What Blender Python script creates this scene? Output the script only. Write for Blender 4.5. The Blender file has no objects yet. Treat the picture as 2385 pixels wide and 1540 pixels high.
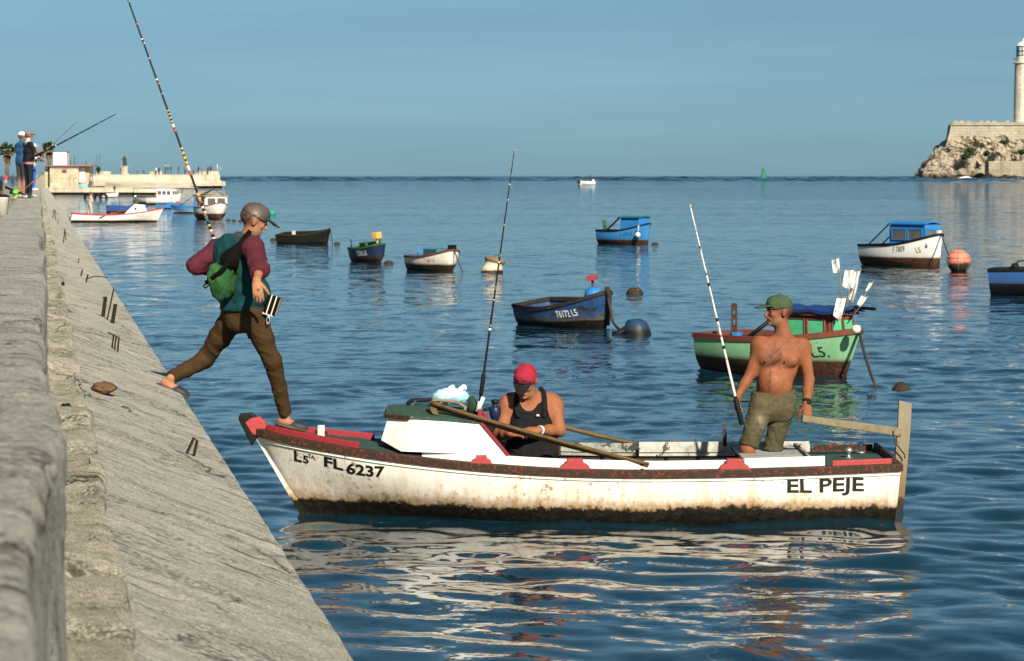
import bpy, bmesh, math, random
import numpy as np
from mathutils import Vector, Matrix

scene = bpy.context.scene
COL = scene.collection
RNG = np.random.default_rng(7)
random.seed(11)
rad = math.radians

# ------------------------------------------------------------------ camera
EYE = 2.65                       # eye height above the water, metres
cam_d = bpy.data.cameras.new('camera')
cam = bpy.data.objects.new('camera', cam_d)
COL.objects.link(cam)
cam.location = (0, 0, EYE)
cam.rotation_euler = (rad(90), 0, 0)
cam_d.sensor_width = 36.0
cam_d.lens = 90.0
cam_d.shift_y = -0.1512
cam_d.clip_start = 0.2
cam_d.clip_end = 60000
cam_d.dof.use_dof = True
cam_d.dof.focus_distance = 20.2
cam_d.dof.aperture_fstop = 9.0
scene.camera = cam

# ------------------------------------------------------------------ sky and sun
SUN_AZ = 19.0        # degrees to the right of straight behind the photographer
SUN_EL = 33.0
world = bpy.data.worlds.new('World')
scene.world = world
world.use_nodes = True
wn = world.node_tree
wn.nodes.clear()
wo = wn.nodes.new('ShaderNodeOutputWorld')
wb = wn.nodes.new('ShaderNodeBackground')
ws = wn.nodes.new('ShaderNodeTexSky')
ws.sky_type = 'NISHITA'
ws.sun_disc = False
ws.sun_elevation = rad(SUN_EL)
sun_dir = Vector((math.sin(rad(SUN_AZ)) * math.cos(rad(SUN_EL)), -math.cos(rad(SUN_AZ)) * math.cos(rad(SUN_EL)), math.sin(rad(SUN_EL))))
ws.sun_rotation = math.atan2(sun_dir.x, sun_dir.y)
ws.air_density = 1.0
ws.dust_density = 0.3
ws.ozone_density = 3.6
wm = wn.nodes.new('ShaderNodeMix'); wm.data_type = 'RGBA'; wm.blend_type = 'MULTIPLY'
wm.inputs['Factor'].default_value = 1.0
wm.inputs['B'].default_value = (0.345, 0.60, 0.79, 1)
wh = wn.nodes.new('ShaderNodeHueSaturation'); wh.inputs['Saturation'].default_value = 0.42
wn.links.new(ws.outputs['Color'], wh.inputs['Color']); wn.links.new(wh.outputs['Color'], wm.inputs['A'])
# faint, stretched veils of cloud all over the sky
wt = wn.nodes.new('ShaderNodeTexCoord'); wp = wn.nodes.new('ShaderNodeMapping'); wp.inputs['Scale'].default_value = (2.2, 2.2, 22.0)
wz = wn.nodes.new('ShaderNodeTexNoise'); wz.inputs['Scale'].default_value = 1.6; wz.inputs['Detail'].default_value = 6; wz.inputs['Roughness'].default_value = 0.6
wr_ = wn.nodes.new('ShaderNodeValToRGB'); wr_.color_ramp.elements[0].position = 0.35; wr_.color_ramp.elements[0].color = (0.90, 0.92, 0.93, 1); wr_.color_ramp.elements[1].position = 0.68; wr_.color_ramp.elements[1].color = (1.10, 1.07, 1.05, 1)
wv = wn.nodes.new('ShaderNodeMix'); wv.data_type = 'RGBA'; wv.blend_type = 'MULTIPLY'; wv.inputs['Factor'].default_value = 1.0
wn.links.new(wt.outputs['Generated'], wp.inputs['Vector']); wn.links.new(wp.outputs[0], wz.inputs['Vector']); wn.links.new(wz.outputs['Fac'], wr_.inputs['Fac'])
wn.links.new(wm.outputs['Result'], wv.inputs['A']); wn.links.new(wr_.outputs['Color'], wv.inputs['B'])
wn.links.new(wv.outputs['Result'], wb.inputs['Color'])
wb.inputs['Strength'].default_value = 0.052
wn.links.new(wb.outputs['Background'], wo.inputs['Surface'])

sun_d = bpy.data.lights.new('sun', 'SUN')
sun_d.energy = 4.9
sun_d.angle = rad(1.2)
sun_d.color = (1.0, 0.90, 0.74)
sun = bpy.data.objects.new('sun', sun_d)
COL.objects.link(sun)
sun.location = (30, -20, 30)
sun.rotation_euler = sun_dir.to_track_quat('Z', 'Y').to_euler()

vs = scene.view_settings
vs.view_transform = 'Standard'
vs.look = 'None'
vs.exposure = 0.74
vs.gamma = 1.0
vs.use_curve_mapping = False

# ------------------------------------------------------------------ helpers: measuring
FP = 5962.5          # focal length in the units the photograph was measured in
def D(u, v, y):
    """point of the place seen at (u, v) when it stands y metres away"""
    return Vector(((u - 1192.5) * y / FP, y, EYE - (v - 410.0) * y / FP))
def wl_y(v):
    return EYE * FP / (v - 410.0)

# ------------------------------------------------------------------ helpers: noise
def _hash(ix, iy, iz, seed):
    h = (ix.astype(np.int64) * 374761393 + iy.astype(np.int64) * 668265263 + iz.astype(np.int64) * 2147483647 + seed * 974634541) & 0xffffffff
    h = ((h ^ (h >> 13)) * 1274126177) & 0xffffffff
    h = ((h ^ (h >> 16)) * 2246822519) & 0xffffffff
    return ((h ^ (h >> 15)) & 0xffffff) / float(0xffffff)
def vnoise(p, seed=0):
    """value noise in -1..1; p is (n,3)"""
    p = np.asarray(p, float)
    i = np.floor(p); f = p - i; f = f * f * (3 - 2 * f)
    r = 0
    for dx in (0, 1):
        for dy in (0, 1):
            for dz in (0, 1):
                w = (f[:, 0] if dx else 1 - f[:, 0]) * (f[:, 1] if dy else 1 - f[:, 1]) * (f[:, 2] if dz else 1 - f[:, 2])
                r = r + w * _hash(i[:, 0] + dx, i[:, 1] + dy, i[:, 2] + dz, seed)
    return r * 2 - 1
def fbm(p, octs=4, seed=0, gain=0.5):
    p = np.asarray(p, float); a = 1.0; s = 0; n = 0
    for o in range(octs):
        s = s + a * vnoise(p * (2.03 ** o), seed + o); n += a; a *= gain
    return s / n

# ------------------------------------------------------------------ helpers: objects
def tag(o, label=None, cat=None, group=None, kind=None):
    if label: o['label'] = label
    if cat: o['category'] = cat
    if group: o['group'] = group
    if kind: o['kind'] = kind
    return o
def thing(name, label, cat, loc=(0, 0, 0), rz=0.0, group=None, rx=0.0, ry=0.0):
    o = bpy.data.objects.new(name, None)
    o.empty_display_size = 0.2
    COL.objects.link(o)
    o.location = loc; o.rotation_euler = (rx, ry, rz)
    return tag(o, label, cat, group)
def link_mesh(name, me, mat=None, parent=None):
    o = bpy.data.objects.new(name, me)
    COL.objects.link(o)
    if mat is not None:
        if isinstance(mat, (list, tuple)):
            for m in mat: me.materials.append(m)
        else:
            me.materials.append(mat)
    if parent is not None: o.parent = parent
    return o
def np_mesh(name, verts, faces, smooth=True):
    """verts (n,3), faces (m,4) or (m,3) arrays"""
    me = bpy.data.meshes.new(name)
    verts = np.asarray(verts, np.float32); faces = np.asarray(faces, np.int32)
    k = faces.shape[1]
    me.vertices.add(len(verts)); me.vertices.foreach_set('co', verts.ravel())
    me.loops.add(faces.size); me.loops.foreach_set('vertex_index', faces.ravel())
    me.polygons.add(len(faces))
    me.polygons.foreach_set('loop_start', np.arange(0, faces.size, k, dtype=np.int32))
    me.polygons.foreach_set('loop_total', np.full(len(faces), k, np.int32))
    me.polygons.foreach_set('use_smooth', np.full(len(faces), smooth, bool))
    me.update(calc_edges=True); me.validate()
    return me
def grid_faces(nu, nv, flip=False, close_u=False):
    f = []
    iu = np.arange(nu if close_u else nu - 1); iv = np.arange(nv - 1)
    A, B = np.meshgrid(iu, iv, indexing='ij'); A = A.ravel(); B = B.ravel(); A2 = (A + 1) % nu
    q = np.stack([A * nv + B, A2 * nv + B, A2 * nv + B + 1, A * nv + B + 1], 1)
    return q[:, ::-1] if flip else q

class MB:
    """collects simple shapes and links them as one mesh object"""
    def __init__(s): s.v = []; s.f = []; s.sm = []
    def add(s, vs, fs, smooth=False):
        b = len(s.v); s.v += [tuple(x) for x in vs]
        for f in fs: s.f.append([i + b for i in f]); s.sm.append(smooth)
        return s
    def box(s, c, size, rot=None, taper=(1, 1)):
        x, y, z = [q / 2 for q in size]; vs = []
        for sz in (-1, 1):
            tx, ty = (1, 1) if sz < 0 else taper
            for sx, sy in ((-1, -1), (1, -1), (1, 1), (-1, 1)):
                p = Vector((sx * x * tx, sy * y * ty, sz * z))
                if rot is not None: p = rot @ p
                vs.append(p + Vector(c))
        return s.add(vs, [[3, 2, 1, 0], [4, 5, 6, 7], [0, 1, 5, 4], [1, 2, 6, 5], [2, 3, 7, 6], [3, 0, 4, 7]])
    def bar(s, a, b, w, h=None, up=(0, 0, 1), taper=1.0):
        """rectangular bar from a to b"""
        a = Vector(a); b = Vector(b); d = (b - a); L = d.length; d.normalize()
        side = d.cross(Vector(up))
        if side.length < 1e-4: side = d.cross(Vector((0, 1, 0)))
        side.normalize(); u = side.cross(d); h = h or w
        vs = []
        for p, k in ((a, 1.0), (b, taper)):
            for i, j in ((-1, -1), (1, -1), (1, 1), (-1, 1)):
                vs.append(p + side * (i * w * k / 2) + u * (j * h * k / 2))
        return s.add(vs, [[3, 2, 1, 0], [4, 5, 6, 7], [0, 1, 5, 4], [1, 2, 6, 5], [2, 3, 7, 6], [3, 0, 4, 7]])
    def tube(s, pts, r, n=10, cap=True, smooth=True):
        pts = [Vector(p) for p in pts]
        rs = r if isinstance(r, (list, tuple)) else [r] * len(pts)
        vs = []; prev = None
        for i, p in enumerate(pts):
            d = (pts[min(i + 1, len(pts) - 1)] - pts[max(i - 1, 0)])
            if d.length < 1e-9: d = Vector((0, 0, 1))
            d.normalize()
            if prev is None:
                a = d.cross(Vector((0, 0, 1)))
                if a.length < 0.05: a = d.cross(Vector((1, 0, 0)))
            else:
                a = prev - d * prev.dot(d)
            a.normalize(); prev = a; b = d.cross(a)
            for k in range(n):
                t = 2 * math.pi * k / n
                vs.append(p + a * (math.cos(t) * rs[i]) + b * (math.sin(t) * rs[i]))
        fs = []
        for i in range(len(pts) - 1):
            for k in range(n):
                k2 = (k + 1) % n
                fs.append([i * n + k, i * n + k2, (i + 1) * n + k2, (i + 1) * n + k])
        s.add(vs, fs, smooth)
        if cap:
            b0 = len(s.v) - len(vs)
            s.f.append([b0 + k for k in range(n)][::-1]); s.sm.append(False)
            s.f.append([b0 + (len(pts) - 1) * n + k for k in range(n)]); s.sm.append(False)
        return s
    def lathe(s, prof, c=(0, 0, 0), n=24, rot=None, smooth=True):
        """prof: list of (radius, z)"""
        vs = []; c = Vector(c)
        for r, z in prof:
            for k in range(n):
                t = 2 * math.pi * k / n
                p = Vector((r * math.cos(t), r * math.sin(t), z))
                if rot is not None: p = rot @ p
                vs.append(c + p)
        fs = []
        for i in range(len(prof) - 1):
            for k in range(n):
                k2 = (k + 1) % n
                fs.append([i * n + k, i * n + k2, (i + 1) * n + k2, (i + 1) * n + k])
        return s.add(vs, fs, smooth)
    def prism(s, poly, off):
        """polygon (list of 3-D points) pushed along off"""
        n = len(poly); off = Vector(off)
        vs = [Vector(p) for p in poly] + [Vector(p) + off for p in poly]
        fs = [list(range(n))[::-1], [n + i for i in range(n)]]
        for i in range(n): fs.append([i, (i + 1) % n, n + (i + 1) % n, n + i])
        return s.add(vs, fs)
    def mesh(s, name, bevel=0.0):
        me = bpy.data.meshes.new(name)
        me.from_pydata([tuple(v) for v in s.v], [], s.f)
        me.polygons.foreach_set('use_smooth', s.sm)
        me.update()
        bm = bmesh.new(); bm.from_mesh(me)
        bmesh.ops.recalc_face_normals(bm, faces=bm.faces)
        if bevel:
            es = [e for e in bm.edges if len(e.link_faces) == 2 and e.calc_face_angle(0) > 0.7]
            bmesh.ops.bevel(bm, geom=es, offset=bevel, segments=2, affect='EDGES', profile=0.6)
        bm.to_mesh(me); bm.free()
        return me
    def build(s, name, mat, parent=None, bevel=0.0):
        return link_mesh(name, s.mesh(name, bevel), mat, parent)

# ------------------------------------------------------------------ helpers: materials
class NT:
    """small node-tree writer"""
    def __init__(s, name):
        s.m = bpy.data.materials.new(name); s.m.use_nodes = True
        s.t = s.m.node_tree; s.n = s.t.nodes; s.l = s.t.links
        s.b = s.n['Principled BSDF']
        s.b.inputs['Specular IOR Level'].default_value = 0.22
    def new(s, t, **k):
        x = s.n.new(t)
        for a, b in k.items(): setattr(x, a, b)
        return x
    def coord(s, kind='Object'): return s.new('ShaderNodeTexCoord').outputs[kind]
    def pos(s): return s.new('ShaderNodeNewGeometry').outputs['Position']
    def setv(s, sock, v):
        if hasattr(v, 'links'): s.l.new(v, sock)
        elif isinstance(v, (tuple, list)) and len(v) == 3 and sock.type == 'RGBA': sock.default_value = (*v, 1)
        else: sock.default_value = v
    def mapping(s, vec, scale=(1, 1, 1), rot=(0, 0, 0), loc=(0, 0, 0)):
        x = s.new('ShaderNodeMapping'); s.l.new(vec, x.inputs['Vector'])
        x.inputs['Scale'].default_value = scale; x.inputs['Rotation'].default_value = rot; x.inputs['Location'].default_value = loc
        return x.outputs['Vector']
    def noise(s, vec, scale=5, detail=4, rough=0.55, dist=0.0, out='Fac'):
        x = s.new('ShaderNodeTexNoise'); s.l.new(vec, x.inputs['Vector'])
        x.inputs['Scale'].default_value = scale; x.inputs['Detail'].default_value = detail
        x.inputs['Roughness'].default_value = rough; x.inputs['Distortion'].default_value = dist
        return x.outputs[out]
    def voronoi(s, vec, scale=5, feature='F1', out='Distance'):
        x = s.new('ShaderNodeTexVoronoi', feature=feature); s.l.new(vec, x.inputs['Vector'])
        x.inputs['Scale'].default_value = scale
        return x.outputs[out]
    def ramp(s, fac, stops, interp='LINEAR'):
        x = s.new('ShaderNodeValToRGB'); s.setv(x.inputs['Fac'], fac)
        e = x.color_ramp.elements; x.color_ramp.interpolation = interp
        while len(e) < len(stops): e.new(0.5)
        for i, (p, c) in enumerate(stops):
            e[i].position = p; e[i].color = (*c, 1) if isinstance(c, (tuple, list)) else (c, c, c, 1)
        return x.outputs['Color']
    def math(s, op, a, b=0.0, clamp=False):
        x = s.new('ShaderNodeMath', operation=op, use_clamp=clamp)
        s.setv(x.inputs[0], a); s.setv(x.inputs[1], b); return x.outputs[0]
    def mix(s, fac, a, b, mode='MIX'):
        x = s.new('ShaderNodeMix', data_type='RGBA', blend_type=mode)
        s.setv(x.inputs['Factor'], fac); s.setv(x.inputs['A'], a); s.setv(x.inputs['B'], b)
        return x.outputs['Result']
    def sep(s, vec):
        x = s.new('ShaderNodeSeparateXYZ'); s.l.new(vec, x.inputs[0]); return x.outputs
    def bump(s, h, strength=0.3, dist=0.01, normal=None):
        x = s.new('ShaderNodeBump'); s.setv(x.inputs['Height'], h)
        x.inputs['Strength'].default_value = strength; x.inputs['Distance'].default_value = dist
        if normal is not None: s.l.new(normal, x.inputs['Normal'])
        s.l.new(x.outputs[0], s.b.inputs['Normal']); return x.outputs[0]
    def color(s, c): s.setv(s.b.inputs['Base Color'], c)
    def rough(s, r): s.setv(s.b.inputs['Roughness'], r)
    def attr(s, name):
        x = s.new('ShaderNodeAttribute'); x.attribute_name = name; return x.outputs

MATS = {}
def paint(name, col, dirt=(0.06, 0.045, 0.03), amount=0.35, scale=6.0, rough=0.55, bump=0.25, metal=0.0, chip=None, chip_amt=0.0):
    """weathered plain surface: base colour, uneven tone, grime, optional chips"""
    if name in MATS: return MATS[name]
    t = NT(name); c = t.coord()
    n1 = t.noise(c, scale, 6, 0.6); n2 = t.noise(c, scale * 5.3, 4, 0.6)
    base = t.mix(t.ramp(n2, [(0.3, 0.0), (0.75, 1.0)]), [x * 0.78 for x in col], [min(1, x * 1.12) for x in col])
    base = t.mix(t.math('MULTIPLY', t.ramp(n1, [(0.48, 0.0), (0.78, 1.0)]), amount), base, dirt)
    if chip is not None:
        n3 = t.noise(c, scale * 2.6, 5, 0.62, 0.4)
        base = t.mix(t.ramp(n3, [(0.62 - chip_amt * 0.3, 0.0), (0.64 - chip_amt * 0.3, 1.0)]), base, chip)
    t.color(base); t.rough(t.ramp(n1, [(0.2, rough * 0.8), (0.8, min(1, rough * 1.25))]))
    t.b.inputs['Metallic'].default_value = metal
    t.bump(t.mix(0.5, n1, n2), bump, 0.006)
    MATS[name] = t.m
    return t.m
def vcol(name, rough=0.6, bump=0.2, scale=60, spec=0.3, var=0.25, sss=0.0, weave=0.0):
    """surface whose colours are stored per vertex (attribute 'tint')"""
    if name in MATS: return MATS[name]
    t = NT(name); c = t.coord()
    a = t.attr('tint')['Color']
    n1 = t.noise(c, scale, 5, 0.65); n2 = t.noise(c, scale * 0.13, 3, 0.6)
    v = t.ramp(n1, [(0.25, 1 - var), (0.75, 1 + var)])
    v2 = t.ramp(n2, [(0.3, 1 - var * 0.8), (0.7, 1 + var * 0.5)])
    t.color(t.mix(1.0, t.mix(1.0, a, v, 'MULTIPLY'), v2, 'MULTIPLY'))
    t.rough(rough); t.b.inputs['Specular IOR Level'].default_value = spec
    if sss:
        t.b.inputs['Subsurface Weight'].default_value = sss
        t.b.inputs['Subsurface Radius'].default_value = (0.012, 0.005, 0.003)
    t.bump(n1, bump, 0.004)
    MATS[name] = t.m
    return t.m
def set_tint(me, cols):
    a = me.color_attributes.new('tint', 'FLOAT_COLOR', 'POINT')
    c = np.ones((len(me.vertices), 4), np.float32); c[:, :3] = cols
    a.data.foreach_set('color', c.ravel())
# ================================================================== water
def water_mat():
    t = NT('sea_water')
    p = t.pos()
    lost = t.attr('lost')['Fac']; ruf = t.attr('ruffle')['Fac']
    # ripples too fine for the mesh, as tilts of the surface
    q = t.mapping(p, (1.0, 1.7, 1.0))
    na = t.noise(q, 1.3, 3, 0.55, 0.4, 'Color')
    nb = t.noise(q, 7.0, 2, 0.5, 0.3, 'Color')
    big = t.noise(t.mapping(p, (0.012, 0.045, 1)), 1.0, 4, 0.6)           # wind patches
    patch = t.ramp(big, [(0.36, 0.55), (0.52, 0.95), (0.64, 1.55)])
    near = t.noise(t.mapping(p, (0.25, 0.5, 1)), 1.0, 3, 0.6)
    npatch = t.ramp(near, [(0.5, 0.10), (0.68, 1.0)])
    def sub(c):
        x = t.new('ShaderNodeVectorMath', operation='SUBTRACT'); t.l.new(c, x.inputs[0]); x.inputs[1].default_value = (0.5, 0.5, 0.5); return x.outputs[0]
    def mul(v, f):
        x = t.new('ShaderNodeVectorMath', operation='MULTIPLY'); t.l.new(v, x.inputs[0])
        if hasattr(f, 'links'): t.l.new(f, x.inputs[1])
        else: x.inputs[1].default_value = f
        return x.outputs[0]
    def addv(a, b):
        x = t.new('ShaderNodeVectorMath', operation='ADD'); t.l.new(a, x.inputs[0]); t.l.new(b, x.inputs[1]); return x.outputs[0]
    wa = t.math('MULTIPLY', lost, patch)
    wb_ = t.math('ADD', t.math('ADD', t.math('MULTIPLY', npatch, 0.27), 0.03), t.math('MULTIPLY', wa, 0.5))
    sl = addv(mul(sub(na), wa), mul(sub(nb), wb_))
    sl = mul(sl, (0.75, 1.15, 0.0))
    g = t.new('ShaderNodeNewGeometry')
    nn = t.new('ShaderNodeVectorMath', operation='NORMALIZE'); t.l.new(addv(g.outputs['Normal'], sl), nn.inputs[0])
    t.l.new(nn.outputs[0], t.b.inputs['Normal'])
    t.color((0.0025, 0.023, 0.038)); t.rough(0.045)
    t.b.inputs['IOR'].default_value = 1.333
    t.b.inputs['Specular IOR Level'].default_value = 0.5
    return t.m

def make_water():
    H = EYE
    # rows: dense near the boats, thinning towards the horizon
    ys = [3.0]
    while ys[-1] < 26000:
        y = ys[-1]
        if 940 < y < 2500: ys.append(y + 4.0); continue
        ys.append(y + max(0.045, min(y * y / (H * 2560) * 0.66, y * 0.03 + 0.2)))
    ys = np.array(ys)
    nx = 420
    ts = np.linspace(-0.29, 0.29, nx)
    Y, T = np.meshgrid(ys, ts, indexing='ij')
    X = (Y + 7.0) * T
    dy = np.gradient(ys)[:, None]
    dx = (Y + 7.0) * (ts[1] - ts[0])
    Z = np.zeros_like(X); DX = np.zeros_like(X); DY = np.zeros_like(X)
    lost = np.zeros_like(X)
    flat = np.stack([X.ravel() * 0.35, Y.ravel() * 0.35, np.zeros(X.size)], 1)
    wx = vnoise(flat, 3).reshape(X.shape) * 0.35; wy = vnoise(flat + 17.3, 5).reshape(X.shape) * 0.35
    Xw = X + wx; Yw = Y + wy
    env = 0.75 + 0.45 * vnoise(flat * 0.5 + 4.1, 9).reshape(X.shape)
    rng = np.random.default_rng(23)
    N = 78
    lam = np.exp(np.linspace(math.log(0.16), math.log(5.0), N))
    tot = 0
    for i in range(N):
        L = lam[i] * rng.uniform(0.93, 1.07); k = 2 * math.pi / L
        th = rad(90 + rng.normal(8, 46))
        cx, cy = math.cos(th), math.sin(th)
        s = 0.0255 * math.exp(-((math.log(L) - math.log(0.55)) / 0.95) ** 2) + 0.0022
        a = s / k
        ph = rng.uniform(0, 6.283)
        span = np.maximum(dy * abs(cy), dx * abs(cx))
        lod = np.clip((L / span - 3.0) / 4.0, 0, 1)
        arg = k * (cx * Xw + cy * Yw) + ph
        e = env if L < 2 else 1.0
        Z += lod * a * np.sin(arg) * e
        DX -= lod * a * 0.8 * cx * np.cos(arg) * e; DY -= lod * a * 0.8 * cy * np.cos(arg) * e
        lost += (1 - lod) * s * s / 2
        tot += s * s / 2
    # swell of the open sea beyond the harbour mouth
    sw_ = np.clip((Y - 950) / 200, 0, 1) * np.clip((9000 - Y) / 4000, 0, 1)
    for i in range(20):
        L = rng.uniform(9, 26); k = 2 * math.pi / L; th = rad(90 + rng.normal(0, 28)); a = 0.085 / k * rng.uniform(0.5, 1.2)
        lod = np.clip((L / np.maximum(dy * abs(math.sin(th)), dx * abs(math.cos(th))) - 2.2) / 2.0, 0, 1)
        Z += sw_ * lod * a * np.sin(k * (math.cos(th) * X + math.sin(th) * Y) + rng.uniform(0, 6.3))
    lost = 0.52 * np.sqrt(lost) / 0.12          # noise colour has a spread of about 0.12
    # open sea beyond the harbour mouth is rougher
    out = np.clip((Y - 950) / 250, 0, 1)
    lost = lost * (1 + 1.9 * np.clip((Y - 110) / 300, 0, 1)) * (1 + 1.6 * out)
    V = np.stack([X + DX, Y + DY, Z], -1).reshape(-1, 3)
    me = np_mesh('water', V, grid_faces(len(ys), nx, flip=True))
    at = me.attributes.new('lost', 'FLOAT', 'POINT'); at.data.foreach_set('value', lost.ravel().astype(np.float32))
    at = me.attributes.new('ruffle', 'FLOAT', 'POINT'); at.data.foreach_set('value', env.ravel().astype(np.float32))
    o = link_mesh('water', me, water_mat())
    return tag(o, kind='structure')
make_water()

# ================================================================== sea wall
VX = (93 - 1192.5) / FP            # the wall runs to this vanishing direction
def wall_pt(c, h, y): return (VX * y + c, y, EYE - h)

def concrete_mat(name, col, streak_rot=0.0, dark=0.5, scale=1.0, fine=1.0):
    t = NT(name); p = t.pos()
    q = t.mapping(p, (1, 1, 1), (0, 0, rad(10.4)))
    n0 = t.noise(q, 0.55 * scale, 4, 0.6)
    n1 = t.noise(t.mapping(q, (1.0, 2.3, 1.0), (0, 0, streak_rot)), 2.0 * scale, 9, 0.75, 1.3)      # marks running across the wall
    n2 = t.noise(t.mapping(q, (1, 1.6, 1)), 17 * scale, 8, 0.78, 0.4)
    n3 = t.noise(q, 75 * scale, 4, 0.8)
    n4 = t.noise(t.mapping(q, (0.7, 6.0, 1.0), (0, 0, 0.12)), 2.2, 6, 0.65, 1.2)                        # thin dark cracks and drips
    pits = t.voronoi(t.mapping(q, (1, 2.2, 1)), 17 * scale)
    base = t.mix(t.ramp(n0, [(0.3, 0.0), (0.7, 1.0)]), [x * 0.80 for x in col], [x * 1.12 for x in col])
    base = t.mix(t.math('MULTIPLY', t.ramp(n1, [(0.47, 0.0), (0.60, 1.0)]), dark), base, [x * 0.33 for x in col])
    base = t.mix(t.math('MULTIPLY', t.ramp(n1, [(0.28, 1.0), (0.42, 0.0)]), 0.35), base, (0.52, 0.50, 0.43))
    base = t.mix(t.math('MULTIPLY', t.ramp(n2, [(0.49, 0.0), (0.62, 1.0)]), 0.62 * fine), base, [x * 0.42 for x in col])
    base = t.mix(t.math('MULTIPLY', t.ramp(n3, [(0.42, 1.0), (0.50, 0.0)]), 0.50 * fine), base, [min(1, x * 1.55) for x in col])
    base = t.mix(t.math('MULTIPLY', t.ramp(n3, [(0.51, 0.0), (0.60, 1.0)]), 0.60 * fine), base, [x * 0.38 for x in col])
    base = t.mix(t.math('MULTIPLY', t.math('MULTIPLY', t.ramp(n4, [(0.56, 0.0), (0.62, 1.0)]), t.ramp(n0, [(0.45, 0.0), (0.6, 1.0)])), 0.8), base, (0.045, 0.04, 0.03))
    base = t.mix(t.math('MULTIPLY', t.ramp(pits, [(0.03, 1.0), (0.12, 0.0)]), 0.5 * fine), base, (0.05, 0.045, 0.035))
    # cracks, and eroded patches where the aggregate shows
    wq = t.new('ShaderNodeVectorMath', operation='ADD'); t.l.new(q, wq.inputs[0])
    wsc = t.new('ShaderNodeVectorMath', operation='SCALE'); t.l.new(t.noise(q, 2.5, 5, 0.7, 0.0, 'Color'), wsc.inputs[0]); wsc.inputs['Scale'].default_value = 0.55; t.l.new(wsc.outputs[0], wq.inputs[1])
    ck = t.voronoi(t.mapping(wq.outputs[0], (1, 0.55, 1)), 0.9, 'DISTANCE_TO_EDGE')
    crack = t.math('MULTIPLY', t.ramp(ck, [(0.004, 1.0), (0.014, 0.0)]), t.ramp(t.noise(q, 0.9, 3, 0.6), [(0.46, 0.0), (0.54, 1.0)]))
    er = t.ramp(t.noise(t.mapping(q, (1, 1.7, 1)), 1.3 * scale, 7, 0.7, 0.6), [(0.53, 0.0), (0.57, 1.0)])
    ag = t.voronoi(q, 34 * scale, 'F1', 'Distance')
    base = t.mix(t.math('MULTIPLY', er, 0.55), base, t.mix(t.ramp(ag, [(0.25, 0.0), (0.6, 1.0)]), [min(1, x * 1.25) for x in col], [x * 0.22 for x in col]))
    base = t.mix(t.math('MULTIPLY', crack, 0.85), base, (0.03, 0.026, 0.02))
    t.color(base); t.rough(0.9); t.b.inputs['Specular IOR Level'].default_value = 0.15
    n2 = t.math('SUBTRACT', t.math('SUBTRACT', n2, t.math('MULTIPLY', t.math('MULTIPLY', er, ag), 0.9)), t.math('MULTIPLY', crack, 0.6))
    h = t.math('ADD', t.math('MULTIPLY', n2, 0.7), t.math('MULTIPLY', n1, 0.6))
    h = t.math('ADD', h, t.math('MULTIPLY', n3, 0.35))
    t.bump(h, 1.0, 0.045)
    return t.m

def wall_rows(y0, y1):
    ys = [y0]
    while ys[-1] < y1:
        ys.append(ys[-1] * 1.0048 + 0.003)
    return np.array(ys)
EDGE_C, EDGE_H = 1.107, 1.70
LEDGE_C, LEDGE_H = 0.274, 1.37
TOP_H, TOP_R, TOP_L = 0.55, 0.036, -0.56

def strip_section(name, sec, n_across, ys, parent, mat, disp):
    """sec: list of (c,h); disp(P, s, y) gives (dc, dh) offsets"""
    sec = np.array(sec, float)
    d = np.r_[0, np.cumsum(np.hypot(*np.diff(sec, axis=0).T))]
    s = np.linspace(0, d[-1], n_across)
    # keep the corners
    for q in d[1:-1]:
        s[np.argmin(abs(s - q))] = q
    C = np.interp(s, d, sec[:, 0]); Hh = np.interp(s, d, sec[:, 1])
    Yg, Sg = np.meshgrid(ys, s, indexing='ij'); Cg = np.broadcast_to(C, Yg.shape); Hg = np.broadcast_to(Hh, Yg.shape)
    P = np.stack([Cg.ravel(), Yg.ravel(), Hg.ravel()], 1)
    dc, dh = disp(P, Sg.ravel() / d[-1])
    c2 = P[:, 0] + dc; h2 = P[:, 2] + dh
    V = np.stack([VX * P[:, 1] + c2, P[:, 1], EYE - h2], 1)
    me = np_mesh(name, V, grid_faces(len(ys), n_across))
    return link_mesh(name, me, mat, parent)

M_TOP = concrete_mat('wall_top_concrete', (0.55, 0.53, 0.46), 0.0, 0.75, 1.0, 1.1)
M_LEDGE = concrete_mat('ledge_rubble', (0.58, 0.54, 0.43), 0.0, 0.75, 1.6, 1.1)
M_SLOPE = concrete_mat('apron_concrete', (0.60, 0.575, 0.49), 0.0, 0.62, 1.0, 1.0)

sw = thing('sea_wall', 'long weathered grey concrete sea wall with a sloping apron running into the distance', 'sea wall', wall_pt(0.3, 2.65, 10))
swi = sw.location.copy()
def under_wall(o):
    o.parent = sw; o.matrix_parent_inverse = Matrix.Translation(-swi); return o

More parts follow.
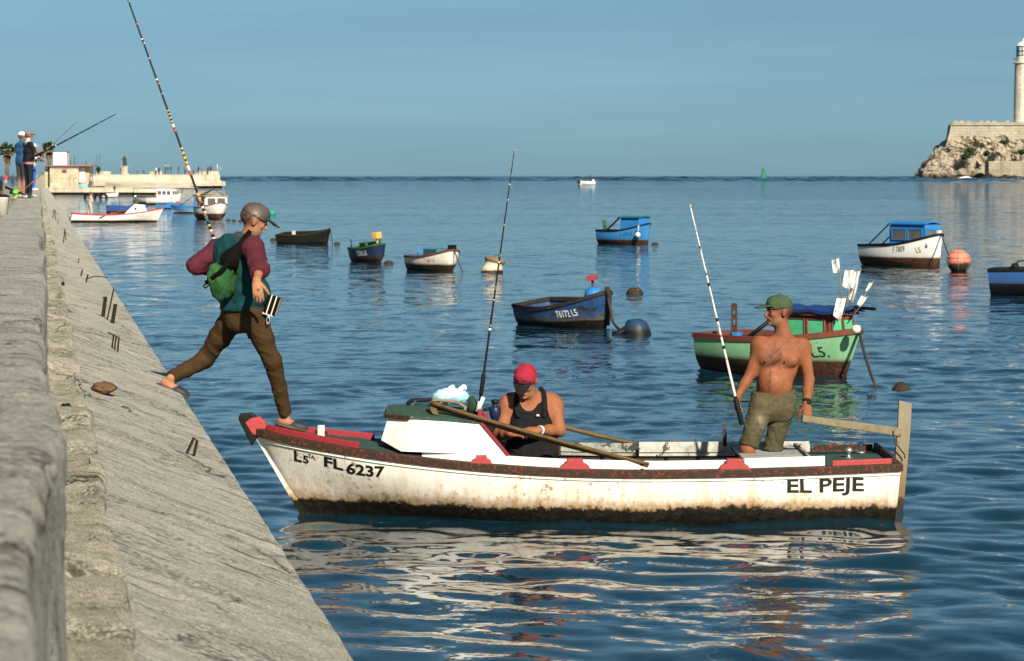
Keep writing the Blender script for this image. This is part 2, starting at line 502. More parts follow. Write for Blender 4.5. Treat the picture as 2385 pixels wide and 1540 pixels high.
ysw = wall_rows(1.2, 340)
def low_edge(y, seed, amp, f):      # slow wander of an edge along the wall
    p = np.stack([np.full_like(y, 3.1), y * f, np.zeros_like(y)], 1)
    return amp * fbm(p, 3, seed)
def disp_top(P, s):
    e = low_edge(P[:, 1], 31, 0.040, 0.55) + low_edge(P[:, 1], 33, 0.022, 3.0) - 0.015
    w = np.clip((P[:, 0] + 0.35) / 0.38, 0, 1) ** 2
    n = fbm(np.stack([P[:, 0] * 5, P[:, 1] * 2.2, P[:, 2] * 5], 1), 5, 40)
    n2 = fbm(np.stack([P[:, 0] * 20, P[:, 1] * 9, P[:, 2] * 20], 1), 3, 44)
    side = np.clip((P[:, 2] - TOP_H) / 0.1, 0, 1)
    jt = np.zeros(len(P))
    for yj in (6.4, 11.9, 17.3, 23.0, 28.6, 34.3, 40.0, 45.8, 51.6, 57.4): jt += 0.022 * np.exp(-((P[:, 1] - yj - 0.04 * n2) / (0.012 * yj ** 0.5)) ** 2)
    return e * w + (n * 0.011 + n2 * 0.006) * (0.3 + side) - jt * side, n * 0.010 * (1 - side) + n2 * 0.003 + jt * (1 - side)
top_sec = [(TOP_L, 1.35), (TOP_L, TOP_H + 0.03), (TOP_L + 0.03, TOP_H), (-0.25, TOP_H - 0.005), (TOP_R - 0.05, TOP_H), (TOP_R - 0.015, TOP_H + 0.010), (TOP_R, TOP_H + 0.04), (TOP_R + 0.002, TOP_H + 0.12), (0.03, 0.95), (0.05, 1.42)]
under_wall(strip_section('parapet', top_sec, 60, ysw, None, M_TOP, disp_top))
def disp_ledge(P, s):
    y = P[:, 1]
    e = low_edge(y, 61, 0.03, 0.9) + 0.03 * (_hash(np.floor(y * 1.9 + 0.6 * np.sin(y * 1.3)), y * 0, y * 0, 11) - 0.5)
    n = fbm(np.stack([P[:, 0] * 4, y * 3.1, P[:, 2] * 3], 1), 5, 66)
    yy_ = y * 1.9 + 0.6 * np.sin(y * 1.3); fl_ = np.floor(yy_); blocks = 0.065 * (_hash(fl_, fl_ * 0, fl_ * 0, 7) * 2 - 1) + 0.06 * np.clip(1 - np.abs(yy_ - np.round(yy_)) / 0.05, 0, 1) * (_hash(np.round(yy_), fl_ * 0, fl_ * 0, 9) > 0.45)
    st = vnoise(np.stack([P[:, 0] * 3, y * 7.0, P[:, 2] * 0], 1), 68)
    hole = -np.clip(vnoise(np.stack([P[:, 0] * 3 + 9, y * 1.7, P[:, 2] * 0], 1), 69) - 0.62, 0, 1) * 0.35
    w = np.clip(s * 3, 0, 1)
    for hc_, hy_, rc_, ry_, dp_ in ((0.14, 14.9, 0.05, 0.22, 0.16), (0.16, 29.0, 0.06, 0.5, 0.12), (0.20, 40.0, 0.06, 0.7, 0.12), (0.17, 22.5, 0.05, 0.2, 0.08), (0.19, 9.2, 0.05, 0.12, 0.06)):
        hole = hole - dp_ * np.exp(-((P[:, 0] - hc_) / rc_) ** 4 - ((y - hy_) / ry_) ** 4)
    return (e + n * 0.02) * np.clip(s, 0, 1), (n * 0.055 + blocks + st * 0.022) * w * 1.0 - hole * (1 - np.clip((s - 0.7) * 4, 0, 1))
under_wall(strip_section('ledge', [(-0.02, 1.30), (0.10, LEDGE_H - 0.015), (LEDGE_C - 0.02, LEDGE_H - 0.012), (LEDGE_C + 0.005, LEDGE_H + 0.005), (LEDGE_C + 0.012, LEDGE_H + 0.05)], 44, ysw, None, M_LEDGE, disp_ledge))
def disp_slope(P, s):
    y = P[:, 1]
    e = low_edge(y, 81, 0.045, 0.9) + low_edge(y, 85, 0.045, 4.0)
    end = np.clip((s - 0.55) / 0.12, 0, 1)
    n = fbm(np.stack([P[:, 0] * 2.4, y * 3.4, P[:, 2] * 0], 1), 5, 88)      # ridges running down the slope
    n2 = fbm(np.stack([P[:, 0] * 14, y * 11, P[:, 2] * 6], 1), 3, 92)
    return e * end + n2 * 0.010 * end, n * 0.015 + n2 * 0.009
under_wall(strip_section('apron', [(LEDGE_C - 0.03, LEDGE_H + 0.02), (EDGE_C - 0.02, EDGE_H - 0.008), (EDGE_C, EDGE_H + 0.012), (EDGE_C + 0.03, EDGE_H + 0.12), (EDGE_C + 0.10, 2.2), (EDGE_C + 0.16, 3.3)], 120, ysw, None, M_SLOPE, disp_slope))

# promenade behind the wall
def promenade():
    t = concrete_mat('promenade_paving', (0.34, 0.325, 0.285), 0.3, 0.35, 0.6, 0.5)
    ys = wall_rows(0.4, 345)
    cs = np.array([-60, -30, -14, -6, -3, -1.5, -0.52])
    Yg, Cg = np.meshgrid(ys, cs, indexing='ij')
    V = np.stack([VX * Yg + Cg, Yg, np.full_like(Yg, EYE - 1.42)], -1).reshape(-1, 3)
    o = link_mesh('promenade', np_mesh('promenade', V, grid_faces(len(ys), len(cs)), False), t)
    tag(o, kind='structure')
promenade()
# ================================================================== boats: shared builders
def smooth01(x): x = np.clip(x, 0, 1); return x * x * (3 - 2 * x)

class Hull:
    """boat shell in local space: bow at +x, up +z, water at z = 0"""
    def __init__(s, L, B, zb, zm, zs, draft=0.22, rake=0.5, tw=0.72, full=0.8, tmax=0.42, bilge=2.3, srake=0.05, sheer_pow=2.0, beam_wl=None):
        s.L, s.B, s.zb, s.zm, s.zs, s.draft, s.rake, s.tw, s.full, s.tmax, s.bilge, s.srake, s.sp = L, B, zb, zm, zs, draft, rake, tw, full, tmax, bilge, srake, sheer_pow
    def half(s, t):
        t = np.asarray(t, float)
        a = s.tw + (1 - s.tw) * np.sin(math.pi / 2 * np.clip(t / s.tmax, 0, 1))
        b = np.cos(math.pi / 2 * np.clip((t - s.tmax) / (1 - s.tmax), 0, 1)) ** s.full
        return s.B / 2 * np.where(t < s.tmax, a, b)
    def sheer(s, t):
        t = np.asarray(t, float)
        up = np.clip((t - 0.38) / 0.62, 0, 1) ** s.sp
        dn = np.clip((0.38 - t) / 0.38, 0, 1) ** 1.6
        return s.zm + (s.zb - s.zm) * up + (s.zs - s.zm) * dn
    def keel(s, t):
        t = np.asarray(t, float)
        return -s.draft * (1 - 0.35 * np.clip((t - 0.8) / 0.2, 0, 1))
    def pt(s, t, q, side, inset=0.0):
        t = np.asarray(t, float); q = np.asarray(q, float)
        zs = s.sheer(t); zk = s.keel(t)
        z = zk + (zs - zk) * q
        n = s.bilge + (1.12 - s.bilge) * smooth01((t - 0.45) / 0.55)
        y = s.half(t) * (1 - (1 - q) ** n)
        y = np.maximum(y - inset, 0)
        lo = -s.L / 2 + s.srake * (1 - q)
        x = lo + t * (s.L / 2 - s.rake * (1 - q) - lo)
        return np.stack([x, side * y, z], -1)
    def surf_y(s, x, z):
        """half breadth at a given x and z"""
        q = 0.7; t = (x + s.L / 2) / s.L
        for _ in range(12):
            t = min(max((x + s.L / 2 - s.srake * (1 - q)) / (s.L - (s.rake + s.srake) * (1 - q)), 0), 1)
            zs = float(s.sheer(t)); zk = float(s.keel(t)); q = min(max((z - zk) / (zs - zk), 0), 1)
        return abs(float(s.pt(t, q, 1)[1]))
    def t_of(s, x): return min(max((x + s.L / 2) / s.L, 0), 1)
    def shell(s, nt=44, nq=14, th=0.03):
        ts = np.linspace(0, 1, nt); qs = np.linspace(0, 1, nq)
        mb = MB()
        T, Q = np.meshgrid(ts, qs, indexing='ij')
        for side in (-1, 1):
            o = s.pt(T, Q, side).reshape(-1, 3); mb.add(o, grid_faces(nt, nq, side > 0).tolist(), True)
            i = s.pt(T * 0.992 + 0.004, Q * 0.998 + 0.0, side, th).reshape(-1, 3); mb.add(i, grid_faces(nt, nq, side < 0).tolist(), True)
        # transom
        e = np.concatenate([s.pt(np.zeros(nq), qs, -1), s.pt(np.zeros(nq), qs, 1)[::-1]])
        mb.add(e, [list(range(len(e)))])
        e2 = e.copy(); e2[:, 0] += th; mb.add(e2, [list(range(len(e2)))[::-1]])
        # cap between outer and inner edge
        for side in (-1, 1):
            a = s.pt(ts, np.ones(nt), side); b = s.pt(ts * 0.992 + 0.004, np.full(nt, 0.998), side, th)
            mb.add(np.concatenate([a, b]), [[k, k + 1, nt + k + 1, nt + k] for k in range(nt - 1)])
        return mb
    def rail(s, w=0.06, h=0.05, out=0.02, dz=0.0, t0=0.0, t1=1.0, sides=(-1, 1), n=40, q=1.0, aft=False):
        """square-section strip following the sheer (or another level q)"""
        mb = MB()
        for side in sides:
            ts = np.linspace(t0, t1, n)
            c = s.pt(ts, np.full(n, q), side)
            sec = []
            for k in range(n):
                p = Vector(c[k]); a = Vector(c[max(k - 1, 0)]); b = Vector(c[min(k + 1, n - 1)])
                d = (b - a).normalized(); o = Vector((d.y, -d.x, 0)) * (1 if side < 0 else -1)
                if o.length < 1e-6: o = Vector((0, side, 0))
                o.normalize()
                if o.y * side < 0: o = -o
                for (i, j) in ((out - w, 0), (out, 0), (out, h), (out - w, h)):
                    pt = p + o * i + Vector((0, 0, j + dz))
                    if pt.y * side < 0: pt.y = 0.0
                    sec.append(pt)
            fs = []
            for k in range(n - 1):
                for m in range(4):
                    m2 = (m + 1) % 4
                    fs.append([k * 4 + m, k * 4 + m2, (k + 1) * 4 + m2, (k + 1) * 4 + m])
            fs += [[0, 1, 2, 3], [(n - 1) * 4 + m for m in (3, 2, 1, 0)]]
            mb.add(sec, fs)
        if aft:
            a = s.pt(0.0, q, -1); z = a[2] + dz + h / 2
            mb.box((a[0] + w / 2 - out, 0, z), (w, abs(a[1]) * 2 + 0.01, h * 0.96))
        return mb
    def deck(s, t0, t1, dz=-0.01, camber=0.03, n=16, m=9, th=0.02, inset=0.012):
        ts = np.linspace(t0, t1, n); us = np.linspace(-1, 1, m)
        V = []
        for t in ts:
            e = s.pt(t, 1.0, 1); b = max(e[1] - inset, 0)
            for u in us: V.append((e[0], u * b, e[2] + dz + camber * (1 - u * u) * (b / (s.B / 2))))
        V = np.array(V); mb = MB(); mb.add(V, grid_faces(n, m, True).tolist(), True)
        V2 = V.copy(); V2[:, 2] -= th; mb.add(V2, grid_faces(n, m).tolist(), True)
        mb.add(np.concatenate([V[:m], V2[:m]]), [[k, k + 1, m + k + 1, m + k] for k in range(m - 1)])
        mb.add(np.concatenate([V[-m:], V2[-m:]]), [[k, k + 1, m + k + 1, m + k] for k in range(m - 1)])
        return mb
    def sole(s, z, t0=0.02, t1=0.93, n=20):
        mb = MB(); L = []; R = []
        for t in np.linspace(t0, t1, n):
            zs = float(s.sheer(t)); zk = float(s.keel(t)); q = (z - zk) / (zs - zk)
            p = s.pt(t, q, 1, 0.028); L.append((p[0], p[1], z)); R.append((p[0], -p[1], z))
        mb.add(L + R, [[k, k + 1, n + k + 1, n + k] for k in range(n - 1)])
        return mb
    def thwart(s, t, z, w=0.2, h=0.03):
        zs = float(s.sheer(t)); zk = float(s.keel(t)); p = s.pt(t, (z - zk) / (zs - zk), 1, 0.02)
        return MB().box((p[0], 0, z), (w, 2 * p[1], h))
    def stem(s, w=0.05, over=0.06, proud=0.02):
        mb = MB(); n = 10; vs = []
        for q in np.linspace(0.05, 1.0 + over, n):
            p = s.pt(1.0, min(q, 1.0), 1)
            ex = (q - 1.0) if q > 1 else 0
            x = p[0] + proud + ex * s.rake; z = p[2] + ex * (s.zb + s.draft)
            for dx, dy in ((-0.09, -w / 2), (0, -w / 2 * 0.7), (0, w / 2 * 0.7), (-0.09, w / 2)): vs.append((x + dx, dy, z))
        fs = []
        for k in range(n - 1):
            for m in range(4): fs.append([k * 4 + m, k * 4 + (m + 1) % 4, (k + 1) * 4 + (m + 1) % 4, (k + 1) * 4 + m])
        fs += [[0, 1, 2, 3], [(n - 1) * 4 + m for m in (3, 2, 1, 0)]]
        return mb.add(vs, fs)

def hull_paint(name, col, band=0.06, band_col=(0.012, 0.010, 0.008), stain=(0.20, 0.10, 0.03), stain_h=0.07, amount=0.5, chip=None, chip_amt=0.0, inner=None, rough=0.45, wob=0.05, seam=0.0):
    """hull paint with a fouled waterline: band of growth, rusty scum above it, drips and scuffs"""
    t = NT(name); c = t.coord(); z = t.sep(c)[2]
    n1 = t.noise(c, 2.2, 6, 0.65); n2 = t.noise(c, 21, 6, 0.7); n3 = t.noise(t.mapping(c, (9, 9, 0.9)), 1.6, 5, 0.65)
    zz = t.math('ADD', z, t.math('MULTIPLY', t.math('SUBTRACT', n1, 0.5), -wob))
    zz = t.math('ADD', zz, t.math('MULTIPLY', t.math('SUBTRACT', n2, 0.5), -wob * 0.9))
    base = t.mix(t.ramp(n1, [(0.3, 0.0), (0.7, 1.0)]), [x * 0.86 for x in col], [min(1, x * 1.05) for x in col])
    base = t.mix(t.math('MULTIPLY', t.ramp(n3, [(0.49, 0.0), (0.64, 1.0)]), amount * 0.42), base, [a * 0.5 + b * 0.5 for a, b in zip(stain, col)])
    n5 = t.noise(t.mapping(c, (1, 1, 1.5)), 1.1, 5, 0.65)
    base = t.mix(t.math('MULTIPLY', t.math('MULTIPLY', t.ramp(n2, [(0.56, 0.0), (0.64, 1.0)]), t.ramp(n5, [(0.48, 0.0), (0.62, 1.0)])), amount * 0.9), base, [x * 0.5 for x in stain])
    base = t.mix(t.math('MULTIPLY', t.ramp(n5, [(0.40, 0.0), (0.70, 1.0)]), amount * 0.22), base, [a * 0.75 + b * 0.25 for a, b in zip(col, stain)])
    if chip is not None:
        n4 = t.noise(t.mapping(c, (1, 1, 2.2)), 4.2, 8, 0.68, 0.3)
        base = t.mix(t.ramp(n4, [(0.66 - 0.3 * chip_amt, 0.0), (0.68 - 0.3 * chip_amt, 1.0)]), base, chip)
    def above(z0, z1):     # 1 below z0, 0 above z1
        x = t.new('ShaderNodeMapRange'); t.l.new(zz, x.inputs[0]); x.inputs[1].default_value = z0; x.inputs[2].default_value = z1
        x.inputs[3].default_value = 1.0; x.inputs[4].default_value = 0.0; x.clamp = True; return x.outputs[0]
    base = t.mix(t.math('MULTIPLY', t.math('MULTIPLY', above(band, band + stain_h * 3.0), t.ramp(n3, [(0.36, 0.25), (0.6, 1.0)])), 0.62 * min(amount, 1)), base, [a * 1.5 for a in stain])
    base = t.mix(t.math('MULTIPLY', above(band, band + stain_h), 0.85), base, stain)
    weed = t.mix(t.ramp(n2, [(0.45, 0.0), (0.7, 1.0)]), band_col, [x * 2.4 + 0.006 for x in band_col])
    base = t.mix(above(band - 0.01, band + 0.012), base, weed)
    t.color(base); t.rough(t.math('ADD', t.math('MULTIPLY', n2, 0.25), rough - 0.1))
    t.bump(t.math('ADD', t.math('MULTIPLY', n1, 0.8), t.math('MULTIPLY', n2, 0.3)), 0.35, 0.012)
    return t.m

def text_mesh(body, size, bold=0.0):
    cu = bpy.data.curves.new('lettering', 'FONT'); cu.body = body; cu.size = size; cu.offset = bold; cu.resolution_u = 3
    o = bpy.data.objects.new('lettering_tmp', cu); COL.objects.link(o)
    dg = bpy.context.evaluated_depsgraph_get(); dg.update()
    me = bpy.data.meshes.new_from_object(o.evaluated_get(dg))
    bpy.data.objects.remove(o); bpy.data.curves.remove(cu)
    return me
def hull_text(hull, body, size, x0, z0, side, mat, parent, bold=0.0, squeeze=1.0, slope=0.0, off=0.004):
    """paints raised letters on the hull's side; x0,z0 start of the baseline"""
    me = text_mesh(body, size, bold)
    bm = bmesh.new(); bm.from_mesh(me)
    bmesh.ops.triangulate(bm, faces=bm.faces)
    bmesh.ops.subdivide_edges(bm, edges=[e for e in bm.edges if e.calc_length() > size * 0.5], cuts=2)
    for v in bm.verts:
        u = v.co.x * squeeze; w = v.co.y + slope * u
        u, w = u + size * 0.014 * math.sin(w / size * 3.1 + u / size * 1.7), w + size * 0.022 * math.sin(u / size * 2.3 + 1.0)      # unsteady brush
        x = x0 - side * u; z = z0 + w
        y = hull.surf_y(x, z) + off
        v.co = (x, side * y, z)
    bmesh.ops.recalc_face_normals(bm, faces=bm.faces)
    # every character a mesh of its own
    todo = set(bm.verts); bm.verts.index_update()
    while todo:
        st = [todo.pop()]; isl = set(st)
        while st:
            v = st.pop()
            for e in v.link_edges:
                w = e.other_vert(v)
                if w not in isl: isl.add(w); st.append(w)
        todo -= isl
        vl = list(isl); ix = {v: i for i, v in enumerate(vl)}
        fs = [[ix[v] for v in f.verts] for f in {f for v in vl for f in v.link_faces}]
        m2 = bpy.data.meshes.new('letter'); m2.from_pydata([v.co[:] for v in vl], [], fs); m2.update()
        link_mesh('letter', m2, mat, parent)
    bm.free(); bpy.data.meshes.remove(me)
def flat_text(body, size, mat, parent, matrix, bold=0.0, name='lettering'):
    me = text_mesh(body, size, bold); me.transform(matrix)
    return link_mesh(name, me, mat, parent)
M_BLACK_LETTER = paint('black_lettering', (0.012, 0.012, 0.012), amount=0.2, rough=0.6, bump=0.05, scale=30)
M_WHITE_LETTER = paint('white_lettering', (0.8, 0.8, 0.78), amount=0.2, rough=0.6, bump=0.05, scale=30)
M_RED_LETTER = paint('faded_red_lettering', (0.36, 0.12, 0.08), amount=0.2, rough=0.6, bump=0.05, scale=30)

# ------------------------------------------------------------------ common colours
M_WHITE = paint('white_paint', (0.80, 0.79, 0.75), (0.30, 0.22, 0.13), 0.30, 3.0, 0.45, 0.18, chip=(0.25, 0.19, 0.12), chip_amt=-0.35)
M_CREAM = paint('cream_paint', (0.74, 0.70, 0.60), (0.26, 0.20, 0.12), 0.35, 4.0, 0.5, 0.2)
M_RAIL = paint('worn_red_rail', (0.17, 0.030, 0.025), (0.030, 0.022, 0.012), 0.9, 14.0, 0.65, 0.5, chip=(0.034, 0.022, 0.013), chip_amt=0.66)
M_RED = paint('faded_red_paint', (0.26, 0.024, 0.034), (0.16, 0.03, 0.025), 0.55, 9.0, 0.6, 0.4, chip=(0.10, 0.05, 0.035), chip_amt=-0.05)
M_PINK = paint('sun_bleached_red_paint', (0.37, 0.052, 0.055), (0.25, 0.05, 0.04), 0.4, 9.0, 0.6, 0.4, chip=(0.10, 0.05, 0.035), chip_amt=-0.15)
M_GREEN_DECK = paint('dark_green_deck', (0.034, 0.072, 0.055), (0.02, 0.022, 0.016), 0.6, 6.0, 0.7, 0.4, chip=(0.12, 0.13, 0.10), chip_amt=-0.12)
M_BLACK = paint('tarred_black', (0.006, 0.0055, 0.005), (0.014, 0.012, 0.010), 0.5, 9.0, 0.6, 0.4)
M_DARK_IN = paint('grimy_bilge_paint', (0.30, 0.31, 0.27), (0.035, 0.035, 0.022), 0.95, 5.0, 0.75, 0.4, chip=(0.04, 0.045, 0.03), chip_amt=0.25)
M_GREY_BOARD = paint('grey_weathered_board', (0.34, 0.345, 0.33), (0.06, 0.05, 0.035), 0.6, 5.0, 0.8, 0.4)
M_OAR = paint('oiled_dark_wood', (0.115, 0.070, 0.026), (0.022, 0.014, 0.008), 0.8, 12.0, 0.5, 0.4)
M_WOOD = paint('bare_grey_wood', (0.21, 0.175, 0.11), (0.07, 0.05, 0.026), 0.8, 9.0, 0.75, 0.5)
M_RUST = paint('rusty_iron', (0.060, 0.026, 0.015), (0.018, 0.010, 0.008), 0.6, 14.0, 0.8, 0.6)
M_ROPE = paint('old_rope', (0.05, 0.042, 0.030), (0.015, 0.012, 0.01), 0.5, 40.0, 0.9, 0.6)
M_CHROME = paint('dull_bright_metal', (0.62, 0.60, 0.56), (0.15, 0.12, 0.09), 0.3, 20.0, 0.3, 0.1, metal=0.8)

# ================================================================== the white boat in front
BO = Vector((0.482, 20.26, 0.0))
main = thing('white_fishing_boat', 'large white boat in front with red rail, lettered EL PEJE', 'boat', BO, math.pi)
# bow at -x in the world: local +x = world -x, local +y = world -y (the side we see is local +y)
MH = Hull(5.02, 1.46, 0.60, 0.345, 0.375, draft=0.30, rake=0.46, tw=0.74, full=0.62, tmax=0.40, bilge=4.0, srake=0.06, sheer_pow=2.1)
M_HULL = hull_paint('white_hull_paint', (0.80, 0.77, 0.69), band=0.105, band_col=(0.008, 0.0065, 0.004), stain=(0.24, 0.13, 0.035), stain_h=0.085, amount=1.0, chip=(0.10, 0.065, 0.03), chip_amt=-0.26, wob=0.15)
hu = MH.shell(120, 30).build('hull', M_HULL, main)
MH.rail(0.085, 0.062, 0.022, -0.004, n=60, aft=True).build('rub_rail', M_RAIL, main, 0.008)
MH.rail(0.02, 0.016, 0.012, 0.0, q=0.955, n=60, t1=0.985).build('moulding', M_HULL, main, 0.004)
MH.stem(0.07, 0.0, 0.012).build('stem', M_HULL, main)
# upstanding bow post
bp = MH.pt(1.0, 1.0, 1)
mb = MB(); mb.prism([(bp[0] + 0.03, -0.035, bp[2] - 0.09), (bp[0] + 0.135, -0.035, bp[2] + 0.125), (bp[0] + 0.125, -0.035, bp[2] + 0.165), (bp[0] + 0.03, -0.035, bp[2] + 0.175), (bp[0] - 0.02, -0.035, bp[2] + 0.13), (bp[0] - 0.06, -0.035, bp[2] + 0.04)], (0, 0.07, 0))
mb.build('bow_post', M_BLACK, main, 0.01)
mb = MB(); mb.prism([(bp[0] + 0.02, -0.043, bp[2] + 0.0), (bp[0] + 0.082, -0.043, bp[2] + 0.10), (bp[0] + 0.035, -0.043, bp[2] + 0.135), (bp[0] - 0.03, -0.043, bp[2] + 0.145), (bp[0] - 0.085, -0.043, bp[2] + 0.10), (bp[0] - 0.10, -0.043, bp[2] + 0.01)], (0, 0.086, 0))
o = mb.build('bow_cheek', M_PINK, main, 0.012); o['label'] = 'pinkish red block behind the black stem head'
# decks
MH.deck(0.735, 0.985, 0.045, 0.045, 20, 11).build('foredeck', M_GREEN_DECK, main)
MH.deck(0.0, 0.155, 0.040, 0.03, 10, 11).build('stern_deck', M_GREEN_DECK, main)
# toe rails on the foredeck
for side, t0, t1, mt in ((1, 0.835, 0.985, M_RED), (-1, 0.82, 0.97, M_RED)):
    MH.rail(0.032, 0.050, -0.028, 0.052, t0=t0, t1=t1, sides=(side,), n=20).build('toe_rail', mt, main, 0.006)
for side in (1, -1):
    MH.rail(0.03, 0.045, -0.02, 0.052, t0=0.012, t1=0.105, sides=(side,), n=8).build('toe_rail', M_PINK if side > 0 else M_RAIL, main, 0.006)
tp = MH.pt(0.0, 1.0, 1)
MB().box((tp[0] + 0.045, 0, tp[2] + 0.085), (0.03, tp[1] * 2 - 0.06, 0.05)).build('toe_rail', M_RAIL, main, 0.006)
# cockpit: floor, thwarts, ribs, inner ceiling
MH.sole(0.02, 0.03, 0.9).build('floorboards', M_DARK_IN, main)
for t, z in ((0.20, 0.20), (0.44, 0.22), (0.62, 0.22)):
    MH.thwart(t, z, 0.22, 0.035).build('thwart', M_DARK_IN, main, 0.004)
for t in np.arange(0.19, 0.72, 0.052):
    for side in (1, -1):
        pts = MH.pt(np.full(8, t), np.linspace(0.35, 0.99, 8), side, 0.035)
        MB().tube([tuple(p) for p in pts], 0.016, 6).build('rib', M_DARK_IN, main)
# coaming boards either side, broken into lengths as in the photograph
def coaming(side, t0, t1, z0, z1, mat, inset=0.115, n=24):
    mb = MB(); ts = np.linspace(t0, t1, n); c = MH.pt(ts, np.full(n, 1.0), side)
    vs = []
    for k in range(n):
        y = side * (abs(c[k][1]) - inset)
        zt = c[k][2]
        for yy, zz in ((y, zt + z0), (y - side * 0.022, zt + z0), (y - side * 0.022, zt + z1), (y, zt + z1)): vs.append((c[k][0], yy, zz))
    fs = []
    for k in range(n - 1):
        for m in range(4): fs.append([k * 4 + m, k * 4 + (m + 1) % 4, (k + 1) * 4 + (m + 1) % 4, (k + 1) * 4 + m])
    fs += [[0, 1, 2, 3], [(n - 1) * 4 + m for m in (3, 2, 1, 0)]]
    mb.add(vs, fs)
    return mb.build('coaming', mat, main, 0.004)
coaming(1, 0.245, 0.395, 0.02, 0.115, M_WHITE); coaming(1, 0.400, 0.735, 0.02, 0.118, M_WHITE); coaming(1, 0.115, 0.240, 0.02, 0.125, M_WHITE)
coaming(-1, 0.395, 0.735, 0.02, 0.125, M_DARK_IN); coaming(-1, 0.115, 0.390, 0.02, 0.135, paint('worn_white_board', (0.50, 0.49, 0.45), (0.10, 0.085, 0.055), 0.9, 5.0, 0.7, 0.4, chip=(0.09, 0.075, 0.05), chip_amt=0.08))
# narrow side decks joining the rail to the coaming
for side in (1, -1):
    ts = np.linspace(0.11, 0.74, 30); c = MH.pt(ts, np.ones(30), side); mb = MB()
    vs = [(p[0], side * (abs(p[1]) - 0.012), p[2] + 0.046) for p in c] + [(p[0], side * (abs(p[1]) - 0.15), p[2] + 0.052) for p in c]
    mb.add(vs, [[k, k + 1, 30 + k + 1, 30 + k] for k in range(29)]).build('side_deck', M_RAIL, main)
# grey hatch board over the after end of the cockpit
hp = MH.pt(0.19, 1.0, 1)
MB().box((hp[0] + 0.0, -0.03, hp[2] + 0.095), (0.50, 0.98, 0.022)).build('hatch_board', M_GREY_BOARD, main, 0.004)
MB().box((hp[0] - 0.26, -0.03, hp[2] + 0.112), (0.025, 1.0, 0.035)).build('hatch_batten', M_DARK_IN, main, 0.003)
# pink rowlock chocks on the rail
def chock(t, w, mat, hgt=0.075, side=1):
    p = MH.pt(t, 1.0, side)
    x, y, z = p[0], p[1] - side * 0.075, p[2] + 0.050
    poly = [(x - w / 2, y, z), (x + w / 2, y, z), (x + w / 2 * 0.86, y, z + 0.03), (x + w * 0.27, y, z + hgt * 0.62), (x + w * 0.24, y, z + hgt), (x - w * 0.24, y, z + hgt), (x - w * 0.27, y, z + hgt * 0.62), (x - w / 2 * 0.86, y, z + 0.03)]
    return MB().prism(poly, (0, side * 0.085, 0)).build('rowlock_chock', mat, main, 0.006)
for u in (1121, 1338, 1708):
    xw = (u - 1192.5) * 19.7 / FP - BO.x
    chock(MH.t_of(-xw), 0.165 if u == 1121 else 0.245, M_PINK, 0.065 if u == 1121 else 0.085)
for t in (0.33, 0.56): chock(t, 0.22, M_PINK, 0.08, -1)
# thole pin behind the standing man, stern fittings
def in_boat(u, v, y):
    p = D(u, v, y) - BO; return Vector((-p.x, -p.y, p.z))
MB().bar(in_boat(1688, 1040, 20.75), in_boat(1688, 1000, 20.75), 0.03).build('thole_pin', M_RUST, main)
MB().bar(in_boat(1303, 1068, 19.95), in_boat(1304, 1032, 19.95), 0.016).build('thole_pin', M_RUST, main)
for (u, v, y) in ((1977, 1060, 20.15), (1983 + 22, 1046, 20.45)):
    b = in_boat(u, v, y)
    mb = MB(); mb.lathe([(0.0, 0), (0.036, 0.0), (0.036, 0.012), (0.014, 0.016), (0.012, 0.05), (0.026, 0.055), (0.03, 0.075), (0.015, 0.092), (0.0, 0.094)], (b.x, b.y, b.z - 0.035), 14)
    mb.build('mooring_bitt', M_CHROME, main)
b = in_boat(748, 1000, 20.35)
MB().box((b.x, b.y, b.z - 0.02), (0.055, 0.03, 0.10)).build('cleat_post', M_CREAM, main, 0.006)
MB().tube([(b.x - 0.05, b.y, b.z - 0.03), (b.x + 0.05, b.y, b.z - 0.022)], 0.012, 8).build('cleat_pin', M_RUST, main)
# little iron ring and lashing at the stem head
b = in_boat(648, 995, 20.25)
pts = [(b.x + 0.04 * math.cos(a), b.y, b.z - 0.02 + 0.035 * math.sin(a)) for a in np.linspace(0, 2 * math.pi, 14)]
MB().tube(pts, 0.009, 6, False).build('mooring_ring', M_CHROME, main)
MB().tube([(b.x + 0.06, b.y + 0.03, b.z - 0.045), (b.x + 0.0, b.y + 0.05, b.z - 0.02), (b.x - 0.09, b.y + 0.02, b.z - 0.035), (b.x - 0.05, b.y - 0.04, b.z - 0.03), (b.x + 0.05, b.y - 0.03, b.z - 0.03)], 0.013, 6).build('lashing', M_ROPE, main)

# cuddy cabin
M_CABIN = paint('cabin_white', (0.80, 0.785, 0.74), (0.40, 0.30, 0.18), 0.22, 2.6, 0.45, 0.15, chip=(0.16, 0.10, 0.06), chip_amt=-0.45)
def cab(u, v, y): return tuple(in_boat(u, v, y))
yN, yF = 19.86, 20.72
def mir(p): return (p[0], -p[1] + 2 * (0 - 0), p[2])
# local corners from the near side; the far side mirrors about the centreline
A = cab(934, 1052, 19.80); Bq = cab(1182, 1062, 19.72); Cq = cab(1116, 985, 19.90); Dq = cab(955, 973, 19.90)
E = cab(888, 1026, 20.00); F = cab(905, 968, 20.05)
near = [A, Bq, Cq, Dq]; far = [mir(p) for p in near]; E2, F2 = mir(E), mir(F)
th = 0.0
MB().prism(near, (0, -0.025, 0)).build('cabin_side', M_CABIN, main, 0.003)
MB().prism(far[::-1], (0, 0.025, 0)).build('cabin_side', M_CABIN, main, 0.003)
MB().add([E, A, Dq, F, E2, far[0], far[3], F2], [[0, 1, 2, 3], [4, 7, 6, 5], [0, 3, 7, 4]]).build('cabin_front', M_CABIN, main)
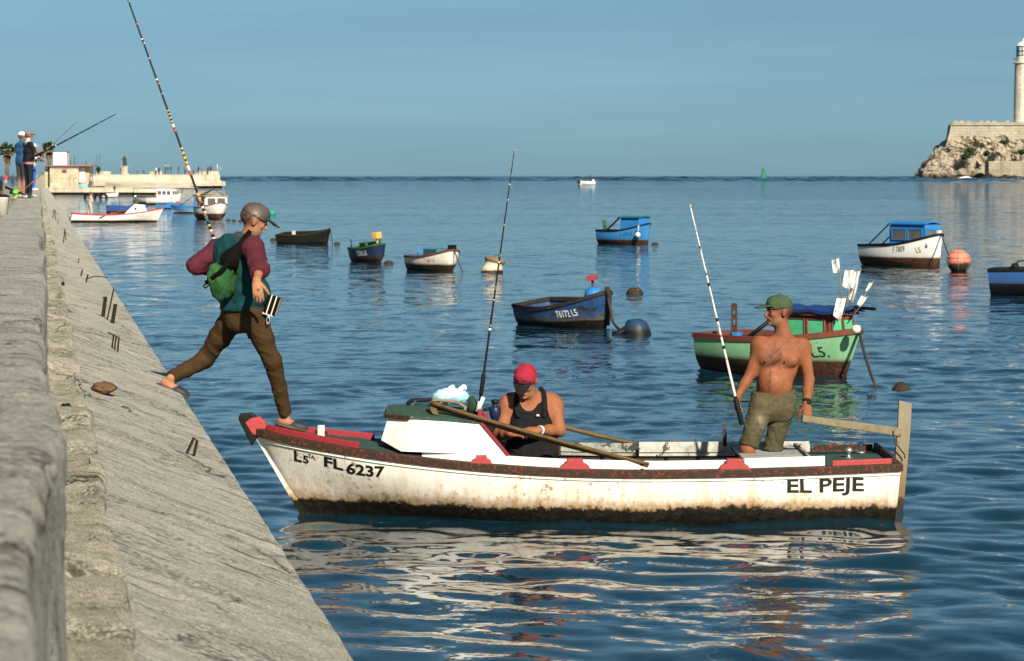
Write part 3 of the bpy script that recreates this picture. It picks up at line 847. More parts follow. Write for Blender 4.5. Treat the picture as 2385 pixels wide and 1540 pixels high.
# trim along the sloping after edge
MB().bar(Vector(Bq) + Vector((-0.01, 0.006, 0)), Vector(Cq) + Vector((-0.01, 0.006, 0.01)), 0.02, 0.035, (0, 1, 0)).build('cabin_trim', M_RED, main)
MB().bar(Vector(far[1]) + Vector((-0.01, -0.006, 0)), Vector(far[2]) + Vector((-0.01, -0.006, 0.01)), 0.02, 0.035, (0, 1, 0)).build('cabin_trim', M_RED, main)
# roof with camber and a dark front edge
n = 9; ring = []
xs = [F[0] + 0.02, Dq[0] + 0.0, 0.5 * (Dq[0] + Cq[0]), Cq[0] - 0.02]
hw = [abs(F[1]) + 0.02, abs(Dq[1]) + 0.015, abs(Dq[1]) + 0.018, abs(Cq[1]) + 0.015]
zt = [F[2], Dq[2] + 0.004, 0.5 * (Dq[2] + Cq[2]) + 0.014, Cq[2] + 0.004]
V = []
for x, w, z in zip(xs, hw, zt):
    for u in np.linspace(-1, 1, n): V.append((x, u * w, z + 0.055 * (1 - u * u) + 0.004))
V = np.array(V); V2 = V.copy(); V2[:, 2] -= 0.022
mb = MB(); mb.add(V, grid_faces(4, n).tolist(), True); mb.add(V2, grid_faces(4, n, True).tolist(), True)
for a in (0, 3): mb.add(np.concatenate([V[a * n:a * n + n], V2[a * n:a * n + n]]), [[k, k + 1, n + k + 1, n + k] for k in range(n - 1)])
for c in (0, n - 1): mb.add(np.concatenate([V[c::n], V2[c::n]]), [[k, k + 1, 4 + k + 1, 4 + k] for k in range(3)])
mb.build('cabin_roof', M_GREEN_DECK, main)
MB().bar(Vector((F[0] + 0.028, F[1] + 0.015, F[2] - 0.004)), Vector((Dq[0] + 0.008, Dq[1] + 0.02, Dq[2] - 0.002)), 0.02, 0.03).build('roof_edge', M_RAIL, main, 0.003)
MB().bar(Vector((F[0] + 0.03, -F[1], F[2] + 0.0)), Vector((F[0] + 0.03, F[1], F[2] + 0.0)), 0.02, 0.03).build('roof_edge', M_RAIL, main, 0.003)
# handrail hoop on the roof
h0 = in_boat(962, 955, 20.35)
mb = MB(); mb.tube([h0 + Vector(d) for d in ((0, 0.12, -0.03), (0, 0.12, 0.05), (-0.02, 0.10, 0.065), (-0.02, -0.22, 0.065), (0, -0.24, 0.05), (0, -0.24, -0.02))], 0.014, 8)
mb.build('grab_rail', M_GREEN_DECK, main)
h0 = in_boat(985, 948, 20.3)
MB().tube([h0 + Vector(d) for d in ((0.12, 0.02, -0.03), (0.115, 0.02, 0.035), (0.09, 0.02, 0.05), (-0.12, 0.0, 0.055))], 0.016, 8).build('grab_rail', M_BLACK, main)
# red bracket at the after corner of the roof
b = in_boat(1118, 972, 19.95)
MB().box((b.x, b.y, b.z), (0.035, 0.03, 0.12)).build('rod_bracket', M_RED, main, 0.004)
MB().bar(in_boat(1112, 985, 19.95), in_boat(1138, 965, 19.98), 0.02).build('rod_bracket', M_RED, main)
MB().tube([in_boat(1112, 960, 20.0), in_boat(1124, 925, 20.0)], 0.022, 10).build('rod_holder', M_CREAM, main)
# rudder and tiller
r0 = in_boat(2109, 938, 20.24); r1 = in_boat(2089, 1230, 20.24)
mb = MB()
poly = [in_boat(2094, 934, 20.22), in_boat(2124, 941, 20.22), in_boat(2121, 1000, 20.22), in_boat(2104, 1190, 20.22), in_boat(2101, 1260, 20.22), in_boat(2070, 1260, 20.22), in_boat(2076, 1180, 20.22), in_boat(2091, 1000, 20.22)]
M_RUDDER = hull_paint('rudder_board_paint', (0.23, 0.205, 0.14), band=0.10, band_col=(0.02, 0.016, 0.01), stain=(0.15, 0.09, 0.035), stain_h=0.28, amount=0.9, chip=(0.17, 0.13, 0.075), chip_amt=0.10, wob=0.1)
mb.prism(poly, (0, -0.045, 0)).build('rudder', M_RUDDER, main, 0.004)
for v in (1100, 1160):
    MB().bar(in_boat(2066, v, 20.24), in_boat(2086, v, 20.24), 0.05, 0.022).build('pintle', M_RUST, main)
MB().bar(in_boat(1868, 975, 20.10), in_boat(2098, 1007, 20.24), 0.045, 0.05, taper=1.35).build('tiller', M_WOOD, main, 0.006)
MB().tube([in_boat(2080, 1004, 20.2), in_boat(2084, 1030, 20.16), in_boat(2107, 1060, 20.17), in_boat(2107, 1068, 20.18)], 0.006, 6).build('tiller_lashing', M_ROPE, main)
# lettering on the side we see (local +y)
def main_text(body, u0, v0, u1, size, bold, slope=0.0):
    yy = 19.72
    p = in_boat(u0, v0, yy); p1 = in_boat(u1, v0, yy)
    me = text_mesh(body, size, bold); w = max(v.co.x for v in me.vertices) - min(v.co.x for v in me.vertices); bpy.data.meshes.remove(me)
    return hull_text(MH, body, size, p.x, p.z, 1, M_BLACK_LETTER, main, bold, abs(p1.x - p.x) / w, slope, 0.0028)
main_text('EL PEJE', 1826, 1144, 2007, 0.146, 0.0035, 0.012)
main_text('FL', 747, 1095, 793, 0.112, 0.004, -0.16)
main_text('6237', 802, 1111, 895, 0.118, 0.004, -0.045)
main_text('L', 674, 1086, 693, 0.118, 0.004, -0.16)
main_text('5', 697, 1089, 711, 0.085, 0.003, -0.2)
main_text('TA', 711, 1076, 726, 0.045, 0.0008, -0.25)
# ================================================================== bodies as one continuous surface (distance field -> mesh)
def V3(*a): return np.array(a[0] if len(a) == 1 else a, float)
def unit(v): v = np.array(v, float); return v / max(np.linalg.norm(v), 1e-9)
def DD(u, v, y): return np.array(D(u, v, y))

class Cone:
    """tapered limb from a to b; flat=(axis, f) makes it f times thinner along that axis; cap cuts its ends square"""
    def __init__(s, a, b, ra, rb, col=0, k=0.02, flat=None, cap=False):
        s.a, s.b, s.ra, s.rb, s.col, s.k, s.cap = V3(a), V3(b), ra, rb, col, k, cap
        s.flat = None if flat is None else (unit(flat[0]), flat[1])
    def box(s): m = max(s.ra, s.rb); return np.minimum(s.a, s.b) - m, np.maximum(s.a, s.b) + m
    def d(s, P):
        ab = s.b - s.a; L2 = max(float(ab @ ab), 1e-9); L = math.sqrt(L2)
        pa = P - s.a; t = (pa @ ab) / L2; tc = np.clip(t, 0, 1)
        q = pa - tc[..., None] * ab
        if s.flat is not None:
            n, f = s.flat; q = q + ((q @ n) * (f - 1))[..., None] * n
        r = s.ra + (s.rb - s.ra) * tc
        if s.cap:
            w = pa - t[..., None] * ab
            if s.flat is not None: w = w + ((w @ n) * (f - 1))[..., None] * n
            rr = s.ra + (s.rb - s.ra) * np.clip(t, 0, 1)
            return np.maximum(np.linalg.norm(w, axis=-1) - rr, np.maximum(-t, t - 1) * L)
        return np.linalg.norm(q, axis=-1) - r
class Ell:
    """ellipsoid with own axes"""
    def __init__(s, c, r, X=(1, 0, 0), Z=(0, 0, 1), col=0, k=0.02):
        s.c, s.r, s.col, s.k = V3(c), V3(r), col, k
        z = unit(Z); x = unit(np.array(X, float) - z * (np.array(X, float) @ z)); s.R = np.stack([x, np.cross(z, x), z])
    def box(s): m = s.r.max(); return s.c - m, s.c + m
    def d(s, P):
        q = (P - s.c) @ s.R.T
        k0 = np.linalg.norm(q / s.r, axis=-1); k1 = np.linalg.norm(q / (s.r * s.r), axis=-1)
        return k0 * (k0 - 1) / np.maximum(k1, 1e-9)
class Bx:
    """rounded box"""
    def __init__(s, c, h, X=(1, 0, 0), Z=(0, 0, 1), col=0, k=0.01, r=0.01):
        s.c, s.h, s.col, s.k, s.r = V3(c), V3(h), col, k, r
        z = unit(Z); x = unit(np.array(X, float) - z * (np.array(X, float) @ z)); s.R = np.stack([x, np.cross(z, x), z])
    def box(s): m = np.linalg.norm(s.h) + s.r; return s.c - m, s.c + m
    def d(s, P):
        q = np.abs((P - s.c) @ s.R.T) - (s.h - s.r)
        return np.linalg.norm(np.maximum(q, 0), axis=-1) + np.minimum(q.max(-1), 0) - s.r

def surface_nets(F, org, h):
    ins = F < 0
    c = [ins[i:F.shape[0] - 1 + i, j:F.shape[1] - 1 + j, k:F.shape[2] - 1 + k] for i in (0, 1) for j in (0, 1) for k in (0, 1)]
    s = sum(x.astype(np.int8) for x in c)
    act = (s > 0) & (s < 8)
    idx = np.full(act.shape, -1, np.int64); A = np.argwhere(act); idx[act] = np.arange(len(A))
    pos = np.zeros((len(A), 3)); cnt = np.zeros(len(A))
    co = [(i, j, k) for i in (0, 1) for j in (0, 1) for k in (0, 1)]
    val = [F[A[:, 0] + i, A[:, 1] + j, A[:, 2] + k] for i, j, k in co]
    for a in range(8):
        for b in range(a + 1, 8):
            if sum(abs(co[a][m] - co[b][m]) for m in range(3)) != 1: continue
            va, vb = val[a], val[b]; x = (va < 0) != (vb < 0)
            t = np.where(x, va / np.where(x, va - vb, 1), 0)
            pa, pb = np.array(co[a], float), np.array(co[b], float)
            pos[x] += (pa + t[:, None] * (pb - pa))[x]; cnt[x] += 1
    V = (A + pos / cnt[:, None]) * h + org
    quads = []
    for ax in range(3):
        sl0 = [slice(None)] * 3; sl1 = [slice(None)] * 3
        sl0[ax] = slice(0, -1); sl1[ax] = slice(1, None)
        f0 = ins[tuple(sl0)]; f1 = ins[tuple(sl1)]
        E = np.argwhere(f0 != f1); u, v = [m for m in range(3) if m != ax]
        ok = (E[:, u] > 0) & (E[:, v] > 0) & (E[:, u] < F.shape[u] - 1) & (E[:, v] < F.shape[v] - 1); E = E[ok]
        q = []
        for du, dv in ((0, 0), (-1, 0), (-1, -1), (0, -1)):
            e = E.copy(); e[:, u] += du; e[:, v] += dv; q.append(idx[e[:, 0], e[:, 1], e[:, 2]])
        q = np.stack(q, 1); fl = ins[tuple(E.T)]
        if ax == 1: fl = ~fl
        q[~fl] = q[~fl][:, ::-1]; quads.append(q)
    Q = np.concatenate(quads); Q = Q[(Q >= 0).all(1)]
    return V, Q

def sdf_mesh(name, prims, h, cols, mat, parent, cuts=(), wrinkle=None, keep=None, blend=0.012, minus=(), late=(), tints=()):
    """prims are merged smoothly; cuts = list of (point, normal) half spaces removed (normal points to the removed side)"""
    lo = np.min([p.box()[0] for p in prims], 0) - 0.05; hi = np.max([p.box()[1] for p in prims], 0) + 0.05
    n = np.ceil((hi - lo) / h).astype(int) + 1
    F = np.full(n, 0.2, np.float32)
    def region(p, pad):
        a, b = p.box(); i0 = np.clip(np.floor((a - pad - lo) / h).astype(int), 0, n); i1 = np.clip(np.ceil((b + pad - lo) / h).astype(int) + 1, 0, n)
        sl = tuple(slice(x, y) for x, y in zip(i0, i1))
        G = np.stack(np.meshgrid(*[np.arange(x, y) * h + l for x, y, l in zip(i0, i1, lo)], indexing='ij'), -1)
        return sl, G
    for p in prims:
        sl, G = region(p, 0.045 + p.k)
        d = p.d(G).astype(np.float32); f = F[sl]; k = p.k
        hh = np.clip(0.5 + 0.5 * (f - d) / k, 0, 1)
        F[sl] = f * (1 - hh) + d * hh - k * hh * (1 - hh)
    if wrinkle is not None:
        m = np.argwhere(np.abs(F) < 0.05); P = m * h + lo
        F[tuple(m.T)] += wrinkle(P).astype(np.float32)
    for p in minus:
        sl, G = region(p, 0.03); F[sl] = np.maximum(F[sl], -p.d(G).astype(np.float32))
    for p in late:
        sl, G = region(p, 0.03); F[sl] = np.minimum(F[sl], p.d(G).astype(np.float32))
    if cuts:
        G = np.stack(np.meshgrid(*[np.arange(x) * h + l for x, l in zip(n, lo)], indexing='ij'), -1)
        for c in cuts:
            q = ((G - np.array(c[0])) @ unit(c[1])).astype(np.float32)
            if len(c) > 2: q = np.where(np.linalg.norm(G - np.array(c[0]), axis=-1) < c[2], q, -1)
            F = np.maximum(F, q)
    V, Q = surface_nets(F, lo, h)
    # colour: nearest shape wins, softly
    W = np.zeros((len(V), 1)); Cc = np.zeros((len(V), 3))
    for p in prims:
        w = np.exp(-np.clip(np.abs(p.d(V)) / blend, 0, 40))[:, None] if not getattr(p, 'hard', False) else np.where(p.d(V) < 0.004, 60.0, 0.0)[:, None]
        Cc += w * np.array(cols[p.col]); W += w
    for p in late:
        w = np.where(p.d(V) < 0.003, 60.0, 0.0)[:, None]; Cc += w * np.array(cols[p.col]); W += w
    Cc = Cc / np.maximum(W, 1e-9)
    for p, c, soft, st in tints:       # hair, tan, wear and painted navel shade on the surface
        m = np.clip(-p.d(V) / soft, 0, 1)[:, None] * st * np.clip(0.75 + 0.6 * vnoise(V * 55, 77), 0, 1.2)[:, None]
        Cc = Cc * (1 - m) + m * np.array(cols[c])
    me = np_mesh(name, V, Q)
    set_tint(me, Cc)
    o = link_mesh(name, me, mat)
    if parent is not None:
        o.parent = parent; o.matrix_parent_inverse = parent_inv(parent)
    return o
def parent_inv(p): return (Matrix.LocRotScale(p.location, p.rotation_euler, p.scale)).inverted()

def folds(Pt, sx, seed, amp):
    """sharp-crested cloth creases"""
    q = Pt * np.array(sx) + 0.35 * np.stack([vnoise(Pt * 4 + 5, seed), vnoise(Pt * 4 + 9, seed + 1), vnoise(Pt * 4, seed + 2)], 1)
    r = 1 - np.abs(vnoise(q, seed + 3)); r2 = 1 - np.abs(vnoise(q * 2.1 + 3, seed + 4))
    return -amp * (r ** 3 + 0.5 * r2 ** 3 - 0.7)
def hand(wrist, d, n, s, curl=(0.35, 0.4, 0.45, 0.5), thumb=0.4, sc=1.0, col='skin', spread=0.06):
    """palm and five fingers: d points along the hand, n out of the palm, s to the thumb side"""
    w = V3(wrist); d = unit(d); n = unit(np.array(n) - d * (np.array(n) @ d)); s = unit(np.array(s) - d * (np.array(s) @ d) - n * (np.array(s) @ n))
    P = []
    P.append(Cone(w - d * 0.01 * sc, w + d * 0.035 * sc, 0.027 * sc, 0.036 * sc, col, 0.015, (n, 1.5)))
    P.append(Cone(w + d * 0.03 * sc, w + d * 0.080 * sc, 0.036 * sc, 0.040 * sc, col, 0.012, (n, 2.1)))
    for i, (o, L, r) in enumerate(((0.030, 0.070, 0.0098), (0.0105, 0.079, 0.0100), (-0.0095, 0.073, 0.0096), (-0.0285, 0.056, 0.0086))):
        b = w + (d * (0.088 - 0.006 * abs(i - 1.2)) + s * o) * sc
        a = 0.3 * curl[i]; dirn = unit(d + s * (o * spread * 25))
        for f, L1 in ((0.45, 1.0), (0.32, 1.15), (0.23, 1.0)):
            v = unit(dirn * math.cos(a) + n * math.sin(a))
            e = b + v * L * f * sc
            P.append(Cone(b, e, r * sc, r * 0.93 * sc, col, 0.003)); b = e; r *= 0.93; a += curl[i] * L1
    b = w + (d * 0.022 + s * 0.026 + n * 0.006) * sc
    v = unit(d * 0.75 + s * 0.62 + n * 0.25)
    e = b + v * 0.042 * sc; P.append(Cone(b, e, 0.0155 * sc, 0.0125 * sc, col, 0.008))
    v2 = unit(v * math.cos(thumb) + unit(n * 0.7 - s * 0.5 + d * 0.4) * math.sin(thumb))
    e2 = e + v2 * 0.032 * sc; P.append(Cone(e, e2, 0.0118 * sc, 0.0108 * sc, col, 0.004))
    e3 = e2 + unit(v2 + d * 0.2) * 0.024 * sc; P.append(Cone(e2, e3, 0.0108 * sc, 0.0088 * sc, col, 0.004))
    return P
def head(c, f, u, sc=1.0, hair='hair', beard=None, moustache=False, nose=1.0):
    """c = centre of the skull; f = where the face looks; u = up"""
    c = V3(c); u = unit(u); f = unit(np.array(f) - u * (np.array(f) @ u)); r = np.cross(f, u)
    def p(a, b, z): return c + (f * a + r * b + u * z) * sc
    def E(a, b, z, rad_, col='skin', k=0.012, X=None, Z=None): return Ell(p(a, b, z), V3(rad_) * sc, f if X is None else X, u if Z is None else Z, col, k)
    P = [E(-0.012, 0, 0.030, (0.098, 0.078, 0.088), 'skin', 0.01),
         E(0.030, 0, -0.030, (0.060, 0.060, 0.085), 'skin', 0.02),
         E(0.050, 0, -0.085, (0.036, 0.040, 0.030), beard or 'skin', 0.02),
         E(0.022, 0, -0.070, (0.050, 0.056, 0.036), beard or 'skin', 0.02),
         E(0.078, 0, 0.028, (0.016, 0.052, 0.014), 'skin', 0.012),
         E(0.082, 0, -0.098, (0.015, 0.018, 0.014), beard or 'skin', 0.012),
         E(0.060, 0.034, -0.022, (0.026, 0.022, 0.020), 'skin', 0.014), E(0.060, -0.034, -0.022, (0.026, 0.022, 0.020), 'skin', 0.014),
         Cone(p(0.088, 0, 0.016), p(0.108 * nose, 0, -0.030), 0.009 * sc, 0.013 * sc, 'skin', 0.008),
         E(0.106 * nose, 0, -0.034, (0.013, 0.017, 0.010), 'skin', 0.008),
         E(0.090, 0, -0.062, (0.010, 0.022, 0.006), 'lip', 0.006), E(0.088, 0, -0.072, (0.010, 0.019, 0.006), 'lip', 0.006)]
    for q in (1, -1):
        P += [E(-0.010, q * 0.080, -0.008, (0.020, 0.010, 0.032), 'skin', 0.008), E(-0.012, q * 0.088, 0.004, (0.017, 0.006, 0.020), 'skin', 0.006)]
        e = E(0.0815, q * 0.031, 0.008, (0.0105, 0.0145, 0.0075), 'eye', 0.003); P.append(e)
        P.append(E(0.088, q * 0.031, 0.026, (0.007, 0.022, 0.005), 'brow', 0.004))
    # short hair round the back and sides
    P += [E(-0.030, 0, 0.020, (0.088, 0.0815, 0.080), hair, 0.006)]
    if moustache:
        P += [Cone(p(0.098, 0.0, -0.049), p(0.084, 0.030, -0.060), 0.010 * sc, 0.006 * sc, 'brow', 0.004), Cone(p(0.098, 0.0, -0.049), p(0.084, -0.030, -0.060), 0.010 * sc, 0.006 * sc, 'brow', 0.004)]
    return P
def head_tints(c, f, u, sc=1.0, beard=0.5, hair=1.0):
    c = V3(c); u = unit(u); f = unit(np.array(f) - u * (np.array(f) @ u)); p = lambda a, z: c + (f * a + u * z) * sc
    return [(Ell(p(-0.085, 0.030), V3(0.075, 0.12, 0.085) * sc, f, u), 'hair', 0.012, hair), (Ell(p(-0.02, 0.065), V3(0.05, 0.12, 0.05) * sc, f, u), 'hair', 0.012, hair), (Ell(p(0.055, -0.085), V3(0.065, 0.09, 0.050) * sc, f, u), 'stub', 0.03, beard)]
def cap_prims(c, f, u, sc=1.0, up_tilt=0.0, brim=0.075, droop=0.35):
    """baseball cap crown and visor, a little larger than the skull"""
    c = V3(c); u = unit(u); f = unit(np.array(f) - u * (np.array(f) @ u)); r = np.cross(f, u)
    crown = [Ell(c + (f * -0.008 + u * 0.034) * sc, V3(0.106, 0.087, 0.096) * sc, f, u, 'cap', 0.01), Ell(c + (f * 0.050 + u * 0.062) * sc, V3(0.050, 0.064, 0.052) * sc, f, u, 'cap', 0.02)]
    base = c + (f * 0.084 + u * 0.040) * sc
    vis = []
    for i in range(4):
        q = base + (f * (brim * (i) / 3) - u * (droop * 0.055 * (i / 3) ** 1.5)) * sc
        vis.append(Ell(q, V3(0.036, 0.074 - 0.011 * i, 0.0085) * sc, f - u * 0.25 * droop, u + f * 0.25 * droop, 'visor', 0.006))
    return crown, vis, r
def make_cap(c, f, u, parent, cols, sc=1.0, h=0.006, mat=None, brim=0.075, droop=0.35, extra=()):
    crown, vis, r = cap_prims(c, f, u, sc, brim=brim, droop=droop)
    c = V3(c); uu = unit(u); ff = unit(np.array(f) - uu * (np.array(f) @ uu))
    o = sdf_mesh('cap', crown + list(extra), h, cols, mat, parent, cuts=[(c + uu * 0.026 * sc, -uu - ff * 0.16)], wrinkle=lambda P: 0.0018 * np.sin(P @ V3(70, 40, 55)) + 0.002 * vnoise(P * 30, 5))
    v = sdf_mesh('visor', vis, h * 0.8, cols, mat, None)
    v.parent = o
    b = MB(); b.lathe([(0.0, 0.006), (0.006, 0.005), (0.008, 0.0)], tuple(c + (uu * 0.130 - ff * 0.01) * sc), 10); bo = b.build('button', mat, o); set_tint(bo.data, np.tile(np.array(cols['cap']), (len(bo.data.vertices), 1)))
    return o
def shoe(ankle, toe_dir, up, sc=1.0, col='shoe'):
    a = V3(ankle); f = unit(toe_dir); u = unit(np.array(up) - f * (np.array(up) @ f)); r = np.cross(f, u)
    return [Ell(a + (f * -0.015 - u * 0.055) * sc, V3(0.055, 0.038, 0.040) * sc, f, u, col, 0.02), Ell(a + (f * 0.075 - u * 0.062) * sc, V3(0.085, 0.046, 0.034) * sc, f, u, col, 0.03), Ell(a + (f * 0.135 - u * 0.068) * sc, V3(0.055, 0.046, 0.026) * sc, f, u, col, 0.02)]

M_SKIN = vcol('skin', 0.66, 0.3, 70, 0.2, 0.22, 0.05)
M_CLOTH = vcol('cotton_cloth', 0.9, 0.5, 55, 0.12, 0.22)
M_HATCLOTH = vcol('cap_cloth', 0.85, 0.5, 70, 0.12, 0.25)
M_LEATHER = vcol('shoe_leather', 0.6, 0.3, 50, 0.3, 0.2)

SK = dict(skin=(0.40, 0.19, 0.105), lip=(0.30, 0.11, 0.075), eye=(0.06, 0.045, 0.04), brow=(0.025, 0.016, 0.011), hair=(0.045, 0.032, 0.024), stub=(0.22, 0.115, 0.07), chest=(0.16, 0.075, 0.042), nip=(0.17, 0.065, 0.045))

# ------------------------------------------------------------------ man standing at the tiller
def man_standing():
    Y0 = 20.30
    root = thing('person', 'bare-chested man in green cap and cut-off shorts holding the tiller of the white boat', 'person', tuple(D(1790, 1190, Y0)))
    J = lambda u, v, dy=0.0: DD(u, v, Y0 + dy)
    cols = dict(SK, skin=(0.24, 0.086, 0.039), chest=(0.085, 0.038, 0.020), sun=(0.165, 0.056, 0.026), pale=(0.30, 0.118, 0.058))
    face = unit((-0.95, -0.30, -0.04)); up = unit((-0.02, 0, 1))
    hc = J(1814, 726, 0.0)
    chest_f = unit((-0.35, -0.93, 0.05)); side = unit((0.93, -0.35, 0))
    P = head(hc, face, up, 1.0, 'hair', 'stub', True, 1.06)
    nb = J(1824, 785, 0.02)
    P += [Cone(hc + V3(0.012, 0.01, -0.06), nb, 0.056, 0.060, 'skin', 0.03), Cone(nb, J(1820, 806, 0.03), 0.066, 0.09, 'skin', 0.04, (chest_f, 1.3))]
    # torso
    P += [Cone(J(1784, 826, -0.02), J(1840, 828, 0.02), 0.101, 0.101, 'skin', 0.05, (chest_f, 1.15)),
          Cone(J(1790, 858, 0.0), J(1828, 862, 0.02), 0.097, 0.097, 'skin', 0.05, (chest_f, 1.12)),
          Cone(J(1796, 890, 0.0), J(1812, 895, 0.02), 0.114, 0.114, 'skin', 0.05, (chest_f, 1.12)),
          Cone(J(1798, 915, 0.0), J(1806, 930, 0.02), 0.118, 0.115, 'skin', 0.05, (chest_f, 1.18)),
          Cone(J(1768, 802, -0.02), J(1868, 806, 0.04), 0.060, 0.062, 'skin', 0.05, (chest_f, 1.1)),
          # pectorals and belly
          Ell(J(1788, 836, -0.075), (0.072, 0.045, 0.055), side, (0, 0, 1), 'skin', 0.03), Ell(J(1838, 840, -0.06), (0.075, 0.045, 0.055), side, (0, 0, 1), 'skin', 0.03),
          Ell(J(1797, 893, -0.075), (0.085, 0.06, 0.08), side, (0, 0, 1), 'skin', 0.05)]
    hair_tan_shade = [(Ell(J(1806, 836, -0.12), (0.085, 0.10, 0.085), side, (0, 0, 1)), 'chest', 0.04, 1.0), (Ell(J(1812, 850, -0.13), (0.028, 0.08, 0.09), side, (0, 0, 1)), 'chest', 0.02, 0.5), (Ell(J(1792, 885, -0.135), (0.022, 0.08, 0.12), side, (0.02, 0, 1)), 'chest', 0.02, 0.75), (Ell(J(1783, 897, -0.15), (0.010, 0.06, 0.016), side, (0, 0, 1)), 'brow', 0.006, 0.6)]  # last, tiny tint paints the dark of the navel hollow
    hair_tan_shade = [(Ell(J(1818, 800, 0), (0.30, 0.3, 0.11)), 'sun', 0.06, 0.6), (Ell(J(1748, 900, -0.05), (0.09, 0.2, 0.20)), 'sun', 0.05, 0.6), (Ell(J(1882, 900, -0.05), (0.07, 0.2, 0.22)), 'sun', 0.05, 0.6), (Ell(J(1815, 890, -0.1), (0.10, 0.2, 0.09)), 'pale', 0.06, 0.5)] + hair_tan_shade
    hair_tan_shade += [(Ell(J(1800, 770, -0.02), (0.06, 0.1, 0.05), side, (0, 0, 1)), 'stub', 0.03, 0.5)]
    P += [Ell(J(1829, 842, -0.112), (0.009, 0.008, 0.009), side, (0, 0, 1), 'nip', 0.003), Ell(J(1782, 842, -0.125), (0.009, 0.008, 0.009), side, (0, 0, 1), 'nip', 0.003)]
    # his right arm, viewer's left: hangs, holding the rod
    sR, eR, wR = J(1768, 806, -0.02), J(1748, 872, -0.02), J(1719, 922, -0.09)
    P += [Ell(sR + V3(0.004, 0, -0.01), (0.062, 0.062, 0.075), col='skin', k=0.04), Cone(sR, eR, 0.052, 0.041, 'skin', 0.03), Cone(eR, (eR + wR) / 2, 0.042, 0.040, 'skin', 0.02), Cone((eR + wR) / 2, wR, 0.038, 0.027, 'skin', 0.02)]
    P += hand(wR, unit((-0.10, -0.06, -1)), (0.85, -0.35, 0), (-0.1, -1, 0), (0.75, 0.85, 0.9, 0.95), 0.7)
    # his left arm: straight down to the tiller
    sL, eL, wL = J(1872, 812, 0.05), J(1884, 885, 0.0), J(1879, 942, -0.13)
    P += [Ell(sL + V3(-0.004, 0, -0.01), (0.064, 0.062, 0.075), col='skin', k=0.04), Cone(sL, eL, 0.053, 0.042, 'skin', 0.03), Cone(eL, (eL + wL) / 2, 0.043, 0.041, 'skin', 0.02), Cone((eL + wL) / 2, wL, 0.039, 0.028, 'skin', 0.02)]
    P += hand(wL, unit((0.02, -0.25, -1)), (0.05, 1, -0.2), (-1, 0, 0), (0.5, 0.55, 0.55, 0.5), 0.5, spread=0.10)
    # legs
    legs = []
    for (h_, k_, a_) in ((J(1776, 940, -0.03), J(1741, 1046, -0.08), J(1752, 1176, 0.02)), (J(1824, 944, 0.05), J(1799, 1052, 0.05), J(1812, 1180, 0.14))):
        P += [Cone(h_, k_, 0.075, 0.055, 'skin', 0.03), Cone(k_, k_ * 0.6 + a_ * 0.4, 0.058, 0.056, 'skin', 0.02), Cone(k_ * 0.6 + a_ * 0.4, a_, 0.055, 0.036, 'skin', 0.02)]
        P += shoe(a_, (-0.45, -0.9, 0), (0, 0, 1), 0.95, 'skin'); legs.append((h_, k_))
    sdf_mesh('body', P, 0.0065, cols, M_SKIN, root, blend=0.010, tints=hair_tan_shade + head_tints(hc, face, up, 1.0, 0.4, 0.75))
    make_cap(hc, face, unit(up + face * -0.06), root, dict(cap=(0.052, 0.078, 0.042), visor=(0.062, 0.080, 0.046)), 1.04, 0.006, M_HATCLOTH, 0.085, 0.25)
    # shorts
    S = []
    wst = J(1803, 925, 0.0)
    S += [Cone(J(1785, 920, 0.0), J(1822, 922, 0.02), 0.122, 0.122, 'a', 0.04, (chest_f, 1.12)), Cone(J(1784, 948, 0.0), J(1820, 950, 0.02), 0.122, 0.122, 'a', 0.05, (chest_f, 1.08))]
    for i, (h_, k_) in enumerate(legs):
        k2 = h_ + (k_ - h_) * (0.95 if i == 0 else 0.99)
        S += [Cone(h_, (h_ + k2) / 2, 0.100, 0.084, 'a', 0.015), Cone((h_ + k2) / 2, k2, 0.083, 0.075, 'b', 0.010, None, True)]
    S += [Ell(J(1770, 985, -0.12), (0.03, 0.03, 0.05), col='c', k=0.01)]
    def wr(Pt):
        z = Pt[:, 2]
        return folds(Pt, (7, 7, 11), 120, 0.009) + 0.0025 * vnoise(Pt * V3(24, 24, 12), 6) + 0.0015 * vnoise(Pt * 50, 7)
    sh = sdf_mesh('shorts', S, 0.007, dict(a=(0.085, 0.072, 0.040), b=(0.072, 0.064, 0.035), c=(0.20, 0.18, 0.115)), vcol('worn_denim', 0.9, 0.6, 30, 0.1, 0.3), root, cuts=[(J(1800, 913, -0.05), unit((-0.04, -0.05, 1)))], wrinkle=wr)
    mb = MB(); pts = []
    for k in range(25):
        a = 2 * math.pi * k / 24
        q = J(1802, 921, 0.01) + side * 0.166 * math.cos(a) + (-chest_f) * 0.128 * math.sin(a); pts.append(Vector(q - root.location))
    mb.tube(pts, 0.010, 6, False); wb2 = mb.build('waistband', M_CLOTH, sh); set_tint(wb2.data, np.tile([0.24, 0.22, 0.15], (len(wb2.data.vertices), 1)))
    wb2.matrix_parent_inverse = sh.matrix_parent_inverse.inverted() if False else Matrix.Identity(4)
    # watch on the left wrist
    c = wL + (eL - wL) * 0.10; ax = Vector(unit(eL - wL)); rot = ax.to_track_quat('Z', 'Y').to_matrix()
    mb = MB(); mb.lathe([(0.033, -0.011), (0.036, -0.011), (0.036, 0.011), (0.033, 0.011), (0.033, -0.011)], Vector(c) - root.location, 20, rot); mb.build('watch_strap', M_BLACK, root)
    mb = MB(); mb.box(Vector(c) - root.location + Vector((0.012, -0.036, 0.0)), (0.034, 0.014, 0.034), rot).build('watch_face', M_BLACK, root, 0.004)
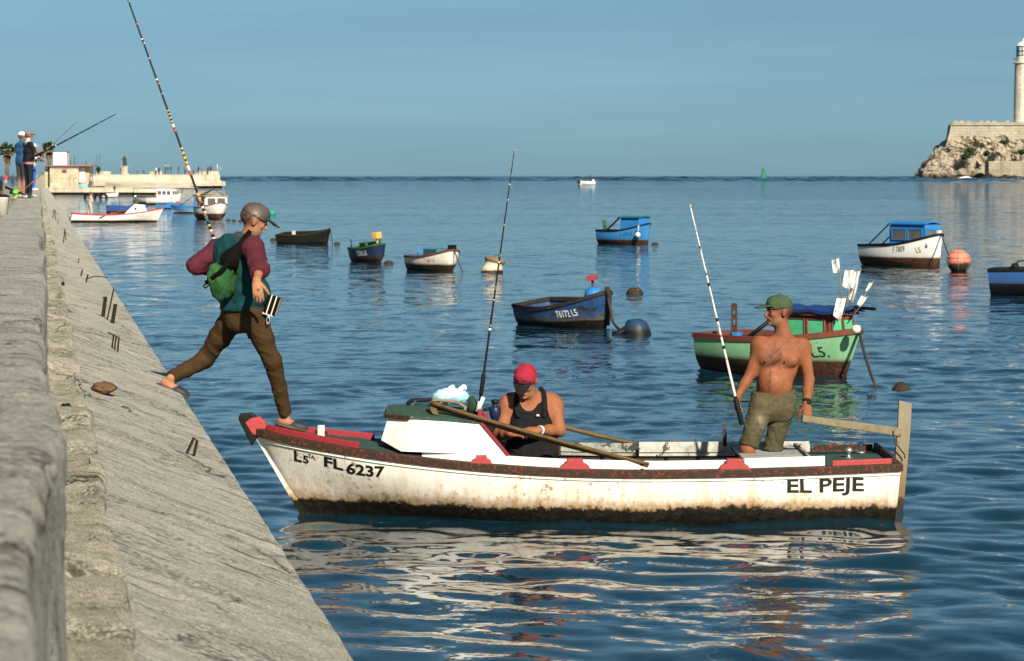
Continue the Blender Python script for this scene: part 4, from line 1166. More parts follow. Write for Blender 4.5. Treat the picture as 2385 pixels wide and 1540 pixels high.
    # thin neck chain
    pts = [Vector(J(u, v, dy)) - root.location for u, v, dy in ((1806, 792, -0.075), (1809, 806, -0.112), (1815, 812, -0.118), (1823, 804, -0.108), (1836, 788, -0.058))]
    MB().tube(pts, 0.0013, 5).build('neck_chain', paint('dull_gold', (0.30, 0.17, 0.06), amount=0.1, rough=0.6), root)
    return root, wR, wL
man_a, handR_a, handL_a = man_standing()

# ------------------------------------------------------------------ man seated by the cabin, looking down at his hands
def man_seated():
    Y0 = 20.28
    root = thing('person', 'seated man in red cap and black tank top working on something in his hands', 'person', tuple(D(1235, 1150, Y0)))
    J = lambda u, v, dy=0.0: DD(u, v, Y0 + dy)
    cols = dict(SK, skin=(0.275, 0.102, 0.047), stub=(0.33, 0.19, 0.10))
    face = unit((-0.22, -0.78, -0.50)); up = unit((-0.10, -0.50, 0.86))
    hc = J(1224, 888, -0.06)
    P = head(hc, face, up, 1.02, 'hair', 'stub', False, 1.0)
    P += [Cone(hc + V3(0.01, 0.03, -0.07), J(1240, 935, 0.05), 0.062, 0.068, 'skin', 0.03), Cone(J(1212, 935, 0.06), J(1268, 935, 0.06), 0.062, 0.062, 'skin', 0.05)]
    cf = (0, -1, 0)
    P += [Cone(J(1190, 935, 0.06), J(1286, 937, 0.06), 0.070, 0.070, 'skin', 0.05), Cone(J(1215, 965, 0.05), J(1262, 968, 0.05), 0.120, 0.120, 'skin', 0.05, (cf, 1.1)),
          Cone(J(1222, 1010, 0.02), J(1258, 1012, 0.02), 0.130, 0.130, 'skin', 0.05, (cf, 1.0)), Cone(J(1225, 1050, 0.0), J(1256, 1052, 0.0), 0.14, 0.14, 'skin', 0.05)]
    sR, eR, wR = J(1184, 944, 0.04), J(1164, 1012, -0.03), J(1190, 1010, -0.23)
    sL, eL, wL = J(1290, 946, 0.04), J(1303, 1003, -0.06), J(1254, 1003, -0.24)
    for s_, e_, w_ in ((sR, eR, wR), (sL, eL, wL)):
        P += [Ell(s_ + V3(0, 0, -0.012), (0.076, 0.072, 0.082), col='skin', k=0.04), Cone(s_, e_, 0.062, 0.049, 'skin', 0.03), Cone(e_, (e_ + w_) / 2, 0.048, 0.044, 'skin', 0.02), Cone((e_ + w_) / 2, w_, 0.043, 0.029, 'skin', 0.02)]
    P += hand(wR, unit((0.8, -0.35, 0.05)), (0.2, 0.5, -0.75), (0.1, -0.2, 1), (0.55, 0.65, 0.75, 0.85), 0.5)
    P += hand(wL, unit((-0.85, -0.3, -0.05)), (-0.2, 0.5, -0.75), (-0.1, -0.2, 1), (0.55, 0.65, 0.75, 0.8), 0.5)
    legs = [(J(1215, 1085, -0.02), J(1200, 1085, -0.34), J(1205, 1165, -0.22)), (J(1262, 1087, -0.02), J(1275, 1086, -0.32), J(1275, 1166, -0.20))]
    for h_, k_, a_ in legs:
        P += [Cone(h_, k_, 0.085, 0.060, 'skin', 0.03), Cone(k_, a_, 0.058, 0.04, 'skin', 0.02)] + shoe(a_, (0, -1, 0), (0, 0, 1), 0.8, 'skin')
    sdf_mesh('body', P, 0.0065, cols, M_SKIN, root, tints=head_tints(hc, face, up, 1.02, 0.6))
    capc = dict(cap=(0.30, 0.020, 0.040), visor=(0.012, 0.011, 0.012), em=(0.05, 0.012, 0.02))
    r = np.cross(face, up)
    ex = [Ell(hc + face * 0.113 + up * 0.062 + r * a, (0.010, 0.014, 0.010), face, up, 'em', 0.002) for a in (-0.016, 0.0, 0.018)] + [Ell(hc + face * 0.108 + up * 0.082 + r * a, (0.010, 0.014, 0.008), face, up, 'em', 0.002) for a in (-0.024, 0.026)]
    make_cap(hc, face, up, root, capc, 1.06, 0.006, M_HATCLOTH, 0.07, 0.5, ex)
    # tank top: the torso a little larger, with the neck and arm openings cut away
    S = [Cone(J(1200, 940, 0.06), J(1278, 942, 0.06), 0.080, 0.080, 'a', 0.05), Cone(J(1215, 965, 0.05), J(1262, 968, 0.05), 0.130, 0.130, 'a', 0.05, (cf, 1.08)),
         Cone(J(1222, 1010, 0.02), J(1258, 1012, 0.02), 0.141, 0.141, 'a', 0.05, (cf, 1.0)), Cone(J(1222, 1050, 0.0), J(1260, 1052, 0.0), 0.155, 0.155, 'a', 0.05)]
    S += [Cone(h_, h_ * 0.1 + k_ * 0.9, 0.098, 0.088, 'a', 0.03) for h_, k_, a_ in legs]
    cut = [Ell(J(1232, 925, -0.10), (0.092, 0.13, 0.125), col='a'), Ell(J(1240, 905, 0.05), (0.085, 0.12, 0.09), col='a'), Ell(J(1176, 948, 0.0), (0.072, 0.22, 0.13), (1, 0, 0), (0.25, 0, 1), 'a'), Ell(J(1300, 950, 0.0), (0.085, 0.22, 0.14), (1, 0, 0), (-0.25, 0, 1), 'a')]
    st = []
    for pts in ([(1207, 968, -0.078), (1203, 952, -0.060), (1203, 934, -0.035), (1206, 915, 0.02), (1212, 908, 0.09)], [(1268, 968, -0.078), (1269, 950, -0.060), (1268, 932, -0.035), (1266, 914, 0.02), (1260, 907, 0.09)]):
        q = [J(*a) for a in pts]
        st += [Cone(a, b, 0.023, 0.023, 'a', 0.01, ((0, -0.7, 0.7), 2.6)) for a, b in zip(q[:-1], q[1:])]
    def wr(Pt): return 0.004 * np.sin(Pt[:, 2] * 60 + 12 * vnoise(Pt * 7, 3) + Pt[:, 0] * 20) + 0.004 * vnoise(Pt * 20, 6)
    sdf_mesh('tank_top', S, 0.007, dict(a=(0.011, 0.010, 0.012)), M_CLOTH, root, wrinkle=wr, minus=cut, late=st)
    mb = MB(); mb.box(Vector(J(1253, 968, -0.105)) - root.location, (0.022, 0.008, 0.014)); mb.build('shirt_mark', M_CREAM, root)
    # pale bracelet on his left wrist
    c = wL + (eL - wL) * 0.10; ax = Vector(unit(eL - wL)); rot = ax.to_track_quat('Z', 'Y').to_matrix()
    MB().lathe([(0.034, -0.009), (0.037, -0.009), (0.037, 0.009), (0.034, 0.009), (0.034, -0.009)], Vector(c) - root.location, 20, rot).build('bracelet', M_WHITE, root)
    return root
man_b = man_seated()

# ------------------------------------------------------------------ man stepping from the wall to the bow
def man_stepping():
    root = thing('person', 'man in teal vest, maroon sleeves and brown trousers striding from sea wall to bow', 'person', tuple(D(560, 1000, 20.1)))
    J = lambda u, v, y: DD(u, v, y)
    cols = dict(SK, skin=(0.34, 0.155, 0.082), hair=(0.035, 0.026, 0.020), stub=(0.30, 0.19, 0.13))
    face = unit((0.88, 0.30, -0.36)); up = unit((0.36, 0.0, 0.93))
    hc = J(592, 513, 19.98)
    P = head(hc, face, up, 1.02, 'hair', 'stub', False, 1.05)
    P += [Cone(hc + V3(-0.02, 0, -0.06), J(576, 556, 20.0), 0.058, 0.062, 'skin', 0.03)]
    back = unit((-0.62, -0.76, 0.15)); side = unit((0.76, -0.62, 0))
    sR, eR, wR = J(588, 578, 19.84), J(604, 628, 19.66), J(598, 655, 19.48)
    sL, eL, wL = J(507, 582, 20.16), J(456, 618, 20.08), J(506, 626, 20.30)
    pel = J(566, 728, 20.02)
    tor = [(J(552, 590, 20.02), 0.125, 0.12), (J(556, 640, 20.02), 0.118, 0.10), (J(563, 690, 20.02), 0.115, 0.10), (pel, 0.120, 0.10)]
    for c, r0, w in tor: P.append(Cone(c - side * w * 0.5, c + side * w * 0.5, r0 * 0.9, r0 * 0.9, 'skin', 0.05, (back, 1.15)))
    for s_, e_, w_ in ((sR, eR, wR), (sL, eL, wL)):
        P += [Cone(s_, e_, 0.046, 0.038, 'skin', 0.03), Cone(e_, w_, 0.040, 0.028, 'skin', 0.02)]
    P += hand(wR, unit((0.12, -0.25, -1)), (-0.1, 0.95, -0.2), (1, 0.1, 0.1), (0.28, 0.3, 0.35, 0.4), 0.15, 1.05, spread=0.09)
    P += hand(wL, unit((0.6, 0.5, -0.3)), (0.3, 0.4, 0.8), (-0.3, 0.5, 0.6), (0.9, 0.9, 0.95, 1.0), 0.7)
    hL, kL, aL = J(546, 738, 20.12), J(478, 836, 20.28), J(397, 882, 20.0)
    hR, kR, aR = J(590, 738, 19.93), J(634, 840, 20.0), J(667, 968, 20.20)
    for h_, k_, a_ in ((hL, kL, aL), (hR, kR, aR)): P += [Cone(h_, k_, 0.075, 0.052, 'skin', 0.03), Cone(k_, a_, 0.050, 0.034, 'skin', 0.02)]
    fL = unit((0.88, -0.05, -0.40)); fR = unit((0.93, -0.12, -0.22))
    P += shoe(aL, fL, unit((0.4, 0, 0.9)), 0.88, 'skin') + shoe(aR, fR, unit((0.2, 0, 1)), 0.9, 'skin')
    sdf_mesh('body', P, 0.0065, cols, M_SKIN, root, tints=head_tints(hc, face, up, 1.02, 0.6))
    capc = dict(cap=(0.072, 0.057, 0.053), visor=(0.060, 0.050, 0.047), em=(0.42, 0.36, 0.26))
    r = np.cross(face, up)
    make_cap(hc, face, up, root, capc, 1.05, 0.006, M_HATCLOTH, 0.085, 0.45, [Ell(hc + r * 0.096 + up * 0.055 - face * 0.025, (0.014, 0.006, 0.014), face, up, 'em', 0.002)])
    # trousers
    def legs(*L):
        out = []
        for h_, k_, a_ in L:
            m1 = (h_ + k_) / 2; m2 = (k_ + a_) / 2; e = k_ + (a_ - k_) * 0.97
            out += [Cone(h_, m1, 0.108, 0.088, 'a', 0.035), Cone(m1, k_, 0.086, 0.069, 'a', 0.03), Cone(k_, m2, 0.069, 0.061, 'a', 0.03), Cone(m2, e, 0.061, 0.054, 'a', 0.02, None, True)]
        return out
    T = [Cone(pel - side * 0.055, pel + side * 0.055, 0.128, 0.128, 'a', 0.05, (back, 1.1)), Cone(J(560, 712, 20.02) - side * 0.06, J(560, 712, 20.02) + side * 0.06, 0.118, 0.118, 'a', 0.04, (back, 1.15)), Ell(J(557, 752, 19.96), (0.12, 0.10, 0.09), side, (0, 0, 1), 'a', 0.05)]
    T += legs((hL, kL, aL), (hR, kR, aR))
    def wr(Pt):
        n = vnoise(Pt * 5, 12)
        return folds(Pt + 0.35 * np.stack([Pt[:, 2], 0 * n, Pt[:, 0]], 1), (6, 6, 9), 140, 0.010) + 0.0015 * vnoise(Pt * 30, 6)
    sdf_mesh('trousers', T, 0.007, dict(a=(0.048, 0.027, 0.011)), M_CLOTH, root, wrinkle=wr)
    # vest
    Vv = [Cone(J(548, 585, 20.02) - side * 0.075, J(548, 585, 20.02) + side * 0.075, 0.128, 0.128, 'a', 0.05, (back, 1.15)),
          Cone(J(553, 630, 20.02) - side * 0.075, J(553, 630, 20.02) + side * 0.075, 0.135, 0.135, 'a', 0.05, (back, 1.1)),
          Cone(J(560, 680, 20.02) - side * 0.075, J(566, 680, 20.02) + side * 0.105, 0.144, 0.144, 'a', 0.05, (back, 1.08)),
          Cone(J(564, 715, 20.02) - side * 0.075, J(570, 715, 20.02) + side * 0.115, 0.152, 0.156, 'a', 0.03, (back, 1.08), True),
          Cone(J(562, 720, 20.02) + V3(0, 0, 0.03), J(564, 722, 20.02) - V3(0, 0, 0.05), 0.19, 0.205, 'a', 0.03, (back, 1.35), True),
          Cone(J(520, 572, 20.12), J(580, 562, 19.92), 0.060, 0.060, 'a', 0.05),
          Ell(J(572, 553, 20.0), (0.085, 0.085, 0.035), (1, 0, 0), up, 'col', 0.02)]
    def wr2(Pt): return folds(Pt + 0.4 * np.stack([Pt[:, 2], 0 * Pt[:, 0], -Pt[:, 0]], 1), (9, 9, 6), 160, 0.011) + 0.002 * vnoise(Pt * 28, 36)
    sdf_mesh('vest', Vv, 0.007, dict(a=(0.007, 0.048, 0.052), col=(0.085, 0.045, 0.060)), M_CLOTH, root, wrinkle=wr2, cuts=[(J(562, 722, 20.02), unit((0.03, 0.05, -1)))])
    # sleeves of the shirt under the vest
    SC = dict(a=(0.078, 0.017, 0.026))
    def wr3(Pt): return folds(Pt, (7, 7, 13), 180, 0.011) + 0.002 * vnoise(Pt * 28, 46)
    cuff = eR + (wR - eR) * 0.38
    sdf_mesh('sleeve', [Ell(sR + V3(0, 0, 0.005), (0.083, 0.085, 0.083), col='a', k=0.03), Cone(sR, eR, 0.084, 0.078, 'a', 0.03), Cone(eR, cuff, 0.078, 0.062, 'a', 0.02, None, True)], 0.007, SC, M_CLOTH, root, wrinkle=wr3)
    cuff = eL + (wL - eL) * 0.75
    sdf_mesh('sleeve', [Ell(sL, (0.080, 0.080, 0.080), col='a', k=0.03), Cone(sL, eL, 0.082, 0.072, 'a', 0.03), Cone(eL, cuff, 0.072, 0.060, 'a', 0.02, None, True)], 0.007, SC, M_CLOTH, root, wrinkle=wr3)
    # slip-on shoes
    def slipper(a, f, u, name):
        f = unit(f); u = unit(np.array(u) - f * (np.array(u) @ f)); a = V3(a); r = np.cross(f, u)
        c = dict(sole=(0.12, 0.10, 0.07), up=(0.018, 0.024, 0.032))
        o = sdf_mesh('shoe', [Ell(a + f * 0.055 - u * 0.083, V3(0.142, 0.053, 0.015), f, u, 'sole', 0.006), Ell(a + f * 0.105 - u * 0.060, V3(0.088, 0.050, 0.036), f, u, 'up', 0.01), Ell(a + f * 0.02 - u * 0.078, V3(0.10, 0.046, 0.018), f, u, 'up', 0.01)], 0.006, c, M_LEATHER, root)
    slipper(aL, fL, (0.4, 0, 0.9), 'l'); slipper(aR, fR, (0.2, 0, 1), 'r')
    # ring, waist pouch with light straps, net bag on its black strap
    mb = MB(); c = Vector(J(603, 672, 19.42)) - root.location
    mb.lathe([(0.0105, -0.003), (0.012, -0.003), (0.012, 0.003), (0.0105, 0.003)], c, 12).build('ring', M_CHROME, root)
    return root, wL
man_c, handL_c = man_stepping()

# shoulder bag and pouch carried by the stepping man
bagc = DD(524, 648, 19.86)
bag = thing('net_bag', 'green mesh sling bag hanging on the stepping man\'s back', 'bag', tuple(bagc))
M_BAG = vcol('green_mesh_cloth', 0.85, 0.8, 45, 0.15, 0.45)
sdf_mesh('bag_body', [Ell(bagc + V3(-0.015, -0.02, -0.045), (0.105, 0.070, 0.130), (1, 0.3, 0), (0.15, 0, 1), 'a', 0.04), Ell(bagc + V3(0.035, -0.015, 0.075), (0.085, 0.06, 0.075), (1, 0.3, 0), (0.3, 0, 1), 'a', 0.05), Ell(bagc + V3(-0.055, -0.03, 0.02), (0.075, 0.06, 0.10), (1, 0.3, 0), (-0.3, 0, 1), 'b', 0.03)], 0.007, dict(a=(0.017, 0.066, 0.020), b=(0.028, 0.095, 0.029)), M_BAG, bag, wrinkle=lambda Pt: 0.006 * vnoise(Pt * 26, 4) + 0.004 * np.sin(Pt @ V3(60, 0, 40) + 6 * vnoise(Pt * 8, 2)))
M_STRAP = paint('black_webbing', (0.006, 0.005, 0.004), (0.004, 0.004, 0.004), 0.3, 30, 0.95, 0.3)
M_STRAP.node_tree.nodes['Principled BSDF'].inputs['Specular IOR Level'].default_value = 0.05
def strap(pts, w, th, parent, name='strap'):
    pts = [Vector(D(*p)) - Vector(parent.location) for p in pts]; mb = MB(); vs = []
    for i, p in enumerate(pts):
        d = (pts[min(i + 1, len(pts) - 1)] - pts[max(i - 1, 0)]).normalized(); sd = d.cross(Vector((0, -1, 0))).normalized(); nn = d.cross(sd)
        ww = w[i] if isinstance(w, (list, tuple)) else w
        for a, b in ((-1, -1), (1, -1), (1, 1), (-1, 1)): vs.append(p + sd * (a * ww / 2) + nn * (b * th / 2))
    fs = [[0, 1, 2, 3], [len(vs) - 1 - k for k in range(4)]]
    for i in range(len(pts) - 1):
        for m in range(4): fs.append([i * 4 + m, i * 4 + (m + 1) % 4, (i + 1) * 4 + (m + 1) % 4, (i + 1) * 4 + m])
    mb.add(vs, fs, True); return mb.build(name, M_STRAP, parent)
strap([(582, 540, 19.90), (572, 552, 19.83), (560, 572, 19.80), (545, 592, 19.785), (532, 608, 19.775), (525, 618, 19.77)], [0.035, 0.04, 0.06, 0.12, 0.15, 0.11], 0.02, bag)
strap([(545, 600, 19.78), (548, 615, 19.78), (550, 632, 19.785)], [0.09, 0.06, 0.02], 0.015, bag)
strap([(530, 612, 19.755), (522, 625, 19.75), (508, 638, 19.752), (492, 650, 19.78), (480, 660, 19.82)], 0.035, 0.012, bag)
strap([(497, 652, 19.80), (480, 660, 19.82), (474, 668, 19.84), (478, 672, 19.84), (488, 664, 19.82)], 0.012, 0.008, bag)
pc = DD(634, 712, 19.86)
pouch = thing('tackle_pouch', 'small black pouch with cream straps at the stepping man\'s hip', 'pouch', tuple(pc))
rot = Matrix.Rotation(rad(18), 3, 'Y')
MB().box((0, 0, 0), (0.10, 0.07, 0.15), rot).build('pouch_body', M_STRAP, pouch, 0.012)
for dx in (-0.022, 0.016):
    MB().box(rot @ Vector((dx, 0, 0)), (0.009, 0.076, 0.153), rot).build('pouch_strap', M_CREAM, pouch, 0.002)
MB().box(rot @ Vector((0.051, 0, 0.0)), (0.012, 0.068, 0.135), rot).build('pouch_edge', M_WOOD, pouch, 0.003)
MB().box(rot @ Vector((-0.01, 0, -0.075)), (0.085, 0.06, 0.018), rot).build('pouch_base', M_CREAM, pouch, 0.006)
pts = [Vector((-0.03 + 0.012 * math.sin(a), -0.02, -0.115 + 0.028 * math.cos(a))) for a in np.linspace(0, 2 * math.pi, 12)]
MB().tube(pts, 0.005, 6, False).build('snap_ring', M_CHROME, pouch)
# ================================================================== rods, oars and gear of the white boat
M_ROD = paint('black_rod_blank', (0.012, 0.011, 0.010), amount=0.1, rough=0.35, scale=20, bump=0.05)
M_RODW = paint('white_rod_blank', (0.66, 0.64, 0.58), (0.2, 0.17, 0.12), 0.4, 20, 0.45, 0.05)
def solid(name, c, rough=0.5): return paint(name, c, [x * 0.4 for x in c], 0.3, 18, rough, 0.1)
M_YEL = solid('yellow_wrap', (0.55, 0.36, 0.08)); M_WRED = solid('red_wrap', (0.50, 0.09, 0.05)); M_WBLUE = solid('blue_wrap', (0.03, 0.12, 0.35)); M_WGRN = solid('green_wrap', (0.03, 0.25, 0.12)); M_WWHT = solid('white_wrap', (0.7, 0.66, 0.56))
def lerp3(a, b, t): return Vector(a) * (1 - t) + Vector(b) * t
def rod(name, label, a, b, r0, r1, bands, mat, grip=None, group=None):
    """a = butt, b = tip; bands = [(t0, t1, material)]"""
    a = Vector(a); b = Vector(b)
    o = thing(name, label, 'fishing rod', a, group=group)
    L = (b - a)
    rr = lambda t: r0 + (r1 - r0) * t
    MB().tube([L * t for t in np.linspace(0, 1, 14)], [rr(t) for t in np.linspace(0, 1, 14)], 10).build('blank', mat, o)
    for t0, t1, m in bands:
        MB().tube([L * t0, L * t1], [rr(t0) * 1.18 + 0.0012, rr(t1) * 1.18 + 0.0012], 10).build('wrapping', m, o)
    if grip: MB().tube([L * grip[0], L * (grip[0] + 0.01), L * (grip[1] - 0.02), L * grip[1]], [rr(0) * 1.2, rr(0) * 1.7, rr(0) * 1.7, rr(0) * 1.0], 10).build('grip', M_BLACK, o)
    side = L.cross(Vector((0, 0, 1))).normalized().cross(L.normalized())
    for t in (0.30, 0.45, 0.58, 0.70, 0.80, 0.90, 0.995):
        p = L * t; q = p + Vector((0, -1, 0.0)) * 0.02
        ring = [q + Vector((math.cos(x), 0, math.sin(x))) * 0.009 for x in np.linspace(0, 2 * math.pi, 9)]
        MB().tube(ring, 0.0016, 4, False).bar(p, q, 0.003).build('line_guide', M_CHROME, o)
    return o
butt = D(582, 790, 20.26); tip = D(297 - 0.3536 * 190, -190, 20.40)
def tv(v): return (790 - v) / (790 + 190.0)
bands = []
seq = [M_WWHT, M_ROD, M_WRED, M_WWHT, M_ROD, M_YEL, M_ROD, M_WBLUE, M_WGRN, M_WRED, M_WWHT, M_ROD]
v = 560
for i in range(16):
    bands.append((tv(v), tv(v - 5), seq[i % len(seq)])); v -= 6.0
for v0, v1, m in ((474, 462, M_YEL), (460, 452, M_YEL), (412, 402, M_WRED), (401, 388, M_WWHT), (386, 378, M_YEL), (374, 367, M_YEL), (363, 356, M_YEL), (352, 346, M_YEL), (310, 303, M_WRED), (300, 291, M_WWHT), (288, 284, M_YEL), (279, 275, M_YEL), (270, 267, M_YEL), (262, 259, M_YEL), (200, 196, M_WRED), (190, 186, M_WWHT), (140, 137, M_YEL), (95, 92, M_WWHT), (60, 57, M_WRED)):
    bands.append((tv(v0), tv(v1), m))
rod('fishing_rod', 'long black rod with bright wrappings slung behind the stepping man', butt, tip, 0.0118, 0.0052, bands, M_ROD)
rod('fishing_rod', 'black rod standing upright in the holder behind the white cabin', D(1118, 935, 19.99), D(1198, 350, 19.99), 0.0105, 0.0035, [(0.28, 0.29, M_WWHT), (0.40, 0.405, M_CHROME), (0.55, 0.556, M_WWHT), (0.7, 0.705, M_CHROME), (0.86, 0.865, M_WWHT)], M_ROD, (0.02, 0.12))
b3 = [(0.345, 0.36, M_ROD), (0.40, 0.41, M_WOOD), (0.47, 0.485, M_ROD), (0.63, 0.645, M_ROD), (0.68, 0.69, M_WOOD), (0.80, 0.812, M_ROD), (0.88, 0.885, M_WOOD)]
rod('fishing_rod', 'white sectioned rod held upright in the bare-chested man\'s hand', D(1728, 990, 20.12), D(1607, 478, 20.16), 0.0125, 0.0050, b3, M_RODW, (0.0, 0.13))

def oar(name, label, a, b, r, blade=0.0):
    a = Vector(a); b = Vector(b); o = thing(name, label, 'oar', a); L = b - a
    ts = np.linspace(0, 1, 12)
    MB().tube([L * t + Vector((0, 0, -0.018 * math.sin(math.pi * t))) for t in ts], [r * (0.9 + 0.25 * math.sin(3 * t)) for t in ts], 10).build('loom', M_OAR, o)
    if blade:
        d = L.normalized(); e = L
        MB().bar(e, e + d * blade, 0.11, 0.018, (0, 1, 0.3)).build('blade', M_OAR, o, 0.006)
    MB().tube([L * 0.0, L * 0.05], r * 1.25, 10).build('handle', M_OAR, o)
    return o
oar('oar', 'dark wooden oar slanting from the cabin roof across the seated man to the near rail', D(1003, 938, 19.92), D(1512, 1082, 19.62), 0.014)
oar('oar', 'second oar lying close under the first across the near side', D(1020, 952, 19.96), D(1500, 1084, 19.67), 0.012)
oar('oar', 'far oar leaning behind the seated man onto the far rail', D(1205, 962, 20.78), D(1490, 1036, 20.88), 0.017)

# strap loop and rag where the oar handles rest on the cabin roof
rg = thing('tarp_strap', 'loop of stiff brown strap and rag round the oar handles on the cabin roof', 'strap', D(1010, 945, 19.95))
def rel(o, u, v, y): return Vector(D(u, v, y)) - Vector(o.location)
mb = MB(); pts = [rel(rg, *p) for p in ((1005, 950, 19.95), (1004, 938, 19.95), (1015, 932, 19.98), (1045, 935, 20.0), (1070, 940, 20.0), (1084, 950, 19.98), (1082, 958, 19.96))]
mb.tube(pts, 0.014, 8).build('loop', M_WOOD, rg)
mb = MB(); mb.prism([rel(rg, 1000, 945, 19.93), rel(rg, 1015, 948, 19.93), rel(rg, 1022, 968, 19.92), rel(rg, 1008, 966, 19.92), rel(rg, 1003, 957, 19.92)], (0, 0.03, 0)).build('rag', M_OAR, rg, 0.004)

# plastic bag on the roof
bg = thing('plastic_bag', 'crumpled pale blue plastic bag lying on the cabin roof', 'bag', D(1052, 945, 20.12))
bc = np.array(D(1050, 925, 20.12))
M_PLASTIC = vcol('thin_plastic', 0.35, 0.6, 30, 0.5, 0.18)
sdf_mesh('bag_body', [Ell(bc + V3(-0.05, 0, -0.005), (0.10, 0.09, 0.065), col='a', k=0.03), Ell(bc + V3(0.05, 0.02, 0.0), (0.09, 0.09, 0.062), col='a', k=0.03), Ell(bc + V3(-0.01, 0.0, 0.035), (0.10, 0.07, 0.035), col='b', k=0.02)], 0.007, dict(a=(0.30, 0.60, 0.72), b=(0.62, 0.76, 0.80)), M_PLASTIC, bg, wrinkle=lambda P: 0.012 * vnoise(P * 17, 3) + 0.006 * vnoise(P * 45, 4))
for du, dv in ((6, -2), (32, 0)):
    c = bc + V3((du - 8) * 0.0034, 0.0, 0.062)
    sdf_mesh('bag_ear', [Ell(c, (0.020, 0.012, 0.034), (1, 0, 0), (0.4, 0, 1), 'a', 0.01), Ell(c + V3(0.025, 0, 0.012), (0.016, 0.01, 0.024), (1, 0, 0), (-0.5, 0, 1), 'a', 0.01)], 0.006, dict(a=(0.72, 0.78, 0.78)), M_PLASTIC, bg, wrinkle=lambda P: 0.006 * vnoise(P * 50, 3))
# dark sack and blue flask beside the rod
sk = thing('dark_bundle', 'small dark green bundle beside the rod holder on the cabin roof', 'bundle', D(1100, 955, 20.1))
c = np.array(D(1099, 942, 20.08))
sdf_mesh('cloth', [Ell(c, (0.035, 0.04, 0.065), col='a', k=0.02), Ell(c + V3(0.02, 0, -0.03), (0.03, 0.04, 0.05), col='a', k=0.02)], 0.007, dict(a=(0.022, 0.045, 0.025)), M_CLOTH, sk, wrinkle=lambda P: 0.008 * vnoise(P * 30, 3))
fl = thing('blue_flask', 'dark blue flask hanging behind the cabin beside the seated man', 'flask', D(1153, 985, 20.12))
mb = MB(); mb.lathe([(0.0, -0.02), (0.012, -0.015), (0.045, 0.06), (0.048, 0.11), (0.030, 0.13), (0.022, 0.135), (0.022, 0.15), (0.026, 0.152), (0.026, 0.175), (0.0, 0.18)], (0, 0, 0.0), 18); mb.build('bottle', solid('navy_plastic', (0.012, 0.022, 0.06), 0.35), fl)
MB().lathe([(0.0275, 0.15), (0.030, 0.152), (0.030, 0.178), (0.0, 0.185)], (0, 0, 0), 18).build('lid', M_BLACK, fl)
MB().tube([rel(fl, 1152, 955, 20.12), rel(fl, 1140, 952, 20.1), rel(fl, 1128, 955, 20.05)], 0.012, 8).build('handle', M_BLACK, fl)
# ================================================================== the moored boats
def hp(name, col, **k): return hull_paint(name, col, **k)
M_BLUE = paint('sky_blue_paint', (0.025, 0.19, 0.50), (0.03, 0.04, 0.05), 0.45, 5, 0.5, 0.3, chip=(0.10, 0.12, 0.12), chip_amt=-0.2)
M_DBLUE = paint('deep_blue_paint', (0.012, 0.055, 0.19), (0.02, 0.02, 0.02), 0.5, 5, 0.55, 0.3)
M_TEAL = paint('teal_paint', (0.03, 0.16, 0.21), (0.02, 0.02, 0.02), 0.5, 5, 0.55, 0.3)
M_BROWN = paint('rust_brown_paint', (0.16, 0.045, 0.030), (0.04, 0.02, 0.014), 0.6, 8, 0.65, 0.4)
M_DKGREEN = paint('mossy_green_paint', (0.035, 0.10, 0.030), (0.02, 0.02, 0.012), 0.5, 8, 0.6, 0.3)
M_DARKWOOD = paint('rotten_dark_wood', (0.034, 0.025, 0.017), (0.012, 0.010, 0.008), 0.7, 9, 0.8, 0.6, chip=(0.20, 0.17, 0.12), chip_amt=-0.1)
M_GLASS = paint('dusty_dark_glass', (0.10, 0.10, 0.095), (0.2, 0.19, 0.17), 0.4, 4, 0.2, 0.05)
M_GREENPANE = paint('emerald_panel', (0.075, 0.42, 0.20), (0.16, 0.55, 0.34), 0.7, 2.5, 0.35, 0.1)
M_ORANGE = paint('orange_board', (0.50, 0.20, 0.07), (0.2, 0.1, 0.05), 0.4, 5, 0.6, 0.2)

class Boat: pass
def boat(name, label, u, v, ang, L, B, z, hull_mat, rail_mat, in_mat, group='boats moored in the harbour', rake=0.3, tw=0.75, full=0.7, bilge=3.0, rail=(0.07, 0.05), thwarts=(0.3, 0.55), deck=None, tilt=0.0, draft=0.25, stem=True, aft_deck=None, sp=2.0, nt=30, nq=12):
    b = Boat(); y = wl_y(v)
    b.root = thing(name, label, 'boat', ((u - 1192.5) * y / FP, y, 0), rad(ang), group, rx=rad(tilt))
    b.h = Hull(L, B, z[0], z[1], z[2], draft=draft, rake=rake, tw=tw, full=full, bilge=bilge, sheer_pow=sp)
    b.h.shell(nt, nq).build('hull', hull_mat, b.root)
    if rail: b.h.rail(rail[0], rail[1], 0.018, -0.004, n=nt, aft=True).build('gunwale', rail_mat, b.root)
    if stem: b.h.stem(0.05, 0.03, 0.015).build('stem', hull_mat, b.root)
    b.h.sole(0.04, 0.03, 0.9).build('floorboards', in_mat, b.root)
    for t in thwarts: b.h.thwart(t, float(b.h.sheer(t)) * 0.62, 0.18, 0.03).build('thwart', in_mat, b.root)
    if deck: b.h.deck(deck[0], deck[1], 0.035, 0.03, 10, 7).build('foredeck', deck[2], b.root)
    if aft_deck: b.h.deck(aft_deck[0], aft_deck[1], 0.03, 0.02, 8, 7).build('stern_deck', aft_deck[2], b.root)
    return b
